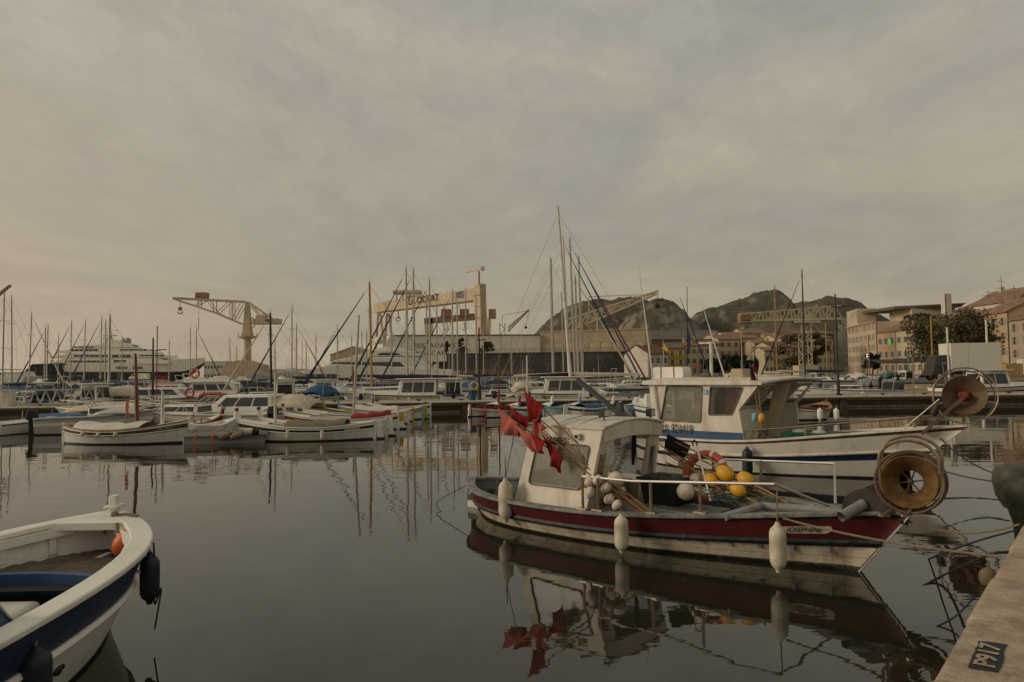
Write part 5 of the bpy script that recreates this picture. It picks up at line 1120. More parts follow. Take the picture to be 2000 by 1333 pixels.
def sailboat(label, px, top, D, L=8.5, head=180, mastm='mast_alu', hullc='boat_white', jib=None, boom='cloth_navy', lean=0, stripe='navy', furl='mast', group='sailing yachts in the marina', mr=.075, spread=2, base=None, deckm='boat_white'):
    """sailing yacht placed so that its mast stands on picture column px and reaches row top"""
    o, yaw = place(px, D, head); L_ = L; B = L * .31; mx = L * .56
    o -= V((math.cos(yaw), math.sin(yaw), 0)) * mx; t = thing('sailing_yacht', label, 'sailboat', o, yaw, group)
    free = .85 if L < 10 else 1.15
    h = Hull(L, B, free * 1.2, free, free * .95, rb=L * .09, rs=-.2, transom=True, low=.42, draft=.4, full=.4, pb=1.9, ws=.68, ends=.8)
    b = MB(); h.outer(b, [(-1, .08, 2), (.08, .78, 0), (.78, .9, 1), (.9, 1, 0)], 14); b.build('hull', [hullc, stripe, 'dark_bottom'], t)
    b = MB(); h.cap(b, .02, .1, .05, 0, 14); b.build('toe_rail', deckm, t)
    b = MB(); h.inner(b, .08, .03, 0, 0, 12, 0, .99); b.build('deck', deckm, t)
    b = MB(); b.hexa([(L * .28, -B * .26, free), (L * .78, -B * .14, free), (L * .78, B * .14, free), (L * .28, B * .26, free)], [(L * .32, -B * .22, free + .42), (L * .70, -B * .1, free + .30), (L * .70, B * .1, free + .30), (L * .32, B * .22, free + .42)]); cb = b.build('cabin', deckm, t, bevel=.04)
    for sd in (-1, 1):
        b = MB(); b.add([(L * .35, sd * (B * .245 + .01), free + .13), (L * .60, sd * (B * .19 + .01), free + .12), (L * .60, sd * (B * .175 + .01), free + .27), (L * .35, sd * (B * .23 + .01), free + .30)], [(0, 1, 2, 3)]); b.build('window', 'glass', cb)
    zt = ZP(px, top, D); ln = math.tan(R(lean)) * zt
    # lean is along the world X axis: turn it into boat axes
    lx, ly = ln * math.cos(-yaw), ln * math.sin(-yaw)
    def mp(f): return V((mx + lx * f, ly * f, free + .2 + (zt - free - .2) * f))
    b = MB(); b.tube([mp(0), mp(.5), mp(1)], [mr * 1.2, mr * 1.15, mr * .9], 0, 8); ma = b.build('mast', mastm, t)
    b = MB(); e = mp(1); b.tube([e, e + V((0, 0, .5))], .012); b.tube([e + V((-.2, 0, .1)), e + V((.2, 0, .1))], .012); b.build('masthead', 'wire', ma)
    for f in ([.45, .72][:spread] if spread else []):
        c = mp(f); b = MB(); b.tube([c + V((0, -B * .30, 0)), c + V((0, B * .30, 0))], .02); b.build('spreader', mastm, ma)
    bowp = h.pt(.985, 1.05); aft = V((0.05, 0, free + .1))
    for a, nm in ((bowp, 'forestay'), (aft, 'backstay')):
        b = MB(); b.tube([a, mp(.97)], .011, 0, 4); b.build(nm, 'wire', t)
    for sd in (-1, 1):
        b = MB(); b.tube([V((mx - .1, sd * B * .46, free)), mp(.45) + V((0, sd * B * .30, 0)), mp(.97)], .010, 0, 4); b.build('shroud', 'wire', t)
    if jib: b = MB(); b.tube([bowp.lerp(mp(.97), .04), bowp.lerp(mp(.97), .3), bowp.lerp(mp(.97), .93)], [.10, .085, .03], 0, 6); b.build('furled_jib', jib, t)
    if boom:
        a, c = mp(0) + V((-.05, 0, .75)), V((L * .12, 0, free + 1.05)); b = MB(); b.tube([a, c], .05, 0, 6); bo = b.build('boom', mastm, t)
        b = MB(); b.tube([a + V((0, 0, .35)), a.lerp(c, .08) + V((0, 0, .24)), a.lerp(c, .5) + V((0, 0, .15)), a.lerp(c, .97) + V((0, 0, .09))], [.09, .17, .15, .07], 0, 8); b.build('sail_cover', boom, bo)
    for sd in (-1, 1):
        b = MB(); pts = [h.plan(tt, .06, sd) + V((0, 0, .62)) for tt in (.02, .2, .4, .6, .8, .95)]; b.tube(pts, .009, 0, 4)
        for p in pts: b.tube([p, p - V((0, 0, .6))], .012, 0, 4)
        b.build('life_line', 'steel', t)
    return t

# ================================================================ wooden boats before the pier
A_, Ah = pointu('cream wooden boat with brown sloping mast and orange varnished rail beside the raft', 105, 352, 26.6, 'r', -6, ('hull_white', 'teak', 'hull_white', 'navy'), 'varnish', 'teak', None, None, cover=(.14, .72, 'cloth_white'), mast=[(.62, ZP(253, 690, 26.6), 'mast_wood', .075, -.12), (.83, ZP(303, 765, 26.6), 'mast_white', .07, 0)], free=.52, capian=.12, band=(.66, .90))
b = MB(); Ah.strake(b, .64, .02, n=16); b.build('blue_line', 'sky_blue', A_)
vs, fs = text2d('MA 59024', .11, 1.0); b = MB(); b.add(Ah.fit(vs, .88, .78, -1, .014), fs); b.build('lettering', 'cloth_cream', A_)
for k, tt in enumerate((.28, .42, .56)): fend(['small round white fender nearest the stern of the brown-masted boat', 'small white fender amidships on the brown-masted boat', 'small white fender forward on the brown-masted boat'][k], A_, Ah, tt, -1, 'fender_white', .16, .07)
b = MB(); c = P(246, 800, 26.7); b.tube([(0, 0, -.9), (0, 0, .45)], .012); fo = b.build('small_ensign', 'wire'); fo.location = c; tag(fo, 'small red and yellow striped ensign hanging limp by the brown mast', 'flag')
b = MB(); b.grid([[V((.01 + .03 * math.sin(i * 1.3), .02 * math.sin(i), .42 - .09 * i)), V((.11 - .02 * math.sin(i * 1.7), .02 * math.cos(i), .36 - .09 * i))] for i in range(8)]); e_ = b.build('cloth', 'orange', fo)
B_, Bh = pointu('white wooden boat with black stripe, olive cover and red-tipped white stem', 470, 722, 26.9, 'l', 3, ('hull_white', 'black_paint', 'boat_white', 'dark_bottom'), 'boat_white', 'boat_white', 'cloth_red', 'boat_white', None, cover=(.20, .66, 'cloth_olive'), mast=[(.76, ZP(535, 728, 26.9), 'mast_white', .055, .02)], free=.50, capian=.42, band=(.64, .86))
pl = rounded(.52, .07, .02); b = MB(); b.add(Bh.fit(pl, .15, .75, 1, .012), [tuple(range(len(pl)))]); b.build('name_board', 'pale_grey', B_)
fend('cream fender under the forward rail of the white boat with olive cover', B_, Bh, .62, 1, 'fender_white', .40, .065); fend('tan fender amidships on the white boat with olive cover', B_, Bh, .36, 1, 'fender_white', .40, .07)
p = P(490, 843, 26.3); t = thing('fender', 'fat cream and black cylinder fender lying across the white boat bow', 'fender', p); b = MB(); b.lathe([(.001, -.22), (.11, -.20), (.12, -.12), (.12, .10), (.001, .12)], (0, 0, 0), (1, .2, -.1), 14); b.build('body', 'fender_white', t); b = MB(); b.lathe([(.123, .06), (.123, .24), (.10, .28), (.001, .29)], (0, 0, 0), (1, .2, -.1), 14); b.build('end_cap', 'black_rubber', t)
row = [('white wooden boat with navy stern panel directly behind the olive-covered one', 517, 744, 27.95, ('hull_white', 'boat_white', 'boat_white', 'dark_bottom'), 'blue_paint', 'boat_white', None, 'sky_blue', None, .42, None),
       ('white wooden boat with yellow rudder head and dark red tarpaulin', 563, 768, 31.6, ('hull_white', 'cloth_red', 'boat_white', 'dark_bottom'), 'cloth_red', 'boat_white', 'yellow_paint', 'cloth_cream', (.05, .42, 'cloth_red'), .40, None),
       ('white wooden boat with dark red name panel behind the yellow-ruddered one', 600, 790, 35.0, ('hull_white', 'boat_white', 'boat_white', 'navy'), 'boat_white', None, None, 'sky_blue', None, .38, [(.55, ZP(640, 615, 35), 'mast_alu', .07, -.3)]),
       ('yellow and white wooden boat with lime green rudder', 668, 819, 38.8, ('hull_white', 'yellow_paint', 'sky_blue', 'dark_bottom'), 'sky_blue', 'lime', None, 'boat_white', (.3, .85, 'cloth_white'), .36, [(.85, ZP(695, 715, 38.8), 'mast_wood', .05, .1)]),
       ('white wooden boat with blue panels, last in the row against the pier', 722, 836, 42.8, ('hull_white', 'blue_paint', 'boat_white', 'navy'), 'boat_white', None, None, 'blue_paint', None, .12, [(.95, ZP(715, 773, 42.8), 'mast_wood', .06, 0)])]
for lab, x0, x1, D, cols, tip, rud, rt, ins, cov, cap, ms in row:
    pointu(lab, x0, x1, D, 'l', 8, cols, cols[2] if cols[2] != 'sky_blue' else 'boat_white', ins, tip, rud, rt, cov, ms, cap, .50, (.66, .9), group='row of wooden boats with high stems')
pointu('narrow white wooden boat with ochre rail and cream stem in the middle of the row', 585, 770, 33.3, 'l', 9, ('hull_white', 'sky_blue', 'boat_white', 'dark_bottom'), 'varnish', 'boat_white', 'boat_white', None, None, None, None, .36, .48, (.7, .9), group='row of wooden boats with high stems')
pointu('yellow-railed wooden boat with pale blue stem just before the lime-ruddered one', 640, 800, 37.0, 'l', 9, ('hull_white', 'boat_white', 'yellow_paint', 'dark_bottom'), 'yellow_paint', 'boat_white', 'sky_blue', None, None, None, None, .38, .48, (.7, .9), group='row of wooden boats with high stems')
# right of them, nosed against the pier
rr = [('small white wooden boat with pale wedge stern, leftmost of the group below the red flags', 922, 968, 42.0, 62, ('hull_white', 'boat_white', 'cloth_red', 'dark_bottom'), 'cloth_red', None),
      ('rounded white wooden boat with red rail and hawse hole', 950, 1010, 40.5, 50, ('hull_white', 'hull_white', 'cloth_red', 'dark_bottom'), 'cloth_red', [(.4, ZP(985, 690, 40.5), 'mast_wood', .05, 0)]),
      ('white wooden boat with square blue side panels and pale blue inside', 1000, 1075, 40.5, 40, ('hull_white', 'blue_paint', 'boat_white', 'dark_bottom'), 'sky_blue', [(.4, ZP(1020, 695, 40.5), 'mast_white', .06, 0)]),
      ('pale blue and white wooden boat with light boards across it', 1062, 1130, 40.0, 40, ('hull_white', 'pale_grey', 'sky_blue', 'dark_bottom'), 'sky_blue', None),
      ('white wooden boat with broad navy band and blue cover', 1110, 1196, 39.5, 25, ('hull_white', 'navy', 'boat_white', 'dark_bottom'), 'blue_paint', None),
      ('pale blue wooden boat with blue lettering and tall blue stem', 1185, 1252, 39.0, 40, ('hull_white', 'sky_blue', 'sky_blue', 'dark_bottom'), 'sky_blue', None)]
for i, (lab, x0, x1, D, sk, cols, ins, ms) in enumerate(rr):
    pointu(lab, x0, x1, D, 'r', sk, cols, cols[2], ins, 'sky_blue' if i == 5 else None, 'boat_white' if i in (0, 4) else None, None, (.25, .7, 'cloth_blue') if i == 4 else None, ms, .34, .46, (.6, .9), beam=1.7, group='wooden boats nosed against the pier')
pointu('varnished wooden rowing boat with ochre ribs and brown rudder behind the cream wheelhouse', 1548, 1634, 35.0, 'r', 40, ('hull_white', 'hull_white', 'teak', 'dark_bottom'), 'varnish', 'varnish', None, 'mast_wood', None, None, None, .10, .50, (.75, .93), beam=1.8, deckm='varnish', group='wooden boats nosed against the pier')
for px, lab in ((1530, 'white fender at the stern of the varnished rowing boat'), (1601, 'white fender amidships on the varnished rowing boat'), (1633, 'white fender at the bow of the varnished rowing boat')):
    p = P(px, 797, 34.4); fender('fender', lab, p, .62, .13, 'boat_white', P(px, 788, 34.5), 'fenders of the rowing boat')
# small panelled boat between the two fishing boats
motorboat('little white boat with blue panels showing left of the cream wheelhouse', 1266, 37.0, 4.2, 95, 'open', ('boat_white', 'blue_paint', 'dark_bottom'), motors=1, stripe='blue_paint', rail=False, group='small boats before the pier')
# left of the row: small motor boats with raised outboards, raft
motorboat('small white skiff with black outboard at the left edge of the picture', 12, 32.5, 4.0, 62, 'skiff', free=.5, group='small boats before the pier', rail=False)
motorboat('small white open boat with black outboard, second from the left edge', 55, 33.5, 4.0, 80, 'skiff', free=.5, group='small boats before the pier', rail=False)
motorboat('small white boat under a blue tarpaulin with black outboard', 118, 33.5, 4.6, 150, 'skiff', free=.5, canopy=(.05, .95, .5, 'cloth_blue'), group='small boats before the pier', rail=False)
motorboat('white inflatable style boat with grey cover and large black outboard tilted up', 185, 32.5, 4.4, 12, 'cuddy', ('pale_grey', 'boat_white', 'dark_bottom'), canopy=(.55, .95, -.9, 'cloth_white'), group='small boats before the pier', rail=False)
motorboat('grey and red hulled launch with cream canopy behind the brown mast', 282, 36.0, 7.5, 178, 'cuddy', ('pale_grey', 'cloth_red', 'dark_bottom'), canopy=(.45, .95, -.8, 'cloth_cream'), stripe='cloth_red', motors=0, group='small boats before the pier')
motorboat('white sports boat with cream canopy tent behind the raft', 470, 36.5, 8.2, 178, 'cruiser', canopy=(.02, .30, -.2, 'cloth_cream'), motors=0, free=.7, group='small boats before the pier')
motorboat('white cabin boat with the number three beside the raft', 395, 33.5, 6.2, 175, 'cuddy', ('boat_white', 'boat_white', 'dark_bottom'), motors=1, group='small boats before the pier')
lettering('3', .42, P(377, 813, 30.6), (1, 0, 0), (0, 0, 1), 'cloth_red', None, off=.0, name='hull_number'); tag(bpy.context.scene.objects['hull_number'], 'red figure three on a white bow beside the raft', 'number')
pointu('white wooden boat with red rail pointing at the raft, beside the number three', 330, 400, 30.8, 'r', 50, ('hull_white', 'wall_brown', 'cloth_red', 'dark_bottom'), 'varnish', 'boat_white', 'sky_blue', None, None, None, None, .34, .46, (.6, .9), beam=1.6)
pointu('pale blue wooden boat with white stem next to the raft', 372, 432, 29.8, 'r', 45, ('sky_blue', 'hull_white', 'boat_white', 'dark_bottom'), 'boat_white', 'boat_white', 'boat_white', None, None, None, None, .34, .42, (.6, .9), beam=1.5)
def raft():
    a, c = P(350, 868, 26.0), P(478, 852, 26.8); t = thing('raft', 'grey planked work raft between the two front wooden boats', 'raft', (a.x, 26.0, 0), R(14)); L = (c.x - a.x) / math.cos(R(14)) + .9
    b = MB(); b.box(.1, L - .1, .1, 3.0, -.3, .36); b.build('float_box', 'boat_grey', t, bevel=.03)
    n = 22
    for k in range(n): b = MB(); x = L * k / n; b.box(x + .01, x + L / n - .01, 0, 3.1, .37, .42 + .006 * (k % 3)); b.build('plank', 'old_wood', t)
    b = MB(); b.box(-.02, L, -.05, .0, .30, .42); b.build('edge_plank', 'pale_grey', t)
    for x in (.6, 1.2): b = MB(); b.tube([(x, -.06, .36), (x - .12, -.08, .14), (x + .05, -.07, .02)], .03); b.build('lashing', 'orange', t)
raft()
for k, (px, lab) in enumerate(((440, 'tan fender on the raft edge, left of two'), (462, 'tan fender on the raft edge, right of two'))):
    p = P(px, 852, 26.3); t = thing('fender', lab, 'fender', p); b = MB(); b.lathe([(.001, -.24), (.09, -.2), (.11, -.1), (.11, .1), (.09, .2), (.001, .24)], (0, 0, 0), (1, .2, .35), 12); b.build('body', 'rope', t); b = MB(); b.tube([(.2, 0, .08), (.28, 0, .16)], .015); b.build('eye', 'rope_dark', t)
# ================================================================ marina behind the pier
def buoy_on_top(lab):
    def f(t, h, L, B, z, top):
        M = Matrix.Translation(t.location) @ Matrix.Rotation(t.rotation_euler[2], 4, 'Z'); lifebuoy(lab, M @ V((L * .22, -B * .1, top + .02)), .5)
    return f
W = ('boat_white', 'boat_white', 'dark_bottom'); NV = ('navy', 'boat_white', 'dark_bottom'); GR = ('pale_grey', 'pale_grey', 'dark_bottom'); CR = ('cabin_cream', 'cabin_cream', 'dark_bottom'); RD = ('boat_white', 'cloth_red', 'dark_bottom')
mb = [  # label, px, D, L, heading, kind, colours, canopy, motors
 ('low white cabin boat behind the gangway at far left', 55, 58, 7.5, 185, 'cruiser', W, None, 0),
 ('white boat with pale windscreen behind the blue tarpaulin boat', 150, 60, 7, 178, 'cuddy', W, (.1, .5, .5, 'cloth_cream'), 0),
 ('white cruiser with tall navy canvas enclosure left of the black lamp post', 232, 66, 9, 4, 'cruiser', W, (.0, .35, 1.0, 'cloth_navy'), 0),
 ('cream cabin cruiser with brown windows and blue stripe at the black lamp post', 335, 57, 9.6, 2, 'cruiser', ('cabin_cream', 'navy', 'dark_bottom'), (.0, .3, .35, 'cloth_cream'), 0),
 ('white fly bridge cruiser with navy hull carrying an orange ring', 445, 70, 10.8, 2, 'fly', NV, None, 0),
 ('grey-sided sports boat with black canopy right of the navy cruiser', 540, 68, 8.2, 3, 'cuddy', GR, (.1, .55, .6, 'cloth_black'), 0),
 ('white sports boat with grey side showing its bow', 590, 65, 7.6, 4, 'cuddy', ('boat_white', 'pale_grey', 'dark_bottom'), None, 0),
 ('white boat with dark red topsides in the middle of the bows', 622, 63, 6.6, 4, 'cuddy', ('boat_white', 'cloth_red', 'dark_bottom'), None, 0),
 ('small navy-hulled boat with a black outboard right of the red one', 665, 62, 6.4, 5, 'open', NV, None, 1),
 ('white motor cruiser with raked wheelhouse right of the ochre mast', 812, 57, 10.5, 181, 'wheelhouse', CR, None, 0),
 ('white boat with blue canvas behind the yellow life ring', 905, 66, 8, 176, 'cuddy', W, (.1, .6, .5, 'cloth_blue'), 0),
 ('white open boat with upright posts left of the pier lamp', 955, 60, 7, 172, 'open', W, (.2, .6, .7, 'cloth_navy'), 1),
 ('white cruiser with dark tent canopy below the restaurant wall', 1020, 66, 8.5, 178, 'cruiser', W, (.0, .45, .6, 'cloth_black'), 0),
 ('long white yacht with glazed wheelhouse just beyond the red flags', 1095, 56.5, 11.0, 180, 'wheelhouse', ('boat_white', 'pale_grey', 'dark_bottom'), None, 0),
 ('boxy white hull right of the leaning sail masts', 1195, 63, 7, 180, 'cuddy', W, None, 0),
 ('small boat under a blue cover at the left edge', 20, 78, 8, 175, 'cuddy', W, (.1, .7, .4, 'cloth_blue'), 0),
 ('boat with a dark bimini between the two left masts', 75, 88, 8.5, 184, 'fly', W, (.1, .5, .3, 'cloth_black'), 0),
 ('white boat with low dark hood before the black superyacht stern', 122, 82, 8, 5, 'cuddy', W, (.1, .5, .5, 'cloth_black'), 0),
 ('white cruiser with beige canopy before the superyacht', 178, 92, 9.5, 3, 'cruiser', W, (.0, .4, .5, 'cloth_cream'), 0),
 ('boat with a long blue awning below the superyacht windows', 205, 76, 8, 176, 'cuddy', W, (.1, .7, .5, 'cloth_navy'), 0),
 ('white boat with pink-striped canvas right of the red pole', 345, 84, 8.5, 3, 'cruiser', W, (.1, .55, .4, 'cloth_pink'), 0),
 ('white boat with blue hood behind the black lamp post', 288, 88, 8.5, 4, 'cuddy', W, (.1, .6, .6, 'cloth_blue'), 0),
 ('white sports cruiser before the pale shed', 400, 98, 10, 2, 'fly', W, None, 0),
 ('white boat with dark hood left of the tall crane', 440, 112, 10, 178, 'cruiser', W, (.0, .4, .7, 'cloth_black'), 0),
 ('white boat with black cover under the crane counterweight', 512, 90, 8.5, 3, 'cuddy', W, (.1, .6, .8, 'cloth_black'), 0),
 ('pale fly bridge boat below the crane column', 480, 122, 11, 2, 'fly', CR, None, 0),
 ('white boat with a low cabin in front of the grey ship', 575, 96, 8, 3, 'cruiser', W, None, 0),
 ('white cabin boat right of the grey ship bow', 640, 88, 8, 4, 'wheelhouse', W, None, 0),
 ('white boat with navy awning left of the ochre mast', 690, 84, 9, 178, 'cruiser', W, (.1, .6, .5, 'cloth_navy'), 0),
 ('white boat with long navy boom awning before the restaurant', 760, 72, 9.5, 178, 'cuddy', W, (.0, .8, .6, 'cloth_navy'), 0),
 ('white launch with small wheelhouse before the dark terrace', 870, 82, 8, 176, 'wheelhouse', W, None, 0),
 ('white boat with blue spray hood under the pier lamp', 925, 80, 8, 178, 'cuddy', W, (.2, .7, .6, 'cloth_blue'), 0),
 ('white boat with grey hood left of the tallest mast', 1045, 82, 8.5, 178, 'cuddy', W, (.2, .6, .5, 'cloth_olive'), 0),
 ('white boat with blue hood just right of the leaning masts', 1225, 78, 7.5, 175, 'cruiser', W, (.1, .5, .5, 'cloth_navy'), 0),
 ('small white boat with pale green glass beyond the pier, left of the tall dock post', 1672, 58, 6.4, 178, 'cuddy', W, None, 1),
 ('white cabin boat half behind the cream wheelhouse roof', 1300, 86, 8.0, 95, 'wheelhouse', W, None, 1),
 ('white boat with grey canvas behind the raft canister', 1350, 92, 7.5, 100, 'cruiser', W, (.0, .4, .5, 'cloth_olive'), 1),
 ('large white wheelhouse boat behind the dark flags', 1430, 118, 12, 170, 'fly', W, None, 0),
 ('white boat with beige sun awning right of the dark flags', 1500, 100, 8.5, 168, 'wheelhouse', W, (.1, .8, .3, 'cloth_cream'), 0),
 ('white boat with tan cover right of the wheelhouse visor', 1545, 88, 7.5, 120, 'cuddy', W, (.2, .7, .4, 'cloth_cream'), 1),
]
for lab, px, D, L, hd, kind, cols, can, mo in mb:
    motorboat(lab, px, D, L, hd, kind, cols, canopy=can, motors=mo, free=.85 if L > 8 else .75, extra=buoy_on_top('orange life ring on the navy-hulled fly bridge cruiser') if 'orange ring' in lab else None)
ex = [('white bow-on boat tucked behind the left gangway end', 30, 54, 95, 'cuddy', None), ('small white boat with navy hood behind the gangway middle', 108, 55, 100, 'cuddy', (.1, .5, .4, 'cloth_navy')), ('small white hard top boat right of the gangway', 192, 55, 80, 'wheelhouse', None),
 ('white runabout peeping over the pier left of the cream cruiser', 262, 62, 110, 'open', None), ('white bow-on boat between the navy cruiser and the black mast', 505, 58, 80, 'cuddy', None), ('white hard top boat behind the red-tipped stems', 560, 57, 100, 'wheelhouse', None), ('white runabout with blue cover above the wooden row', 640, 56, 75, 'cuddy', (.1, .6, .3, 'cloth_blue')), ('white open boat behind the yellow-railed wooden boat', 700, 56, 105, 'open', None),
 ('white bow-on boat right of the blue bucket', 975, 56, 85, 'cuddy', None), ('white hard top boat behind the slim masts at the dark terrace', 885, 58, 95, 'wheelhouse', None), ('white boat with beige hood left of the long wheelhouse yacht', 1015, 58, 100, 'cuddy', (.1, .5, .4, 'cloth_cream')), ('small white boat at the foot of the leaning masts', 1160, 57, 80, 'open', None),
 ('white low boat with red hood far behind the superyacht mast row', 255, 105, 4, 'cruiser', (.1, .4, .4, 'cloth_red')), ('white cruiser far back left of the crane foot', 420, 140, 3, 'fly', None), ('white cruiser far back right of the crane foot', 545, 140, 178, 'fly', None), ('white cruiser far back below the white motor yacht', 720, 118, 178, 'cruiser', (.1, .5, .4, 'cloth_navy'))]
for lab, px, D, hd, kind, can in ex: motorboat(lab, px, D, 6.2 if D < 70 else 9.5, hd, kind, W, canopy=can, motors=1 if D < 70 else 0, free=.8)
st = ['white stern-on boat with one black outboard, nearest the cream visor', 'white stern-on cabin boat with twin dark outboards', 'white stern-on boat just left of the tall dock post', 'white stern-on boat with rounded cabin just right of the tall dock post', 'white stern-on open boat with grey outboard below the hotel', 'white stern-on boat with green awning', 'white stern-on boat with square hard top', 'white stern-on boat beside the stone slip']
for i, px in enumerate((1563, 1595, 1622, 1664, 1695, 1730, 1768, 1806)):
    motorboat(st[i], px, 104 + (i * 37 % 9), 6.6 + (i % 3) * .5, 84 + (i * 13 % 16), ['cuddy', 'wheelhouse', 'cuddy', 'cruiser', 'open', 'cuddy', 'wheelhouse', 'cuddy'][i], W, canopy=[None, None, None, (.0, .35, .35, 'cloth_white'), None, (.1, .5, .8, 'cloth_green'), None, (.1, .5, .5, 'cloth_navy')][i], motors=[1, 2, 1, 1, 1, 1, 1, 1][i], mcol=['black_rubber', 'black_rubber', 'black_rubber', 'boat_grey'][i % 4], free=.9, group='boats moored stern-on along the town quay')
ma = motorboat('white cabin boat with red side stripes and registration letters before the white truck', 1935, 55.5, 8.4, 3, 'wheelhouse', ('boat_white', 'cloth_red', 'dark_bottom'), motors=0, free=.95, stripe='cloth_red')
lettering('MA361363', .24, (8.4 * .47, -8.4 * .36 * .335, .95 + 1.12), (1, 0, 0), (0, .1, 1), 'ink', ma, off=.05)
lifebuoy('yellow life ring hanging on the pier lamp post', P(926, 757, 48.6) - V((0, 0, .2)), .30, 'yellow_paint')
lifebuoy('orange life ring on the cream cabin cruiser, left of the pink bolster', P(370, 778, 54.6), .40, 'orange_ring')
b = MB(); pts = [V((0, 0, 0)), V((.25, 0, .32)), V((.8, 0, .42)), V((1.5, 0, .42)), V((2.1, 0, .30)), V((2.5, 0, .02))]; b.tube(pts, [.12, .15, .15, .15, .15, .12], 0, 10); t = thing('foam_bolster', 'long salmon foam bolster curved over a boat beside the orange ring', 'bolster', P(386, 780, 54.6)); b.build('foam', 'cloth_pink', t)
for x in (.5, 1.1, 1.7): q = MB(); q.tube([(x - .03, 0, .40), (x + .03, 0, .40)], .165, 0, 10); q.build('strap', 'orange_ring', t)

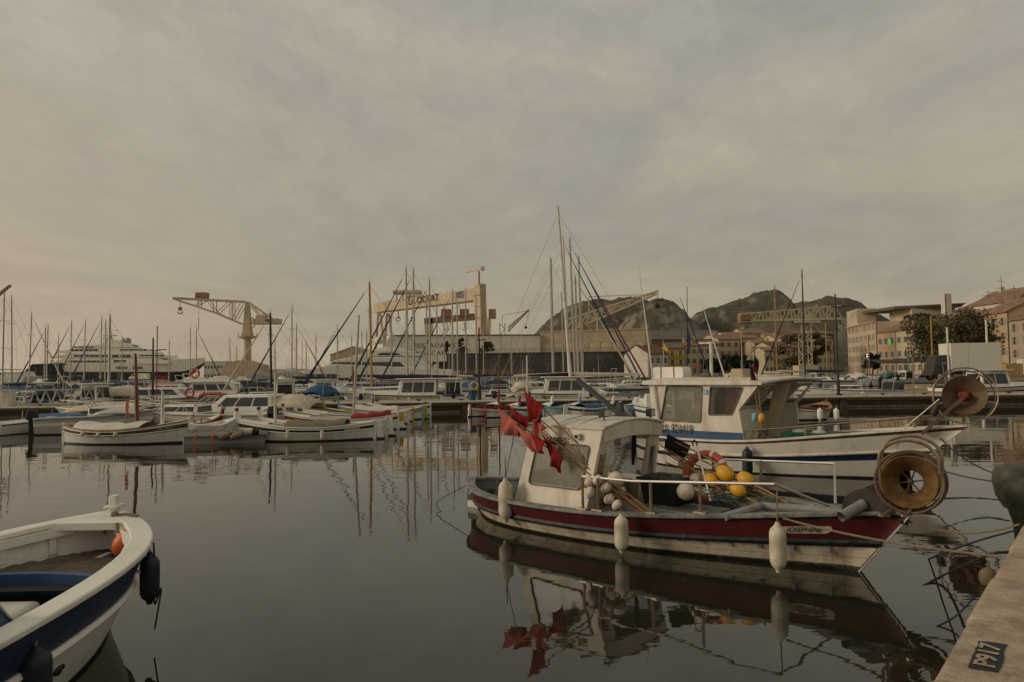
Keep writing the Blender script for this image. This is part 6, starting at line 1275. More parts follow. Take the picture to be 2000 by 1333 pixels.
# ---- sailing yachts: label, px, top, D, L, heading, mast, furled jib, boom cover, lean, hull
sb = [
 ('yacht whose thick mast stands at the far left edge', 5, 572, 78, 9, 176, 'mast_alu', None, 'cloth_navy', 0, 'boat_white'),
 ('yacht with mast leaning left, second from the left edge', 24, 580, 82, 9.5, 4, 'mast_alu', None, 'cloth_white', -1.3, 'boat_white'),
 ('yacht with a mast leaning right before the pale far yacht', 56, 612, 92, 9.5, 2, 'mast_alu', 'cloth_cream', 'cloth_navy', 1.2, 'boat_white'),
 ('yacht with the shorter of two close masts left of the black stern', 87, 640, 98, 8.5, 178, 'mast_alu', 'cloth_navy', 'cloth_black', 0, 'boat_white'),
 ('yacht with the taller of two close masts left of the black stern', 91, 635, 104, 9, 3, 'mast_alu', None, 'cloth_blue', .4, 'navy'),
 ('yacht with navy furled jib before the superyacht aft decks', 137, 627, 104, 9.5, 178, 'mast_alu', 'cloth_navy', 'cloth_cream', .4, 'boat_white'),
 ('yacht with black furled jib and mast against the white upper decks', 164, 627, 108, 9.5, 178, 'mast_alu', 'cloth_black', 'cloth_black', .4, 'boat_white'),
 ('yacht with slim mast just left of the superyacht radar mast', 196, 619, 98, 9.5, 178, 'mast_alu', 'cloth_blue', 'cloth_navy', .3, 'boat_white'),
 ('yacht with thick double-looking mast at the superyacht radar', 205, 626, 94, 10, 3, 'mast_alu', None, 'cloth_navy', 0, 'boat_white'),
 ('yacht with mast crossing the superyacht radar, base low before the pier', 213, 617, 60, 8, 178, 'mast_alu', None, 'cloth_blue', 0, 'boat_white'),
 ('short-masted yacht before the superyacht windows', 238, 660, 118, 8, 3, 'mast_alu', None, 'cloth_navy', 0, 'boat_white'),
 ('yacht with thin mast, left of a pair at the superyacht bow', 371, 638, 118, 9.5, 178, 'mast_alu', None, 'cloth_cream', 0, 'boat_white'),
 ('yacht with dark stay, right of a pair at the superyacht bow', 383, 640, 122, 9.5, 3, 'mast_alu', 'cloth_black', 'cloth_navy', 0, 'boat_white'),
 ('yacht with thin leaning mast between superyacht bow and tall crane', 450, 660, 135, 9, 3, 'mast_alu', None, 'cloth_white', -1, 'boat_white'),
 ('yacht with black mast beside the crane counterweight', 530, 611, 62, 8.5, 178, 'black_paint', 'cloth_cream', 'cloth_black', -.8, 'boat_white'),
 ('yacht with faint mast right of the crane', 537, 662, 118, 9, 4, 'mast_alu', None, 'cloth_navy', 0, 'boat_white'),
 ('yacht with tall mast right of the crane counterweight', 570, 599, 84, 10, 178, 'mast_alu', 'cloth_navy', 'cloth_navy', 0, 'boat_white'),
 ('yacht with second mast right of the crane counterweight', 579, 633, 100, 9.5, 3, 'mast_alu', 'cloth_cream', 'cloth_cream', 0, 'boat_white'),
 ('yacht with mast rising above the white motor yacht bow', 660, 636, 100, 9, 178, 'mast_alu', 'cloth_black', 'cloth_navy', -.3, 'boat_white'),
 ('yacht with slim mast over the white motor yacht, left of a close pair', 687, 657, 116, 9, 3, 'mast_alu', None, 'cloth_navy', 0, 'boat_white'),
 ('yacht with left mast of the close pair before the gantry leg', 707, 648, 108, 9, 178, 'mast_alu', None, 'cloth_white', 0, 'boat_white'),
 ('yacht with right mast of the close pair before the gantry leg', 716, 648, 110, 9, 3, 'mast_alu', None, 'cloth_blue', 0, 'boat_white'),
 ('yacht with ochre mast, navy furled jib and long navy boom cover', 726, 552, 59, 11.5, 178, 'mast_ochre', 'cloth_navy', 'cloth_navy', -.9, 'boat_white'),
 ('yacht with tall pale mast, left of two crossing the gantry lettering', 796, 524, 66, 11, 178, 'mast_alu', 'cloth_navy', 'cloth_navy', -.4, 'boat_white'),
 ('yacht with tall pale mast, right of two crossing the gantry lettering', 809, 527, 68, 11, 178, 'mast_alu', 'cloth_black', 'cloth_cream', -.1, 'boat_white'),
 ('yacht with mast left of the letter T on the gantry', 834, 574, 80, 10, 178, 'mast_alu', None, 'cloth_navy', 0, 'boat_white'),
 ('yacht with mast at the end of the gantry lettering', 840, 548, 74, 10.5, 178, 'mast_alu', 'cloth_navy', 'cloth_cream', 0, 'boat_white'),
 ('yacht with mast before the second gantry leg', 854, 592, 86, 9.5, 3, 'mast_alu', None, 'cloth_navy', 0, 'boat_white'),
 ('yacht with blue furled jib before the brown gantry boxes', 884, 568, 80, 10, 178, 'mast_alu', 'cloth_blue', 'cloth_navy', .2, 'boat_white'),
 ('yacht with shorter mast between the brown gantry boxes', 894, 591, 88, 9.5, 3, 'mast_alu', None, 'cloth_blue', 0, 'boat_white'),
 ('yacht with mast just left of the figures on the gantry leg side', 910, 566, 82, 10, 178, 'mast_alu', 'cloth_cream', 'cloth_navy', .3, 'boat_white'),
 ('yacht with mast before the thick gantry leg', 931, 574, 84, 10, 178, 'mast_alu', None, 'cloth_navy', 0, 'boat_white'),
 ('yacht with separate mast left of the tallest one', 1081, 506, 72, 11, 178, 'mast_alu', None, 'cloth_cream', -.4, 'boat_white'),
 ('largest yacht with the tallest leaning white mast and beige boom cover', 1115, 405, 62, 14, 178, 'mast_white', None, 'cloth_cream', -3.0, 'boat_white'),
 ('yacht with a short mast hidden among the tall ones', 1101, 573, 90, 9.5, 3, 'mast_alu', None, 'cloth_navy', -.4, 'boat_white'),
 ('yacht with pale mast and long navy furled jib slanting right', 1112, 466, 66, 12, 2, 'mast_white', 'cloth_navy', 'cloth_white', -1.4, 'boat_white'),
 ('yacht with blue furled jib reaching the water right of the masts', 1124, 467, 68, 12.5, 2, 'mast_alu', 'cloth_blue', 'cloth_cream', -1.2, 'boat_white'),
 ('yacht with red furled jib, rightmost of the leaning masts', 1138, 503, 70, 12.5, 2, 'mast_alu', 'cloth_red', 'cloth_navy', -.8, 'boat_white'),
 ('yacht with cream furled jib in the sheaf of leaning masts', 1130, 540, 64, 10.5, 2, 'mast_alu', 'cloth_cream', 'cloth_black', -.8, 'boat_white'),
 ('yacht with brown wooden mast before the yellow travelling crane', 1518, 560, 100, 10, 175, 'mast_ochre', None, 'cloth_cream', 0, 'boat_white'),
 ('yacht with tall black mast and black furled jib before the town', 1573, 528, 92, 11, 172, 'black_paint', 'cloth_black', 'cloth_navy', 0, 'boat_white'),
 ('yacht with slim bare mast in front of the town houses', 1450, 640, 125, 8.5, 172, 'mast_alu', None, 'cloth_white', 0, 'boat_white'),
 ('yacht with grey mast before the ochre house', 1297, 665, 120, 8, 172, 'mast_alu', None, 'cloth_navy', 0, 'boat_white'),
 ('yacht with faint thin mast between the left pair and superyacht stern', 113, 655, 140, 8.5, 3, 'mast_alu', None, 'cloth_cream', 0, 'boat_white'),
 ('yacht with faint mast before the superyacht fore deck', 330, 665, 135, 8.5, 178, 'mast_alu', None, 'cloth_navy', 0, 'boat_white'),
 ('yacht with faint mast just left of the crane column', 462, 675, 150, 8.5, 178, 'mast_alu', None, 'cloth_white', 0, 'boat_white'),
 ('yacht with faint mast above the grey ship', 598, 668, 145, 8.5, 3, 'mast_alu', 'cloth_navy', 'cloth_navy', 0, 'boat_white'),
 ('yacht with faint mast above the motor yacht bow tip', 617, 655, 130, 8.5, 178, 'mast_alu', None, 'cloth_blue', 0, 'boat_white'),
 ('yacht with thin mast inside the gantry opening', 765, 610, 100, 9.5, 178, 'mast_alu', None, 'cloth_navy', 0, 'boat_white'),
 ('yacht with thin mast under the gantry beam end', 868, 600, 98, 9.5, 3, 'mast_alu', None, 'cloth_cream', 0, 'boat_white'),
 ('yacht with thin mast right of the thick gantry leg', 945, 640, 110, 9, 178, 'mast_alu', None, 'cloth_blue', 0, 'boat_white'),
 ('yacht with thin mast before the white shed middle', 1000, 655, 115, 8.5, 178, 'mast_alu', None, 'cloth_navy', 0, 'boat_white'),
]
for lab, px, top, D, L, hd, mm, jib, boom, lean, hc in sb:
    sailboat(lab, px, top, D, L, hd, mm, hc, jib, boom, lean, mr=.075 * (1.6 if 'tallest' in lab else 1.25 if D < 75 else 1.05))

# ---- on the pier: lamp posts, gangway, locker, bucket, posts
def lamp(label, px, top, arms, D=49.0):
    p = P(px, 780, D); zt = ZP(px, top, D); t = thing('lamp_post', label, 'lamp post', (p.x, D, PZ), 0, 'black lamp posts on the pier'); hh = zt - PZ
    b = MB(); b.tube([(0, 0, 0), (0, 0, 1.0), (0, 0, 1.01), (0, 0, hh)], [.11, .11, .07, .05], 0, 10); b.build('pole', 'black_paint', t)
    b = MB(); b.box(-.16, .16, -.16, .16, 0, .05); b.build('base_plate', 'black_paint', t)
    for a, L in arms:
        b = MB(); z = hh - .9; b.beam((0, 0, z), (a * L * .5, 0, z + .04), .06, .05); b.hexa([(a * L * .4, -.12, z + .01), (a * L, -.12, z + .06), (a * L, .12, z + .06), (a * L * .4, .12, z + .01)], [(a * L * .4, -.12, z + .08), (a * L, -.12, z + .10), (a * L, .12, z + .10), (a * L * .4, .12, z + .08)]); b.build('lamp_head', 'black_paint', t)
lamp('black lamp post on the pier near the brown mast', 298, 660, ((1, .9), (-1, .3)))
lamp('black lamp post on the pier with blue bucket at its foot', 937, 640, ((1, .5), (-1, .15)))
lamp('tall black lamp post on the right part of the pier', 1638, 575, ((1, .85), (-1, .25)))
def post(label, px, top, D, m_, r=.05, z0=PZ, name='post'):
    p = P(px, 770, D); t = thing(name, label, 'post', (p.x, D, z0)); h = ZP(px, top, D) - z0; b = MB(); b.tube([(0, 0, 0), (0, 0, h)], r, 0, 8); b.build('pole', m_, t); b = MB(); b.tube([(0, 0, h - .06), (0, 0, h)], r * 1.5, 0, 8); b.build('cap', m_, t); return t
post('thin red pole rising beside the black lamp post', 306, 638, 50, 'cloth_red', .035)
post('slim grey post standing on the pier below the hotel', 1785, 700, 48, 'rail_steel', .045)
post('white pole with fittings left of the white truck', 1855, 640, 70, 'mast_white', .10, 1.2)
post('white pole with fittings above the white truck', 1932, 626, 74, 'mast_white', .10, 1.2)
post('wooden pole before the plane tree', 1824, 618, 90, 'mast_ochre', .10, 1.2)
post('wooden pole left of the hotel', 1617, 630, 120, 'mast_ochre', .11, 0)
post('grey pole before the hotel front', 1700, 655, 116, 'rail_steel', .09, 0)
post('grey pole before the orange house', 1777, 650, 112, 'rail_steel', .09, 0)
p = P(923, 780, 47.2); t = thing('bucket', 'blue plastic bucket on the pier beside the lamp post', 'bucket', (p.x, 47.2, PZ)); b = MB(); b.lathe([(.001, 0), (.20, 0), (.28, .62), (.30, .64), (.26, .63), (.19, .05), (.001, .05)], seg=16); b.build('body', 'cloth_blue', t); b = MB(); b.tube([(-.28, 0, .6), (-.15, -.2, .5), (.15, -.2, .5), (.28, 0, .6)], .012); b.build('handle', 'wire', t)
def gangway():
    a, c = P(32, 800, 47.0), P(205, 795, 49.5); t = thing('gangway', 'grey lattice gangway lying across the left part of the pier', 'gangway', (a.x, a.y, PZ)); d = V((c.x - a.x, c.y - a.y, 0)); L = d.length; u = d.normalized(); n = V((-u.y, u.x, 0)); H_ = 1.05; k = 8
    for s_ in (0, 1.1):
        o = n * s_; b = MB(); b.tube([o + V((0, 0, .12)), o + u * L + V((0, 0, .12))], .05); b.build('lower_chord', 'pale_grey', t); b = MB(); b.tube([o + u * .5 + V((0, 0, H_)), o + u * (L - .4) + V((0, 0, H_))], .045); b.build('upper_chord', 'pale_grey', t)
        for i in range(k):
            x0, x1 = L * i / k, L * (i + 1) / k; b = MB(); b.tube([o + u * x0 + V((0, 0, .12 if i % 2 else .12)), o + u * (x0 + x1) / 2 + V((0, 0, H_)), o + u * x1 + V((0, 0, .12))], .032); b.build('diagonal', 'pale_grey', t)
    b = MB(); b.hexa([V((0, 0, .08)), u * L + V((0, 0, .08)), u * L + n * 1.1 + V((0, 0, .08)), n * 1.1 + V((0, 0, .08))], [V((0, 0, .13)), u * L + V((0, 0, .13)), u * L + n * 1.1 + V((0, 0, .13)), n * 1.1 + V((0, 0, .13))]); b.build('walkway', 'pier_top', t)
gangway()
p = P(0, 800, 46.5); t = thing('locker', 'cream dock locker at the left edge of the pier', 'locker', (p.x - .3, 46.6, PZ)); b = MB(); b.box(-.8, .72, 0, .8, 0, 1.05); b.build('body', 'cabin_cream', t, bevel=.03); b = MB(); b.box(-.84, .76, -.04, .84, 1.05, 1.11); b.build('lid', 'cabin_cream', t, bevel=.02)
# ================================================================ ships and shipyard
def prof(mb_, pl, w, mi=0, T=None, taper=None):
    mb_.prism(pl, -w / 2, w / 2, 'y', mi, T); return mb_
def superyacht():
    D = 275; S = D / 1400; x0 = P(62, 735, D).x; t = thing('superyacht', 'huge black and white superyacht standing beyond the marina at left', 'yacht', (x0, D, 2.0))
    def q(px, py): p = P(px, py, D); return (p.x - x0, p.z - 2.0)
    L = q(400, 700)[0]; wd = 11.0
    def deck(nm, pts, w, m_, bev=.2, par=t):
        b = MB(); prof(b, pts, w); return b.build(nm, m_, par, bevel=bev)
    # hull: black lower part, white topsides sweeping up to a pointed bow
    def slab(pts, w0, nose, m_, nm):
        n = 16; rows = []
        xs = [p[0] for p in pts[0]]
        b = MB()
        for top, bot in zip(pts[0], pts[1]):
            f = (top[0]) / L; w_ = w0 / 2 * (1 - max(0, (f - .55) / .45) ** 2.2 * .97) * (1 if f > .1 else .75 + 2.5 * f); rows.append([V((bot[0], -w_ * .93, bot[1])), V((top[0], -w_, top[1])), V((top[0], w_, top[1])), V((bot[0], w_ * .93, bot[1]))])
        b.grid(rows, 0, close=True); b.add(rows[0], [(0, 1, 2, 3)]); b.add(rows[-1], [(3, 2, 1, 0)]); return b.build(nm, m_, t)
    px = [62, 100, 140, 200, 260, 310, 340, 365, 385, 400]
    low = [q(p, y) for p, y in zip(px, [742, 746, 746, 746, 746, 746, 744, 736, 724, 712])]; mid = [q(p, y) for p, y in zip(px, [732, 727, 727, 727, 727, 727, 727, 726, 718, 708])]; top = [q(p, y) for p, y in zip(px, [728, 719, 714, 711, 708, 705, 703, 702, 701, 699])]
    slab((mid, low), wd, 0, 'black_paint', 'lower_hull'); slab((top, [(a[0], a[1] + .02) for a in mid]), wd + .1, 0, 'hull_white', 'topsides')
    deck('stern_cover', [q(62, 731), q(82, 712), q(140, 710), q(142, 727), q(70, 732)], wd + .6, 'cloth_black')
    dk = [('main_deck', [q(118, 713), q(118, 709), q(140, 701), q(322, 701), q(345, 707), q(340, 712)], wd - .4, [(150, 232, 705, 709), (237, 262, 704, 709)]),
          ('upper_deck', [q(112, 700), q(112, 697), q(160, 689), q(300, 690), q(335, 695), q(338, 700)], wd - 1.0, [(160, 230, 694, 698), (233, 247, 694, 699), (249, 270, 694, 699), (286, 334, 694, 697)]),
          ('bridge_deck', [q(125, 690), q(125, 686), q(165, 682), q(275, 681), q(308, 688), q(310, 691)], wd - 2.2, [(150, 205, 683, 687), (246, 300, 683, 686)]),
          ('sun_deck', [q(148, 681), q(150, 677), q(200, 674), q(262, 675), q(272, 680)], wd - 4, [(155, 195, 678, 680)]),
          ('funnel_deck', [q(200, 675), q(206, 669), q(215, 665), q(230, 664), q(245, 669), q(270, 675)], 4.0, [])]
    for nm, pts, w_, wins in dk:
        d = deck(nm, pts, w_, 'hull_white')
        for a, c, y0, y1 in wins:
            n = max(1, int((c - a) / 9))
            for k in range(n):
                u0 = a + (c - a) * k / n; u1 = u0 + (c - a) / n - 1.2; p0, p1 = q(u0, y1), q(u1, y0); b = MB(); b.box(p0[0], p1[0], -w_ / 2 - .06, -w_ / 2 + .02, p0[1], p1[1]); b.build('window', 'glass', d)
    b = MB(); p0 = q(218, 667); b.beam((p0[0], 0, p0[1]), (p0[0] - 1.0, 0, p0[1] + 4), .8, .8); b.box(p0[0] - 2.5, p0[0] + 1.5, -1.5, 1.5, p0[1] + 2, p0[1] + 2.4); b.box(p0[0] - .2, p0[0] + 2.5, -.1, .1, p0[1] + 4, p0[1] + 4.25); b.build('radar_mast', 'hull_white', t)
    for px_, py_, r_ in ((243, 667, 1.1), (250, 666, 1.2), (210, 667, 1.0)): b = MB(); p0 = q(px_, py_); b.ball((p0[0], 0, p0[1]), r_); b.build('radar_dome', 'boat_grey', t)
    for k in range(16):
        pxk = [244, 248, 252, 257, 262, 275, 278, 282, 286, 290, 300, 306, 316, 321, 326, 334][k]; yk = 719 if k < 10 else 709; p0 = q(pxk, yk); f = p0[0] / L; w_ = (wd + .1) / 2 * (1 - max(0, (f - .55) / .45) ** 2.2 * .97); b = MB(); b.box(p0[0] - .2, p0[0] + .2, -w_ - .10, -w_ + .15, p0[1] - .45, p0[1] + .45); b.build('porthole', 'glass', t)
    b = MB(); p0 = q(105, 698); b.beam((p0[0], 0, p0[1]), (p0[0] - 3.5, 0, p0[1] + 2.6), .25); b.beam((p0[0], 0, p0[1]), (p0[0] + 1.5, 0, p0[1] + 2), .25); b.build('deck_crane', 'boat_grey', t)
superyacht()
def motoryacht():
    D = 150; x0 = P(600, 735, D).x; t = thing('motor_yacht', 'sleek white motor yacht with long black window bands below the restaurant', 'yacht', (x0, D, 0))
    def q(px, py): p = P(px, py, D); return (p.x - x0, p.z)
    def deck(nm, pts, w, m_, bev=.15, par=t): b = MB(); prof(b, [q(*p) for p in pts], w); return b.build(nm, m_, par, bevel=bev)
    h = deck('hull', [(598, 726), (612, 722), (660, 712), (880, 722), (888, 728), (888, 765), (640, 765)], 7.0, 'hull_white')
    deck('lower_house', [(645, 712), (662, 704), (700, 697), (815, 700), (845, 712), (845, 722), (640, 720)], 5.6, 'hull_white')
    deck('upper_house', [(690, 697), (718, 690), (735, 684), (800, 686), (832, 697)], 4.4, 'hull_white'); deck('fly_deck', [(735, 684), (745, 680), (785, 680), (800, 686)], 3.2, 'hull_white')
    for nm, pts, w in (('window_band', [(652, 717), (656, 708), (785, 708), (795, 717)], 5.66), ('window_band', [(606, 738), (604, 731), (662, 731), (672, 734), (660, 740)], 7.06), ('window_band', [(694, 739), (694, 732), (800, 732), (800, 738)], 7.06), ('window_band', [(740, 695), (747, 690), (775, 690), (790, 695)], 4.46), ('window_band', [(825, 712), (825, 707), (850, 707), (850, 712)], 5.4)):
        deck(nm, pts, w, 'glass', 0)
    b = MB(); p0 = q(742, 684); b.ball((p0[0], -.6, p0[1] + 2.0), .9); b.ball((p0[0] + 2.2, .8, p0[1] + 2.4), .9); b.beam((p0[0] + 1, 0, p0[1]), (p0[0] + 2.6, 0, p0[1] + 3.5), .6, .5); b.build('radar_mast', 'hull_white', t)
motoryacht()
def greyship():
    D = 172; x0 = P(505, 735, D).x; t = thing('grey_ship', 'grey-hulled ship behind the marina left of the white motor yacht', 'ship', (x0, D, 0))
    def q(px, py): p = P(px, py, D); return (p.x - x0, p.z)
    b = MB(); prof(b, [q(500, 729), q(618, 731), q(618, 770), q(520, 770)], 7); b.build('hull', 'boat_grey', t, bevel=.1)
    b = MB(); prof(b, [q(545, 729), q(548, 724), q(585, 724), q(600, 730)], 4); b.build('deck_house', 'pale_grey', t, bevel=.1)
    b = MB(); prof(b, [q(562, 727), q(562, 719), q(574, 719), q(574, 727)], 3); b.build('bridge', 'hull_white', t, bevel=.1)
    for px in (527, 551): b = MB(); p0 = q(px, 735); b.box(p0[0], p0[0] + 1.3, -3.56, -3.5, p0[1], p0[1] + .15); b.build('hull_mark', 'hull_white', t)
    b = MB(); p0 = q(590, 724); b.tube([(p0[0], 0, p0[1]), (p0[0], 0, p0[1] + 7)], .1); b.build('mast', 'mast_alu', t)
greyship()
def flatyacht():
    D = 190; x0 = P(-30, 735, D).x; t = thing('yacht', 'pale yacht with flat roof at the left edge beyond the marina', 'yacht', (x0, D, 0))
    def q(px, py): p = P(px, py, D); return (p.x - x0, p.z)
    for nm, pts, w, m_ in (('hull', [(-30, 752), (60, 752), (66, 735), (-30, 735)], 7, 'hull_white'), ('house', [(-30, 735), (28, 735), (24, 727), (-30, 727)], 5.5, 'hull_white'), ('roof', [(-30, 723), (30, 723), (30, 721), (-30, 721)], 5.5, 'pale_grey'), ('tent', [(26, 738), (58, 738), (52, 726), (30, 728)], 6, 'cloth_white')):
        b = MB(); prof(b, [q(*p) for p in pts], w); b.build(nm, m_, t, bevel=.1)
    b = MB(); prof(b, [q(-30, 733), q(24, 733), q(22, 729), q(-30, 729)], 5.56); b.build('window_band', 'glass', t)
flatyacht()
def truss(b, a, c, w, h, n, r, mi=0, h2=None):
    """box truss from a to c: four chords with zigzag webs; h grows to h2"""
    a = V(a); c = V(c); d = (c - a).normalized(); up = V((0, 0, 1)); s = d.cross(up).normalized() * w / 2; h2 = h2 or h
    def pt(i, sd, top): f = i / n; return a.lerp(c, f) + s * sd + up * ((h * (1 - f) + h2 * f) if top else 0)
    for sd in (-1, 1):
        for tp in (0, 1): b.beam(pt(0, sd, tp), pt(n, sd, tp), r * 1.5, None, mi)
        for i in range(n): b.beam(pt(i, sd, i % 2), pt(i + 1, sd, (i + 1) % 2), r, None, mi); b.beam(pt(i, sd, 0), pt(i, sd, 1), r, None, mi)
    for i in range(n + 1):
        for tp in (0, 1): b.beam(pt(i, -1, tp), pt(i, 1, tp), r, None, mi)
    return b
def hammerhead():
    D = 250; x0 = P(483, 735, D).x; t = thing('hammerhead_crane', 'tan hammerhead dock crane on a round column at left centre', 'crane', (x0, D, 2.0))
    def q(px, py, y=0): p = P(px, py, D); return V((p.x - x0, y, p.z - 2.0))
    zc = q(483, 660).z
    b = MB(); b.lathe([(1.5, 0), (1.35, zc * .5), (1.25, zc)], seg=20); b.build('column', 'crane_tan', t)
    b = MB(); b.prism([(q(449, 0).x, 0), (q(521, 0).x, 0), (q(518, 0).x, q(0, 720).z), (q(487, 0).x, q(0, 711).z), (q(475, 0).x, q(0, 711).z), (q(449, 0).x, q(0, 724).z)], -5, 5); b.build('base_house', 'wall_tan', t)
    b = MB(); b.lathe([(1.3, zc - .5), (3.2, zc), (3.3, zc + .5), (1.4, zc + .6)], seg=20); b.build('gallery', 'crane_tan', t)
    for k in range(10): b = MB(); a = 2 * math.pi * k / 10; b.beam((3.1 * math.cos(a), 3.1 * math.sin(a), zc + .5), (3.1 * math.cos(a), 3.1 * math.sin(a), zc + 1.6), .16); b.build('gallery_post', 'crane_tan', t)
    zt = q(485, 590).z; b = MB(); b.hexa([(-1.5, -1.3, zc + .5), (1.5, -1.3, zc + .5), (1.5, 1.3, zc + .5), (-1.5, 1.3, zc + .5)], [(-.6, -.6, zt), (.6, -.6, zt), (.6, .6, zt), (-.6, .6, zt)]); b.build('king_post', 'crane_tan', t)
    tip = q(341, 583); root = q(480, 590)
    for y in (-1.4, 1.4):
        b = MB(); b.beam(tip + V((0, y, 0)), V((-.5, y, zt)), .5, .6); b.build('jib_chord', 'crane_tan', t)
        b = MB(); b.beam(tip + V((0, y, -.3)), q(425, 613, y), .35, .45); b.beam(q(425, 613, y), q(474, 634, y), .35, .45); b.build('jib_strut', 'crane_tan', t)
        for (a, c) in (((405, 585), (385, 597)), ((405, 585), (425, 613)), ((452, 587), (425, 613)), ((420, 586), (420, 610)), ((452, 588), (452, 624)), ((456, 588), (456, 625)), ((473, 592), (456, 625)), ((475, 600), (462, 625)), ((390, 584), (390, 600))): b = MB(); b.beam(q(*a, y), q(*c, y), .22); b.build('jib_web', 'crane_tan', t)
        for (a, c) in (((486, 591), (530, 622)), ((488, 595), (515, 625)), ((488, 632), (520, 612)), ((492, 640), (500, 625)), ((489, 620), (500, 627))): b = MB(); b.beam(q(*a, y), q(*c, y), .28); b.build('back_stay', 'crane_tan', t)
    b = MB(); a, c = q(498, 634), q(547, 623); b.box(a.x, c.x, -2.4, 2.4, a.z, c.z); b.box(a.x + 1, c.x - 5, -2.2, 2.2, c.z, c.z + 1.2); b.build('counterweight_house', 'crane_tan', t, bevel=.1)
    b = MB(); p = q(522, 628); b.box(p.x, p.x + 1.4, -2.45, -2.38, p.z - .4, p.z + .5); b.build('window', 'glass', t)
    b = MB(); a = q(395, 580); b.box(a.x - 1.9, a.x + 1.9, -1.5, 1.5, a.z - .6, a.z + 1.4); b.build('trolley_house', 'crane_rust', t, bevel=.08)
    b = MB(); c = q(352, 606); b.tube([q(351, 586), c + V((-.2, 0, 1))], .06); b.tube([q(353, 586), c + V((.2, 0, 1))], .06); b.box(c.x - .5, c.x + .5, -.4, .4, c.z - .2, c.z + 1); b.tube([c + V((-.9, 0, -.6)), c + V((-.5, 0, -1.4)), c + V((0, 0, -1.0)), c + V((.5, 0, -1.4)), c + V((.9, 0, -.6))], .2); b.build('hook_block', 'crane_rust', t)
    b = MB(); b.tube([q(388, 586), q(388, 622)], .05); b.tube([q(388, 622), q(388, 645)], .12); b.build('auxiliary_line', 'wire', t)
hammerhead()
def gantry():
    # beam runs away from us to the left: right end near, left end farther
    DR, DL = 300, 362; pr, pl = P(927, 575, DR), P(730, 600, DL)
    t = thing('gantry_crane', 'giant tan gantry crane lettered LA CIOTAT with number 105', 'crane', (pr.x, DR, 2.0)); O = V((pr.x, DR, 2.0))
    def q(px, py, f):                       # point of the front face on that picture column
        k = (px - 1000) / 1400; f = (k * DR - pr.x) / ((pl.x - pr.x) - k * (DL - DR)); D = DR + (DL - DR) * f; return P(px, py, D) - O
    tr, br, tl, bl = q(927, 564, 0), q(927, 587, 0), q(730, 592, 1), q(730, 611, 1)
    u = (tl - tr); u.z = 0; u.normalize(); n = V((-u.y, u.x, 0)); n = n if n.y > 0 else -n; wdt = n * 5
    b = MB(); b.hexa([br, bl, bl + wdt, br + wdt], [tr, tl, tl + wdt, tr + wdt]); b.build('beam', 'crane_tan', t, bevel=.15)
    up = ((tr - br) + (tl - bl)).normalized()
    lettering('LA CIOTAT', 4.4, (q(827, 586, .49)) - n * .25, -u, up, 'ink', t, off=.15, sx=1.1, bold=.05)
    lettering('105', 4.0, (q(898, 577, .15)) - n * .25, -u, up, 'ink_blue', t, off=.15, sx=1.0, bold=.06)
    # railing on top
    for k in range(18):
        f = k / 17; p = tr.lerp(tl, f); b = MB(); b.beam(p, p + V((0, 0, .9)), .12); b.build('rail_post', 'crane_tan', t)
    # right leg: wide box tapering down
    z0 = -2.0 + 2.0
    def leg(pts_top, pts_bot, nm, m_='crane_tan'): b = MB(); b.hexa(pts_bot, pts_top); return b.build(nm, m_, t, bevel=.12)
    a, c = q(922, 563, 0), q(922, 563, 0) - u * 5.2; bt, bc = q(931, 655, 0), q(931, 655, 0) - u * 3.0; dep = n * 3.4
    leg([a, c, c + dep, a + dep], [bt, bc, bc + dep, bt + dep], 'wide_leg')
    bt2 = V((bt.x, bt.y, 0)); bc2 = V((bc.x, bc.y, 0)); leg([bt, bc, bc + dep, bt + dep], [bt2, bc2, bc2 + dep, bt2 + dep], 'leg_foot')
    b = MB(); p = q(927, 562, 0); p1 = p - u * 3.4 + V((0, 0, 1.4)); b.hexa([p, V((p1.x, p1.y, p.z)), V((p1.x, p1.y, p.z)) + dep, p + dep], [V((p.x, p.y, p1.z)), p1, p1 + dep, V((p.x, p.y, p1.z)) + dep]); b.build('leg_head', 'crane_tan', t, bevel=.1)
    for py in (578, 600, 622): b = MB(); w0 = q(924 + (py - 563) * .1, py, 0); w1 = w0 - u * (5.0 - (py - 563) * .024); b.beam(w0 - n * .1, w1 - n * .1, .2, .3); b.build('leg_band', 'crane_rust', t)
    # left legs: A-frame
    for s_ in (0, 1):
        for px0, px1 in ((739, 730), (743, 757)):
            A = q(px0, 612, .985) + wdt * s_; B_ = q(px1, 690, .985) + wdt * s_; B_.z = 0; b = MB(); b.beam(A, B_, 1.0, 1.0); b.build('a_frame_leg', 'crane_tan', t)
    # trolley house on top, small jib crane on the leg, hooks
    b = MB(); a, c = q(769, 575, .78), q(815, 565, .66); b.box(a.x, c.x, a.y - 3, a.y + 3, a.z, c.z + 1.0); tz = b.build('trolley_house', 'crane_tan', t, bevel=.1)
    b = MB(); a, c = q(793, 582, .7), q(820, 574, .6); b.box(a.x, c.x, a.y - 2.5, a.y + 2.5, a.z, c.z); b.build('trolley_step', 'crane_tan', t)
    for px in (775, 787, 800): b = MB(); b.beam(q(px, 576, .75), q(px, 588, .75), .5); b.build('trolley_leg', 'crane_rust', t)
    for px, f in ((778, .76), (806, .62)): b = MB(); p = q(px, 608, f); b.tube([p, p + V((0, 0, -3))], .3); b.box(p.x - .9, p.x + .9, p.y - .5, p.y + .5, p.z - 3.6, p.z - 2.8); b.tube([p + V((-1.2, 0, -4)), p + V((0, 0, -5)), p + V((1.2, 0, -4))], .25); b.build('hook', 'mast_ochre', t)
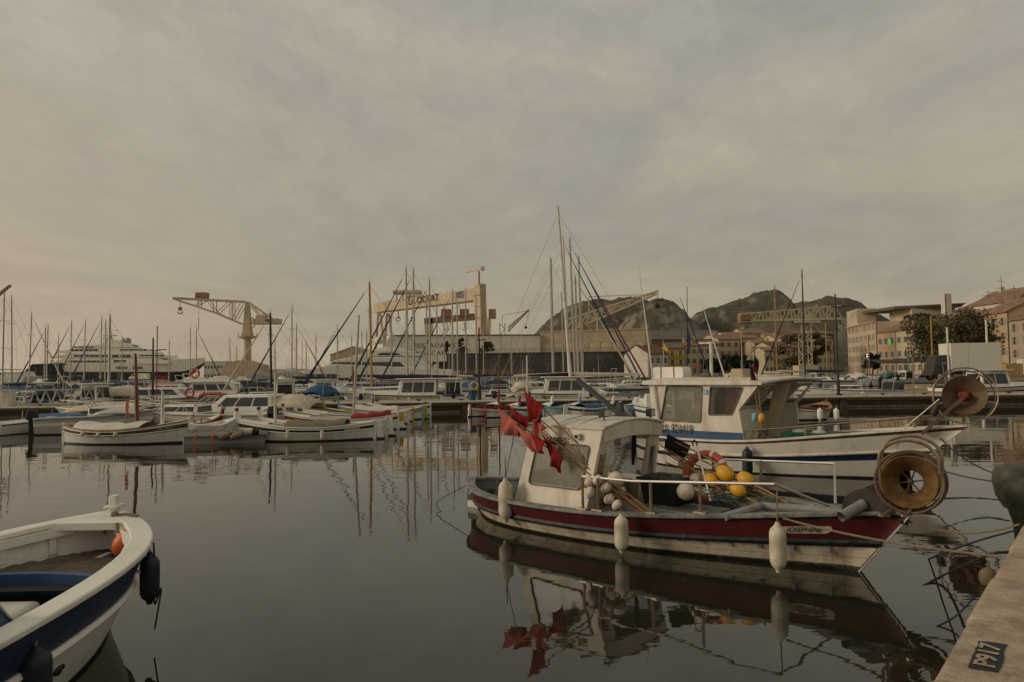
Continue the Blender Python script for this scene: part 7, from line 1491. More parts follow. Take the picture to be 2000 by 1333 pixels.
    b = MB(); p = q(936, 556, 0); p2 = q(936, 530, 0); p2.x = p.x; p2.y = p.y; b.beam(p, p2, .7); b.build('jib_post', 'mast_ochre', t)
    b = MB(); b.beam(q(910, 532, 0), q(945, 525, 0), .5, .7); a = q(943, 525, 0); b.box(a.x - .7, a.x + .7, a.y - .8, a.y + .8, a.z - .8, a.z + .8); b.build('leg_jib', 'crane_cream', t)
    b = MB(); a = q(945, 614, 0); b.box(a.x + 2, a.x + 5, a.y - 1, a.y + 1, a.z - 2, a.z + 2); b.build('leg_cabin', 'crane_rust', t)
gantry()
def gantry2():
    D = 420; x0 = P(835, 700, D).x; t = thing('gantry_crane', 'smaller brown gantry crane with red boxes seen under the giant one', 'crane', (x0, D, 2.0)); O = V((x0, D, 2.0))
    def q(px, py, d=0): return P(px, py, D + d) - O
    b = MB(); a, c = q(829, 634), q(928, 612); a2, c2 = q(829, 621), q(928, 613); b.hexa([q(829, 634), q(928, 626), q(928, 626, 8), q(829, 634, 8)], [q(829, 622), q(928, 612), q(928, 612, 8), q(829, 622, 8)]); b.build('beam', 'crane_rust', t, bevel=.15)
    for a in ((828, 842, 836, 848), (952, 956, 948, 955)):
        b = MB(); b.hexa([V((q(a[2], 700).x, 0, 0)), V((q(a[3], 700).x, 0, 0)), V((q(a[3], 700).x, 6, 0)), V((q(a[2], 700).x, 6, 0))], [q(a[0], 622), q(a[1] + 3, 622), q(a[1] + 3, 622, 6), q(a[0], 622, 6)]); b.build('leg', 'crane_tan', t)
    for px0, px1 in ((862, 880), (898, 915)): b = MB(); a, c = q(px0, 617), q(px1, 604); b.box(a.x, c.x, -1, 6, a.z - .5, c.z); b.build('winch_house', 'crane_red', t, bevel=.1)
    for px in (873, 907): b = MB(); p = q(px, 630); b.tube([p, p + V((0, 0, -4))], .25); b.tube([p + V((-1.3, 0, -4)), p + V((0, 0, -5.2)), p + V((1.3, 0, -4))], .3); b.build('hook', 'crane_rust', t)
gantry2()
def lattice_crane(label, D, pts, col, w, n, tower=None, hook=None, name='lattice_crane', z0=2.0, r=.16):
    a0 = P(*pts[0], D); t = thing(name, label, 'crane', (a0.x, D, z0)); O = V((a0.x, D, z0))
    def q(px, py): return P(px, py, D) - O
    b = MB(); truss(b, q(*pts[0]), q(*pts[1]), w, w * 1.1, n, r, 0, w * .25); b.build('jib', col, t)
    if tower: b = MB(); g = q(*tower); bt = V((g.x, 0, 0)); truss_v(b, bt, g, w * 1.3, max(3, int(g.z / (w * 1.4))), r); b.build('tower', col, t); b = MB(); b.beam(q(*pts[1]), g + V((0, 0, w * 2)), r * .8); b.beam(g, g + V((0, 0, w * 2)), r); b.build('pendant', col, t)
    if hook: b = MB(); p = q(*pts[1]); h_ = q(*hook); b.tube([p, h_], r * .3); b.ball(h_, r * 3); b.build('hook', 'dark_steel', t)
    return t
def truss_v(b, a, c, w, n, r, mi=0):
    for sx in (-1, 1):
        for sy in (-1, 1): b.beam(a + V((sx * w / 2, sy * w / 2, 0)), c + V((sx * w / 2, sy * w / 2, 0)), r * 1.4, None, mi)
    for i in range(n):
        p, q = a.lerp(c, i / n), a.lerp(c, (i + 1) / n); s_ = 1 if i % 2 else -1
        for y in (-1, 1): b.beam(p + V((-s_ * w / 2, y * w / 2, 0)), q + V((s_ * w / 2, y * w / 2, 0)), r, None, mi); b.beam(p + V((y * w / 2, -s_ * w / 2, 0)), q + V((y * w / 2, s_ * w / 2, 0)), r, None, mi)
    return b
lattice_crane('small lattice crane with raised jib above the white shed roof', 330, ((993, 648), (1033, 607)), 'crane_rust', 1.8, 10, (981, 632), (1027, 640), r=.22)
lattice_crane('cream lattice crane with long jib before the rocky hills', 260, ((1105, 650), (1284, 575)), 'crane_cream', 4.2, 13, (1150, 625), (1284, 598), r=.32)
# yellow travelling crane above the town
def townc():
    D = 170; a0 = P(1568, 720, D); t = thing('travelling_crane', 'yellow lattice crane with level girder and tower above the town', 'crane', (a0.x, D, 1.2)); O = V((a0.x, D, 1.2))
    def q(px, py): return P(px, py, D) - O
    a, c = q(1445, 627), q(1640, 622); b = MB(); truss(b, a, c, 2.4, 1.6, 14, .13, 0, 3.0); b.beam(a + V((0, 0, -.2)), c + V((0, 0, -.2)), 2.6, .35); b.build('girder', 'crane_cream', t)
    b = MB(); b.box(a.x - .2, a.x + 2.2, -1.3, 1.3, a.z - .2, a.z + 1.5); b.build('girder_end', 'crane_red', t)
    b = MB(); g = q(1571, 622); truss_v(b, V((g.x, 0, 0)), g, 2.2, 9, .13); b.build('tower', 'crane_cream', t)
    b = MB(); p = q(1548, 632); b.box(p.x, p.x + 6, -1.6, 1.6, p.z, p.z + .5); b.build('platform', 'crane_cream', t)
    b = MB(); p = q(1562, 700); b.box(p.x - 1.0, p.x + 3.4, -1.8, 1.8, 0, 2.4); b.build('base_block', 'crane_cream', t)
townc()
p = P(5, 572, 300); t = thing('lattice_crane', 'tip of a thin crane jib entering at the left edge', 'crane', (P(-40, 740, 300).x, 300, 2.0)); O = V(t.location); b = MB(); truss(b, P(-40, 610, 300) - O, P(20, 559, 300) - O, 1.2, 1.2, 8, .2, 0, .4); b.build('jib', 'crane_rust', t); b = MB(); g_ = P(-40, 610, 300) - O; truss_v(b, V((g_.x, 0, 0)), g_, 2, 8, .2); b.build('tower', 'crane_rust', t)

# ---- shipyard buildings
def facade(root, mbw, o, ux, W_, H_, ops, th=.35, mi=0):
    """wall of width W_ and height H_ with openings (x0,x1,z0,z1) in metres"""
    o = V(o); ux = V(ux).normalized(); p10 = o + ux * W_; z = V((0, 0, H_))
    mbw.panel(o, p10, p10 + z, o + z, [(a / W_, c / W_, d / H_, e_ / H_) for a, c, d, e_ in ops], th, mi)
PANE = {}
def win(root, o, ux, a, c, d, e_, glass='glass', shutter=None, deep=.16, arch=None):
    ux = V(ux).normalized(); n = V((ux.y, -ux.x, 0)); w_, h_ = c - a, e_ - d; key = (round(w_, 2), round(h_, 2), glass)
    if key not in PANE:
        b = MB(); b.box(0, w_, -.02, .02, 0, h_, 0); b.box(-.0, w_, -.05, -.025, h_ * .48, h_ * .52, 1); b.box(w_ * .47, w_ * .53, -.052, -.022, 0, h_, 1); PANE[key] = b.mesh('window', [glass, 'wall_white'])
    yaw = math.atan2(ux.y, ux.x); p = V(o) + ux * a - n * deep + V((0, 0, d)); wn = link('window', PANE[key], root, p, (0, 0, yaw))
    if shutter:
        sw = w_ * .5; k2 = ('sh', round(sw, 2), round(h_, 2), shutter)
        if k2 not in PANE: b = MB(); b.box(0, sw, -.06, -.01, 0, h_); PANE[k2] = b.mesh('shutter', shutter)
        for xx in (a - sw - .03, c + .03): link('shutter', PANE[k2], root, V(o) + ux * xx + n * .0 + V((0, 0, d)), (0, 0, yaw))
    return wn
def building(label, px0, px1, D0, D1, ybase, ytop, depth, wallm, roofm=None, rows=2, cols=2, shut=None, ridge=0, pitch='front', z0=1.2, ww=.9, wh=1.3, first=.9, cat='building', name='house', glass='glass', chim=0, skip=(), group=None, cornice=None, ov=.35):
    """building whose front runs from picture column px0 (depth D0) to px1 (depth D1); ytop is the eaves row at px0"""
    a, c = P(px0, 720, D0), P(px1, 720, D1); a.z = c.z = z0; ux = (c - a); W_ = ux.length; ux.normalize(); n = V((ux.y, -ux.x, 0)); H_ = ZP(px0, ytop, D0) - z0
    t = thing(name, label, cat, a, 0, group); o = V((0, 0, 0)); ops = []; fh = (H_ - .4) / rows
    for r_ in range(rows):
        for k in range(cols):
            if (r_, k) in skip: continue
            cx_ = W_ * (k + .5) / cols; zz = r_ * fh + first * min(1, fh / 2.8); hh = min(wh, fh * .62); w2 = min(ww, W_ / cols * (.36 if shut else .6)); ops.append((cx_ - w2 / 2, cx_ + w2 / 2, zz, zz + hh))
    b = MB(); facade(t, b, o, ux, W_, H_, ops)
    bk = -n * depth
    b.add([o, o + bk, o + bk + V((0, 0, H_)), o + V((0, 0, H_))], [(0, 1, 2, 3)]); e = o + ux * W_; b.add([e, e + V((0, 0, H_)), e + bk + V((0, 0, H_)), e + bk], [(0, 1, 2, 3)]); b.add([o + bk, e + bk, e + bk + V((0, 0, H_)), o + bk + V((0, 0, H_))], [(3, 2, 1, 0)])
    if not roofm: b.add([o + V((0, 0, H_ - .02)), e + V((0, 0, H_ - .02)), e + bk + V((0, 0, H_ - .02)), o + bk + V((0, 0, H_ - .02))], [(0, 1, 2, 3)])
    b.build('wall', wallm, t)
    for op in ops: win(t, o, ux, *op, glass=glass, shutter=shut)
    if roofm:
        b = MB(); z = V((0, 0, H_)); ov_ = n * ov; rz = V((0, 0, ridge)); l, r_ = -ux * .25, ux * .25
        if pitch == 'front':     # ridge parallel to the front
            m0, m1 = o + bk * .5 + z + rz + l, e + bk * .5 + z + rz + r_
            f0, f1, k0, k1 = o + ov_ + z + l, e + ov_ + z + r_, o + bk - ov_ + z + l, e + bk - ov_ + z + r_
            th = V((0, 0, .18)); b.hexa([f0, f1, m1, m0], [f0 + th, f1 + th, m1 + th, m0 + th]); b.hexa([m0, m1, k1, k0], [m0 + th, m1 + th, k1 + th, k0 + th])
            b.add([o + z, o + bk + z, o + bk * .5 + z + rz], [(0, 1, 2)], 1); b.add([e + z, e + bk * .5 + z + rz, e + bk + z], [(0, 1, 2)], 1)
        else:
            m0, m1 = (o + e) / 2 + ov_ + z + rz, (o + e) / 2 + bk + z + rz
            th = V((0, 0, .18)); b.hexa([o + ov_ + z + l, m0, m1, o + bk + z + l], [o + ov_ + z + l + th, m0 + th, m1 + th, o + bk + z + l + th]); b.hexa([m0, e + ov_ + z + r_, e + bk + z + r_, m1], [m0 + th, e + ov_ + z + r_ + th, e + bk + z + r_ + th, m1 + th])
            b.add([o + z, e + z, (o + e) / 2 + z + rz], [(0, 1, 2)], 1)
        rf = b.build('roof', [roofm, wallm], t)
        for k in range(chim): b = MB(); p = o + ux * W_ * (.25 + .4 * k) + bk * .45 + z + rz * .8; b.box(p.x - .35, p.x + .35, p.y - .3, p.y + .3, p.z - .3, p.z + 1.3); b.box(p.x - .42, p.x + .42, p.y - .37, p.y + .37, p.z + 1.3, p.z + 1.42); b.build('chimney', wallm, rf)
    if cornice: b = MB(); z = V((0, 0, H_)); b.hexa([o + n * .25 + z - V((0, 0, .3)), e + n * .25 + z - V((0, 0, .3)), e + z - V((0, 0, .3)), o + z - V((0, 0, .3))], [o + n * .3 + z + V((0, 0, .05)), e + n * .3 + z + V((0, 0, .05)), e + z + V((0, 0, .05)), o + z + V((0, 0, .05))]); b.build('cornice', cornice, t)
    return t, ux, n, W_, H_
t, ux, n, W_, H_ = building('long white shipyard hall with restaurant lettering on its wall', 756, 1056, 228, 236, 725, 655, 30, 'hall_white', None, 2, 24, None, z0=2.0, ww=1.4, wh=1.7, name='shipyard_hall', skip=[(1, k) for k in range(24)] + [(0, k) for k in range(8)], cornice='roof_grey')
lettering('CHANTIER', 2.7, V((ux * (W_ * .085)).to_tuple()) + n * .1 + V((0, 0, H_ * .52)), ux, (0, 0, 1), 'ink_grey', t, sx=.95)
lettering('RESTAURANT', 2.1, ux * (W_ * .315) + n * .1 + V((0, 0, H_ * .74)), ux, (0, 0, 1), 'ink_grey', t, sx=1.15); lettering('& CAFE', 2.0, ux * (W_ * .315) + n * .1 + V((0, 0, H_ * .56)), ux, (0, 0, 1), 'ink_grey', t, sx=1.2)
for k, (f, w_) in enumerate(((.21, 3.0), (.33, 2.6), (.43, 4.0))): b = MB(); b.hexa([ux * (W_ * f) + n * .12 + V((0, 0, H_ * .12)), ux * (W_ * f + w_) + n * .12 + V((0, 0, H_ * .12)), ux * (W_ * f + w_) + n * .05 + V((0, 0, H_ * .12)), ux * (W_ * f) + n * .05 + V((0, 0, H_ * .12))], [ux * (W_ * f) + n * .12 + V((0, 0, H_ * .36)), ux * (W_ * f + w_) + n * .12 + V((0, 0, H_ * .36)), ux * (W_ * f + w_) + n * .05 + V((0, 0, H_ * .36)), ux * (W_ * f) + n * .05 + V((0, 0, H_ * .36))]); b.build('door', 'glass', t)
b = MB(); p = ux * (W_ * .44) + n * .2; b.hexa([p + V((0, 0, H_ * .42)), p + ux * 2.2 + V((0, 0, H_ * .42)), p + ux * 2.2 - n * .1 + V((0, 0, H_ * .42)), p - n * .1 + V((0, 0, H_ * .42))], [p + V((0, 0, H_ * .64)), p + ux * 2.2 + V((0, 0, H_ * .64)), p + ux * 2.2 - n * .1 + V((0, 0, H_ * .64)), p - n * .1 + V((0, 0, H_ * .64))]); b.build('sign_board', 'ink_blue', t)
building('tan factory block with brick panels at the foot of the hills', 1056, 1262, 237, 228, 725, 648, 25, 'wall_tan', None, 2, 9, None, z0=2.0, ww=3.2, wh=2.6, name='factory', glass='wall_cream', cornice='wall_cream')
building('pale beige low hall behind the motor yacht', 645, 735, 300, 300, 725, 694, 20, 'wall_tan', 'wall_cream', 1, 3, None, ridge=3.5, pitch='side', z0=2.0, name='hall', skip=[(0, 0), (0, 1), (0, 2)])
building('pale grey shed right of the superyacht bow', 398, 442, 330, 330, 735, 706, 18, 'pale_grey', None, 2, 7, None, z0=2.0, name='shed', ww=1.0)
building('tan low shed beside the crane foot', 505, 600, 300, 305, 735, 722, 14, 'wall_cream', None, 1, 10, None, z0=2.0, name='shed')
def terrace():
    D = 212; a, c = P(872, 720, D), P(1245, 720, D); root = thing('terrace_wall', 'long dark quay wall and terrace under the restaurant', 'wall', (a.x, D, 0)); L = c.x - a.x; z = ZP(1000, 689, D)
    n = 18
    for k in range(n): b = MB(); b.box(L * k / n + .03, L * (k + 1) / n - .03, 0, 2.0 + .06 * (k % 2), -1, z - .3); b.build('wall_panel', 'wall_dark', root)
    b = MB(); b.box(-.2, L + .2, -.2, 2.4, z - .28, z); b.build('coping', 'roof_grey', root)
    for zz in (.55, 1.1): b = MB(); b.tube([(0, -.1, z + zz), (L, -.1, z + zz)], .05); b.build('rail', 'wire', root)
    for k in range(40): b = MB(); b.tube([(L * k / 39, -.1, z), (L * k / 39, -.1, z + 1.1)], .04); b.build('rail_post', 'wire', root)
    b = MB(); b.box(2, 26, -.05, .0, z - 7, z - 5); b.build('red_panel', 'wall_brown', root)
terrace()
# plants
def leafmass(b, c, rx, ry, rz, n, s, rng, mi=0, shell=.5):
    c = V(c)
    for _ in range(n):
        while True:
            p = V((rng.uniform(-1, 1), rng.uniform(-1, 1), rng.uniform(-1, 1)))
            if shell < p.length < 1: break
        p = V((p.x * rx, p.y * ry, p.z * rz)) + c
        u = V((rng.gauss(0, 1), rng.gauss(0, 1), rng.gauss(0, .7))).normalized(); v = u.cross(V((rng.gauss(0, 1), rng.gauss(0, 1), rng.gauss(0, 1)))).normalized(); k = s * rng.uniform(.6, 1.3)
        b.add([p - u * k, p + v * k * .6, p + u * k, p - v * k * .6], [(0, 1, 2, 3)], mi)
def tree(label, base, h, r, seed, matn='foliage_olive', clumps=16, leaves=260, s=.28, trunk=.3, name='tree', flat=.7, group=None, low=.35):
    rng = random.Random(seed); t = thing(name, label, 'tree' if trunk > .12 else 'shrub', base, 0, group)
    b = MB(); b.tube([(0, 0, -.1), (.05 * r, 0, h * .3), (0, .04 * r, h * .62)], [trunk, trunk * .75, trunk * .35], 0, 8)
    cs = []
    for k in range(clumps):
        a = rng.uniform(0, 2 * math.pi); q = rng.uniform(.15, .72) ** .7; zz = h * (low + (1 - low) * rng.uniform(.1, .88)); sh = math.sqrt(max(.1, 1 - ((zz / h - (low + .5 * (1 - low))) / .62) ** 2)); cs.append(V((math.cos(a) * q * r * sh, math.sin(a) * q * r * sh, zz)))
    for c in cs[:9]: b.tube([(0, 0, h * .32), (c.x * .5, c.y * .5, (h * .4 + c.z) / 2), c], [trunk * .4, trunk * .25, trunk * .1], 0, 5)
    b.build('trunk', 'bark', t)
    b = MB()
    for c in cs: rr = r * rng.uniform(.26, .44); leafmass(b, c, rr, rr, rr * flat, leaves, s, rng, 0, .35)
    b.build('crown', matn, t)
    return t
for i, (px, y0, hh, rr, lab) in enumerate(((952, 689, 3.4, 2.2, 'bushy pot plant on the dark terrace by the pier lamp'), (905, 689, 1.8, 1.3, 'small shrub on the dark terrace behind the masts'), (872, 689, 4, .8, 'narrow cypress left on the terrace'), (901, 689, 5, .8, 'narrow cypress right on the terrace'))):
    D = 213; p = P(px, y0, D); tree(lab, (p.x, D + 1, p.z), hh, rr, 40 + i, 'foliage_olive', 16, 120, .3, .08, 'potted_shrub', group='plants on the terrace', low=.0)
# white van and cars on the shipyard quay
def van(label, p, L, H_, wd, m_, rz=0, name='van', cat='van', box=False):
    t = thing(name, label, cat, p, rz); b = MB(); b.prism([(0, .35), (0, H_ * .98), (L * .70, H_), (L * .80, H_ * .9), (L * .90, H_ * .58), (L * .99, H_ * .50), (L, .4)], -wd / 2, wd / 2); b.build('body', m_, t, bevel=.06)
    for sd in (-1, 1): b = MB(); b.prism([(L * .70, H_ * .60), (L * .70, H_ * .9), (L * .78, H_ * .88), (L * .87, H_ * .6)], sd * (wd / 2 + .01) - .01, sd * (wd / 2 + .01) + .01); b.build('side_window', 'glass', t)
    b = MB(); b.add([(L * .895, -wd * .42, H_ * .6), (L * .895, wd * .42, H_ * .6), (L * .81, wd * .38, H_ * .89), (L * .81, -wd * .38, H_ * .89)], [(0, 1, 2, 3)]); b.build('windscreen', 'glass', t)
    for x in (L * .18, L * .80):
        for sd in (-1, 1):
            wl = MB(); wl.lathe([(.001, -.11), (.36, -.11), (.38, 0), (.36, .11), (.001, .11)], (x, sd * (wd / 2 - .1), .38), (0, 1, 0), 16); w_ = wl.build('wheel', 'black_rubber', t); r_ = MB(); r_.lathe([(.001, 0), (.2, 0), (.2, .02)], (x, sd * (wd / 2 + .02), .38), (0, sd, 0), 12); r_.build('rim', 'pale_grey', w_)
    for sd in (-1, 1): b = MB(); b.box(L * .985, L * 1.004, sd * wd * .36 - .14, sd * wd * .36 + .14, H_ * .36, H_ * .46); b.build('headlight', 'pale_grey', t)
    return t
p = P(296, 745, 252); van('long white van parked before the superyacht hull', (p.x, 250, 2.0), 6.4, 2.4, 2.0, 'truck_white', R(180))
p = P(330, 745, 252); van('small red car parked right of the white van', (p.x, 250, 2.0), 4.2, 1.5, 1.8, 'cloth_red', R(180), 'car', 'car')

# ================================================================ the town
T_ = building
T_('white cottage with red-brown roof left of the ochre house', 1267, 1306, 196, 200, 718, 692, 10, 'wall_white', 'roof_brown', 2, 3, 'shutter_grey', ridge=2.6, chim=1)
T_('bright ochre house with small shuttered windows', 1306, 1338, 206, 206, 718, 681, 10, 'wall_ochre', 'roof_grey', 3, 2, 'wall_white', ridge=1.8, chim=0)
T_('pale yellow house with balcony right of the ochre one', 1338, 1363, 207, 207, 718, 676, 10, 'wall_yellow', 'roof_tile', 3, 2, 'shutter_grey', ridge=1.2, chim=1)
T_('pinkish house with red roof between ochre and cream houses', 1363, 1406, 208, 209, 718, 675, 11, 'wall_pink', 'roof_brown', 3, 3, 'shutter_grey', ridge=2.0, chim=1)
T_('tall cream house behind the round bushes', 1405, 1445, 222, 224, 718, 664, 12, 'wall_cream', 'roof_tile', 4, 3, 'shutter_grey', ridge=1.8, chim=1)
T_('cream house with flat roof right of the round bushes', 1445, 1478, 226, 226, 718, 662, 12, 'wall_cream', 'roof_tile', 4, 3, 'shutter_grey', ridge=1.4)
T_('tan narrow house with dark balconies behind the dark flags', 1476, 1498, 214, 214, 718, 672, 12, 'wall_tan', 'roof_tile', 3, 2, 'shutter_grey', ridge=1.4)
T_('low cream house front beside the tan one', 1494, 1512, 200, 200, 718, 686, 10, 'wall_cream', 'roof_tile', 2, 2, 'shutter_grey', ridge=1.2)
T_('white shuttered house below the yellow crane girder', 1508, 1546, 205, 206, 718, 679, 11, 'wall_cream', 'roof_brown', 3, 4, 'shutter_grey', ridge=1.8, chim=1)
T_('cream house right of the crane tower', 1545, 1600, 214, 216, 718, 672, 11, 'wall_pink', 'roof_tile', 3, 4, 'shutter_grey', ridge=1.8)
T_('long brown industrial building with grey roof behind the ochre house', 1272, 1425, 330, 335, 715, 664, 30, 'wall_brown', 'roof_grey', 1, 8, None, ridge=5, name='factory')
T_('upper cream house with orange roof on the slope', 1454, 1500, 300, 302, 700, 652, 12, 'wall_cream', 'roof_tile', 3, 3, 'shutter_grey', ridge=2.4, chim=1)
T_('upper white house on the slope left of the orange-roofed one', 1418, 1458, 290, 291, 700, 656, 12, 'wall_white', 'roof_tile', 3, 3, 'shutter_grey', ridge=1.6)
T_('upper tan house on the slope behind the crane', 1500, 1548, 296, 298, 700, 658, 12, 'wall_tan', 'roof_tile', 3, 4, 'shutter_grey', ridge=1.8)
T_('upper brown terrace house left of the hotel', 1560, 1632, 262, 268, 700, 652, 12, 'wall_brown', 'roof_tile', 3, 5, 'wall_white', ridge=1.4)
T_('cream tall house filling the gap left of the hotel', 1598, 1628, 232, 236, 718, 660, 11, 'wall_cream', 'roof_tile', 4, 3, 'shutter_grey', ridge=1.6, chim=1)
T_('pale house with red roof high behind the crane tower', 1520, 1562, 250, 252, 710, 664, 11, 'wall_yellow', 'roof_tile', 4, 4, 'shutter_grey', ridge=1.8, chim=1)
T_('white house high on the slope behind the cream row', 1386, 1420, 262, 263, 710, 668, 11, 'wall_white', 'roof_tile', 3, 3, 'shutter_grey', ridge=1.8)
T_('small tan house tucked under the orange-roofed upper house', 1474, 1506, 255, 256, 710, 668, 11, 'wall_pink', 'roof_tile', 3, 3, 'shutter_grey', ridge=1.6, chim=1)
building('pale house with tiled roof stepping up behind the plane tree', 1770, 1830, 215, 205, 720, 634, 12, 'wall_cream', 'roof_tile', 5, 5, 'shutter_grey', ridge=2.2, chim=1)
building('cream house with terracotta roof between tree and white stepped house', 1868, 1908, 170, 160, 720, 612, 12, 'wall_cream', 'roof_tile', 5, 3, 'shutter_grey', ridge=3.0)
# awnings along the quay
for i, (px, w_, m_, lab) in enumerate(((1352, 5, 'cloth_red', 'red stall awning with white spots under the pale yellow house'), (1372, 5, 'cloth_pink', 'bright patterned stall awning right of the red one'))):
    p = P(px, 720, 190); t = thing('market_awning', lab, 'awning', (p.x, 190, 1.2), 0, 'stall awnings on the town quay'); b = MB(); b.hexa([(0, -2, 2.3), (w_, -2, 2.3), (w_, 1, 3.0), (0, 1, 3.0)], [(0, -2, 2.38), (w_, -2, 2.38), (w_, 1, 3.1), (0, 1, 3.1)]); b.build('cloth', m_, t)
    for x in (.1, w_ - .1): b = MB(); b.tube([(x, -1.9, 0), (x, -1.9, 2.32)], .05); b.build('post', 'wire', t)
for i, (px, D, hh, rr, lab) in enumerate(((1385, 178, 4.6, 2.4, 'round dark bush left before the pinkish house'), (1405, 180, 5.2, 2.8, 'round dark bush before the cream house'), (1443, 182, 5.4, 3.0, 'largest round dark bush before the cream houses'), (1460, 184, 4.4, 2.0, 'small round bush right of the largest one'), (1552, 190, 12, 4.5, 'dark broad tree left of the crane tower'), (1594, 192, 12.5, 4.2, 'dark broad tree right of the crane tower'), (1704, 165, 5.0, 2.0, 'round tree on the pavement before the hotel corner'))):
    p = P(px, 720, D); tree(lab, (p.x, D, 1.2), hh, rr, 70 + i, 'foliage_dark' if hh < 8 else 'foliage_olive', 12, 170, .38, .2, 'street_tree', group='trees along the town quay', low=.2)
# hotel: long front receding along the quay
X0, YN, YF = 92.0, 181.0, 207.0
def hotel():
    a = V((97.0, YF, 1.2)); c = V((X0, YN, 1.2)); t = thing('hotel', 'long pale hotel with rows of narrow dark windows and roof terrace', 'hotel', a); ux = (c - a); W_ = ux.length; ux.normalize(); n = V((ux.y, -ux.x, 0))
    H_ = ZP(1719, 628, YN) - 1.2; rows = 5; fh = H_ / rows; ops = []
    rng = random.Random(9)
    for r_ in range(rows):
        x = .8; k = 0
        while x < W_ - 1.3:
            if r_ > 0 or k % 3 == 0: ops.append((x, x + .62, r_ * fh + .7, r_ * fh + .7 + fh * .56))
            x += 1.0 if k % 3 != 2 else 1.75; k += 1
    b = MB(); facade(t, b, (0, 0, 0), ux, W_, H_, ops); e = ux * W_; bk = -n * 16; z = V((0, 0, H_))
    b.add([e, e + z, e + bk + z, e + bk], [(3, 2, 1, 0)]); b.add([V(), bk, bk + z, z], [(0, 1, 2, 3)]); b.add([z * .999, e + z * .999, e + bk + z * .999, bk + z * .999], [(0, 1, 2, 3)]); b.build('wall', 'wall_pink', t)
    for op in ops: win(t, (0, 0, 0), ux, *op, deep=.25)
    b = MB(); b.hexa([n * .4 + z * .985, e + n * .4 + z * .985, e + z * .985, z * .985], [n * .5 + z + V((0, 0, .1)), e + n * .5 + z + V((0, 0, .1)), e + z + V((0, 0, .1)), z + V((0, 0, .1))]); b.build('cornice', 'wall_cream', t)
    # higher far block with HOTEL lettering
    h2 = ZP(1640, 612, YF) - 1.2; w2 = W_ * .40; b = MB(); b.hexa([n * .02 + z + V((0, 0, .12)), ux * w2 + n * .02 + z + V((0, 0, .12)), ux * w2 + bk * .3 + z + V((0, 0, .12)), bk * .3 + z + V((0, 0, .12))], [n * .02 + V((0, 0, h2 + .3)), ux * w2 + n * .02 + V((0, 0, h2 + .3)), ux * w2 + bk * .3 + V((0, 0, h2 + .3)), bk * .3 + V((0, 0, h2 + .3))]); b.build('attic_block', 'wall_pink', t)
    lettering('HOTEL', 2.0, ux * (w2 * .66) + n * .1 + V((0, 0, h2 - 1.0)), ux, (0, 0, 1), 'wall_white', t, sx=1.2, off=.12, bold=.04)
    # set-back roof slab over the terrace, dark underside, greenery
    b = MB(); p = e + bk * .75 + z; b.hexa([p + V((-6, 4, 3.2)), p + V((9, 1, 3.2)), p + V((9, 14, 3.2)), p + V((-8, 22, 3.2))], [p + V((-6, 4, 3.9)), p + V((10, 0, 4.2)), p + V((10, 14, 4.2)), p + V((-8, 22, 3.9))]); b.build('roof_slab', 'roof_grey', t)
    b = MB(); b.box(p.x - 2, p.x + 9, p.y + 3, p.y + 14, p.z, p.z + 3.2); b.build('penthouse', 'wall_cream', t); b = MB(); rng = random.Random(6); leafmass(b, p + V((-1, 1.5, .9)), 4.5, 1.2, 1.0, 260, .35, rng); b.build('roof_greenery', 'foliage_dark', t)
    b = MB(); p2 = ux * (w2 * 1.05) + z; b.hexa([p2 + n * .05 + V((0, 0, .12)), e + n * .05 + V((0, 0, .12)), e - n * .1 + V((0, 0, .12)), p2 - n * .1 + V((0, 0, .12))], [p2 + n * .05 + V((0, 0, .95)), e + n * .05 + V((0, 0, .95)), e - n * .1 + V((0, 0, .95)), p2 - n * .1 + V((0, 0, .95))]); b.build('parapet', 'wall_cream', t)
hotel()
def frontage(label, ya, yb, xa, xb, ytop_px, px, wallm, rows, cols, shut, roofm='roof_tile', ridge=2.2, **k):
    a, c = V((xa, ya, 1.2)), V((xb, yb, 1.2)); pa = 1000 + a.x / a.y * 1400; pc = 1000 + c.x / c.y * 1400
    return building(label, pa, pc, ya, yb, 720, ytop_px, 12, wallm, roofm, rows, cols, shut, ridge, **k)
frontage('orange house with pharmacy sign beside the hotel', 180.0, 170.5, 92.0, 91.4, 652, 1722, 'wall_orange', 3, 3, 'shutter_blue')
frontage('cream house with blue shutters right of the orange one', 170.2, 158.0, 91.4, 90.8, 648, 1750, 'wall_yellow', 3, 4, 'shutter_blue')
frontage('ochre-beige house partly behind the plane tree', 157.6, 146.0, 90.8, 90.2, 640, 1785, 'wall_tan', 4, 4, 'shutter_grey')
frontage('tall tan house hidden behind the plane tree crown', 145.6, 137.0, 90.2, 89.6, 628, 1820, 'wall_tan', 4, 3, 'shutter_grey')
frontage('house with white rooftop block and terracotta roof above the tree', 136.6, 128.0, 89.6, 88.8, 618, 1870, 'wall_orange', 4, 3, 'shutter_grey', ridge=3)
frontage('grey-brown house with blue awning edge right of the tree', 127.6, 118.5, 88.8, 88.0, 628, 1910, 'wall_tan', 4, 3, 'shutter_grey', 'roof_tile', 2.2)
frontage('yellow-lit house with balconies at the right edge', 118.0, 104.0, 88.0, 85.0, 617, 1960, 'wall_tan', 4, 4, 'shutter_grey', 'roof_brown', 1.4)
building('white rooftop house with stepped wall and tiled roof at upper right', 1902, 1990, 150, 138, 720, 600, 10, 'wall_white', 'roof_tile', 4, 3, None, ridge=3.0, chim=1)
building('pale rooftop tower block behind the plane tree', 1853, 1864, 165, 165, 720, 574, 2.0, 'wall_white', None, 5, 1, None, skip=[(k, 0) for k in range(5)], name='tower_block')
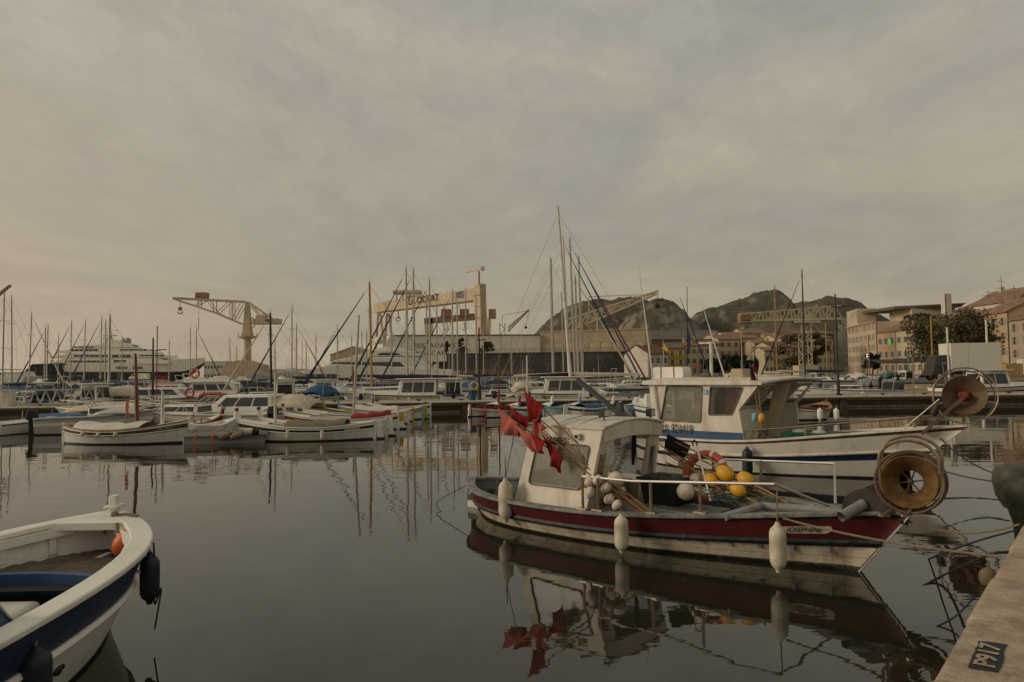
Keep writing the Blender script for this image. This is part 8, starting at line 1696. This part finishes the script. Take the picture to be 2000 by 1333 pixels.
p = P(1765, 668, 165); t = thing('pharmacy_cross', 'lit green pharmacy cross on the orange house', 'sign', P(1737, 668, 172)); m_ = bpy.data.materials.new('green_light'); m_.use_nodes = True; bs = m_.node_tree.nodes['Principled BSDF']; bs.inputs['Emission Color'].default_value = (.25, .8, .12, 1); bs.inputs['Emission Strength'].default_value = .4; bs.inputs['Base Color'].default_value = (.1, .4, .05, 1); MATS['green_light'] = m_
b = MB(); b.box(-.16, .16, -.08, .08, -.75, .75); b.box(-.42, .42, -.07, .07, -.18, .18); b.build('cross', 'green_light', t); b = MB(); b.box(.4, 1.2, -.04, .04, -.05, .05); b.build('bracket', 'wire', t)
m_ = bpy.data.materials.new('white_light'); m_.use_nodes = True; bs = m_.node_tree.nodes['Principled BSDF']; bs.inputs['Emission Color'].default_value = (.9, 1, .7, 1); bs.inputs['Emission Strength'].default_value = 1.0; MATS['white_light'] = m_
t = thing('traffic_light', 'pair of lit pale lamps on a pole before the hotel door', 'light', (P(1693, 695, 160).x, 160, 1.2)); z = ZP(1693, 695, 160) - 1.2; b = MB(); b.tube([(0, 0, 0), (0, 0, z + .9)], .08); b.build('pole', 'wire', t)
for dz in (-.25, .25): b = MB(); b.ball((0, -.15, z + dz), .15); b.build('lamp', 'white_light', t)
# shop awnings before the houses
for i, (px, lab) in enumerate(((1742, 'dark shop awning before the orange house'), (1790, 'dark cafe awning before the cream house'), (1826, 'dark cafe awning under the plane tree'))):
    D = 150 - i * 14; p = P(px, 720, D); t = thing('shop_awning', lab, 'awning', (p.x, D, 1.2), 0, 'shop awnings on the quay street'); b = MB(); b.hexa([(-3.5, -2, 2.4), (3.5, -2, 2.4), (3.5, 2, 3.2), (-3.5, 2, 3.2)], [(-3.5, -2, 2.5), (3.5, -2, 2.5), (3.5, 2, 3.3), (-3.5, 2, 3.3)]); b.build('cloth', 'awning', t)
    for x in (-3.3, 0, 3.3): b = MB(); b.tube([(x, -1.9, 0), (x, -1.9, 2.42)], .06); b.build('post', 'wire', t)
# plane tree, truck, crates, van, slip
p = P(1855, 700, 104); tree('large brownish plane tree before the houses at right', (p.x, 104, 1.2), 9.2, 6.0, 5, 'foliage_olive', 46, 460, .19, .32, 'plane_tree', .8, low=.26)
def truck():
    D = 72; a = P(1858, 700, D); c = P(1951, 700, D); t = thing('box_truck', 'white box truck with its dark rear end open, parked on the quay', 'truck', (a.x, D, 1.2), R(-4)); L = (c.x - a.x) / math.cos(R(4)); zt = ZP(1905, 670, D) - 1.2; zb = .95
    b = MB(); b.box(0, L, 0, .06, zb, zt); b.build('near_side', 'truck_white', t); b = MB(); b.box(0, L, 2.3, 2.36, zb, zt); b.build('far_side', 'truck_white', t)
    b = MB(); b.box(0, L, .061, 2.299, zt - .06, zt); b.build('roof', 'truck_white', t); b = MB(); b.box(0, L, .061, 2.299, zb, zb + .08); b.build('floor', 'dark_int', t); b = MB(); b.box(0, .05, .061, 2.299, zb + .08, zt - .061); b.build('front_panel', 'truck_white', t)
    b = MB(); b.box(L, L + .08, -.02, .10, zb, zt + .02); b.box(L, L + .08, 2.26, 2.38, zb, zt + .02); b.box(L, L + .08, .1, 2.26, zt - .1, zt + .02); b.build('rear_frame', 'pale_grey', t)
    b = MB(); b.hexa([(L + .05, 2.36, zb), (L + 1.0, 2.9, zb), (L + 1.0, 2.94, zb), (L + .05, 2.40, zb)], [(L + .05, 2.36, zt), (L + 1.0, 2.9, zt), (L + 1.0, 2.94, zt), (L + .05, 2.40, zt)]); b.build('rear_door', 'awning', t)
    b = MB(); b.hexa([(-1.9, .1, .5), (-.1, .1, .5), (-.1, 2.2, .5), (-1.9, 2.2, .5)], [(-1.3, .15, 2.5), (-.1, .15, 2.6), (-.1, 2.15, 2.6), (-1.3, 2.15, 2.5)]); cb = b.build('cab', 'awning', t, bevel=.08)
    b = MB(); b.prism([(-1.5, 1.5), (-.5, 1.5), (-.5, 2.3), (-1.25, 2.3)], .08, .11); b.build('cab_window', 'glass', cb)
    for x in (-1.1, L * .72):
        for y in (.25, 2.1): wl = MB(); wl.lathe([(.001, -.14), (.42, -.14), (.44, 0), (.42, .14), (.001, .14)], (x, y, .44), (0, 1, 0), 16); w_ = wl.build('wheel', 'black_rubber', t); r_ = MB(); r_.lathe([(.22, 0), (.001, .01)], (x, y - .15, .44), (0, -1, 0), 12); r_.build('rim', 'pale_grey', w_)
    b = MB(); b.box(-.3, L, .5, 1.8, .6, .9); b.build('chassis', 'dark_steel', t)
truck()
for i in range(3):
    for k in range(8):
        p = P(1967 + i * 11, 745, 68); t = tag(MB().box(-.27, .27, -.35, .35, 0, .16).box(-.25, .25, -.33, .33, .16, .19, 0).build('fish_crate', 'crate', None), 'wooden fish crate, %s, in the %s stack behind the red-striped boat' % (['at the very bottom', 'second from the bottom', 'third from the bottom', 'fourth from the bottom', 'fourth from the top', 'third from the top', 'second from the top', 'topmost'][k], ['left', 'middle', 'right'][i]), 'crate', 'stacked wooden fish crates'); t.location = (p.x, 68, 1.2 + .2 * k)
p = P(1990, 700, 84); van('white van at the right edge behind the crates', (p.x, 84, 1.2), 5.2, 2.2, 1.9, 'truck_white', R(-20))
def slip():
    t = bpy.data.objects.new('stone_slip', None); COL.objects.link(t); struct(t)
    for k in range(4):
        b = MB(); a, c = P(1738 + k * 10, 757 - k * 5, 60 + k * 1.6), P(1880, 757 - k * 5, 60 + k * 1.6); n = 10
        pts = [(a.x + (c.x - a.x) * (i / n), a.y - 1.2 * math.sin(math.pi * i / n * .5)) for i in range(n + 1)]; pts += [(c.x + 1, a.y + 3), (a.x + 1.0, a.y + 2.2)]
        b.prism(pts, -.6, .22 + .26 * k, 'z'); b.build('step', 'pier_top', t, bevel=.03)
slip()
# boats hauled out / covered craft on the quay right of the tree
pointu('white dinghy with red bow lying on the quay before the plane tree', 1795, 1850, 64, 'l', 10, ('boat_white', 'sky_blue', 'boat_white', 'cloth_red'), 'boat_white', 'sky_blue', None, None, None, None, None, .05, .5, (.6, .9), beam=1.6, group='boats by the slip')
# TV aerials on the right-hand roofs
for px, y0, y1, D, lab in ((1958, 600, 540, 138, 'tall roof aerial with crossbars at upper right'), (1982, 585, 558, 138, 'short roof aerial right of the tall one'), (1931, 590, 566, 148, 'roof aerial left of the tall one')):
    p = P(px, y0 + 10, D); q_ = P(px, y1, D); t = thing('roof_aerial', lab, 'aerial', p, 0, 'roof aerials'); hh = q_.z - p.z; b = MB(); b.tube([(0, 0, 0), (0, 0, hh)], .05); b.build('mast', 'wire', t)
    for k, w_ in ((.65, 1.4), (.85, .9)): b = MB(); b.tube([(-w_, 0, hh * k), (w_ * .7, 0, hh * k)], .04); b.build('crossbar', 'wire', t)
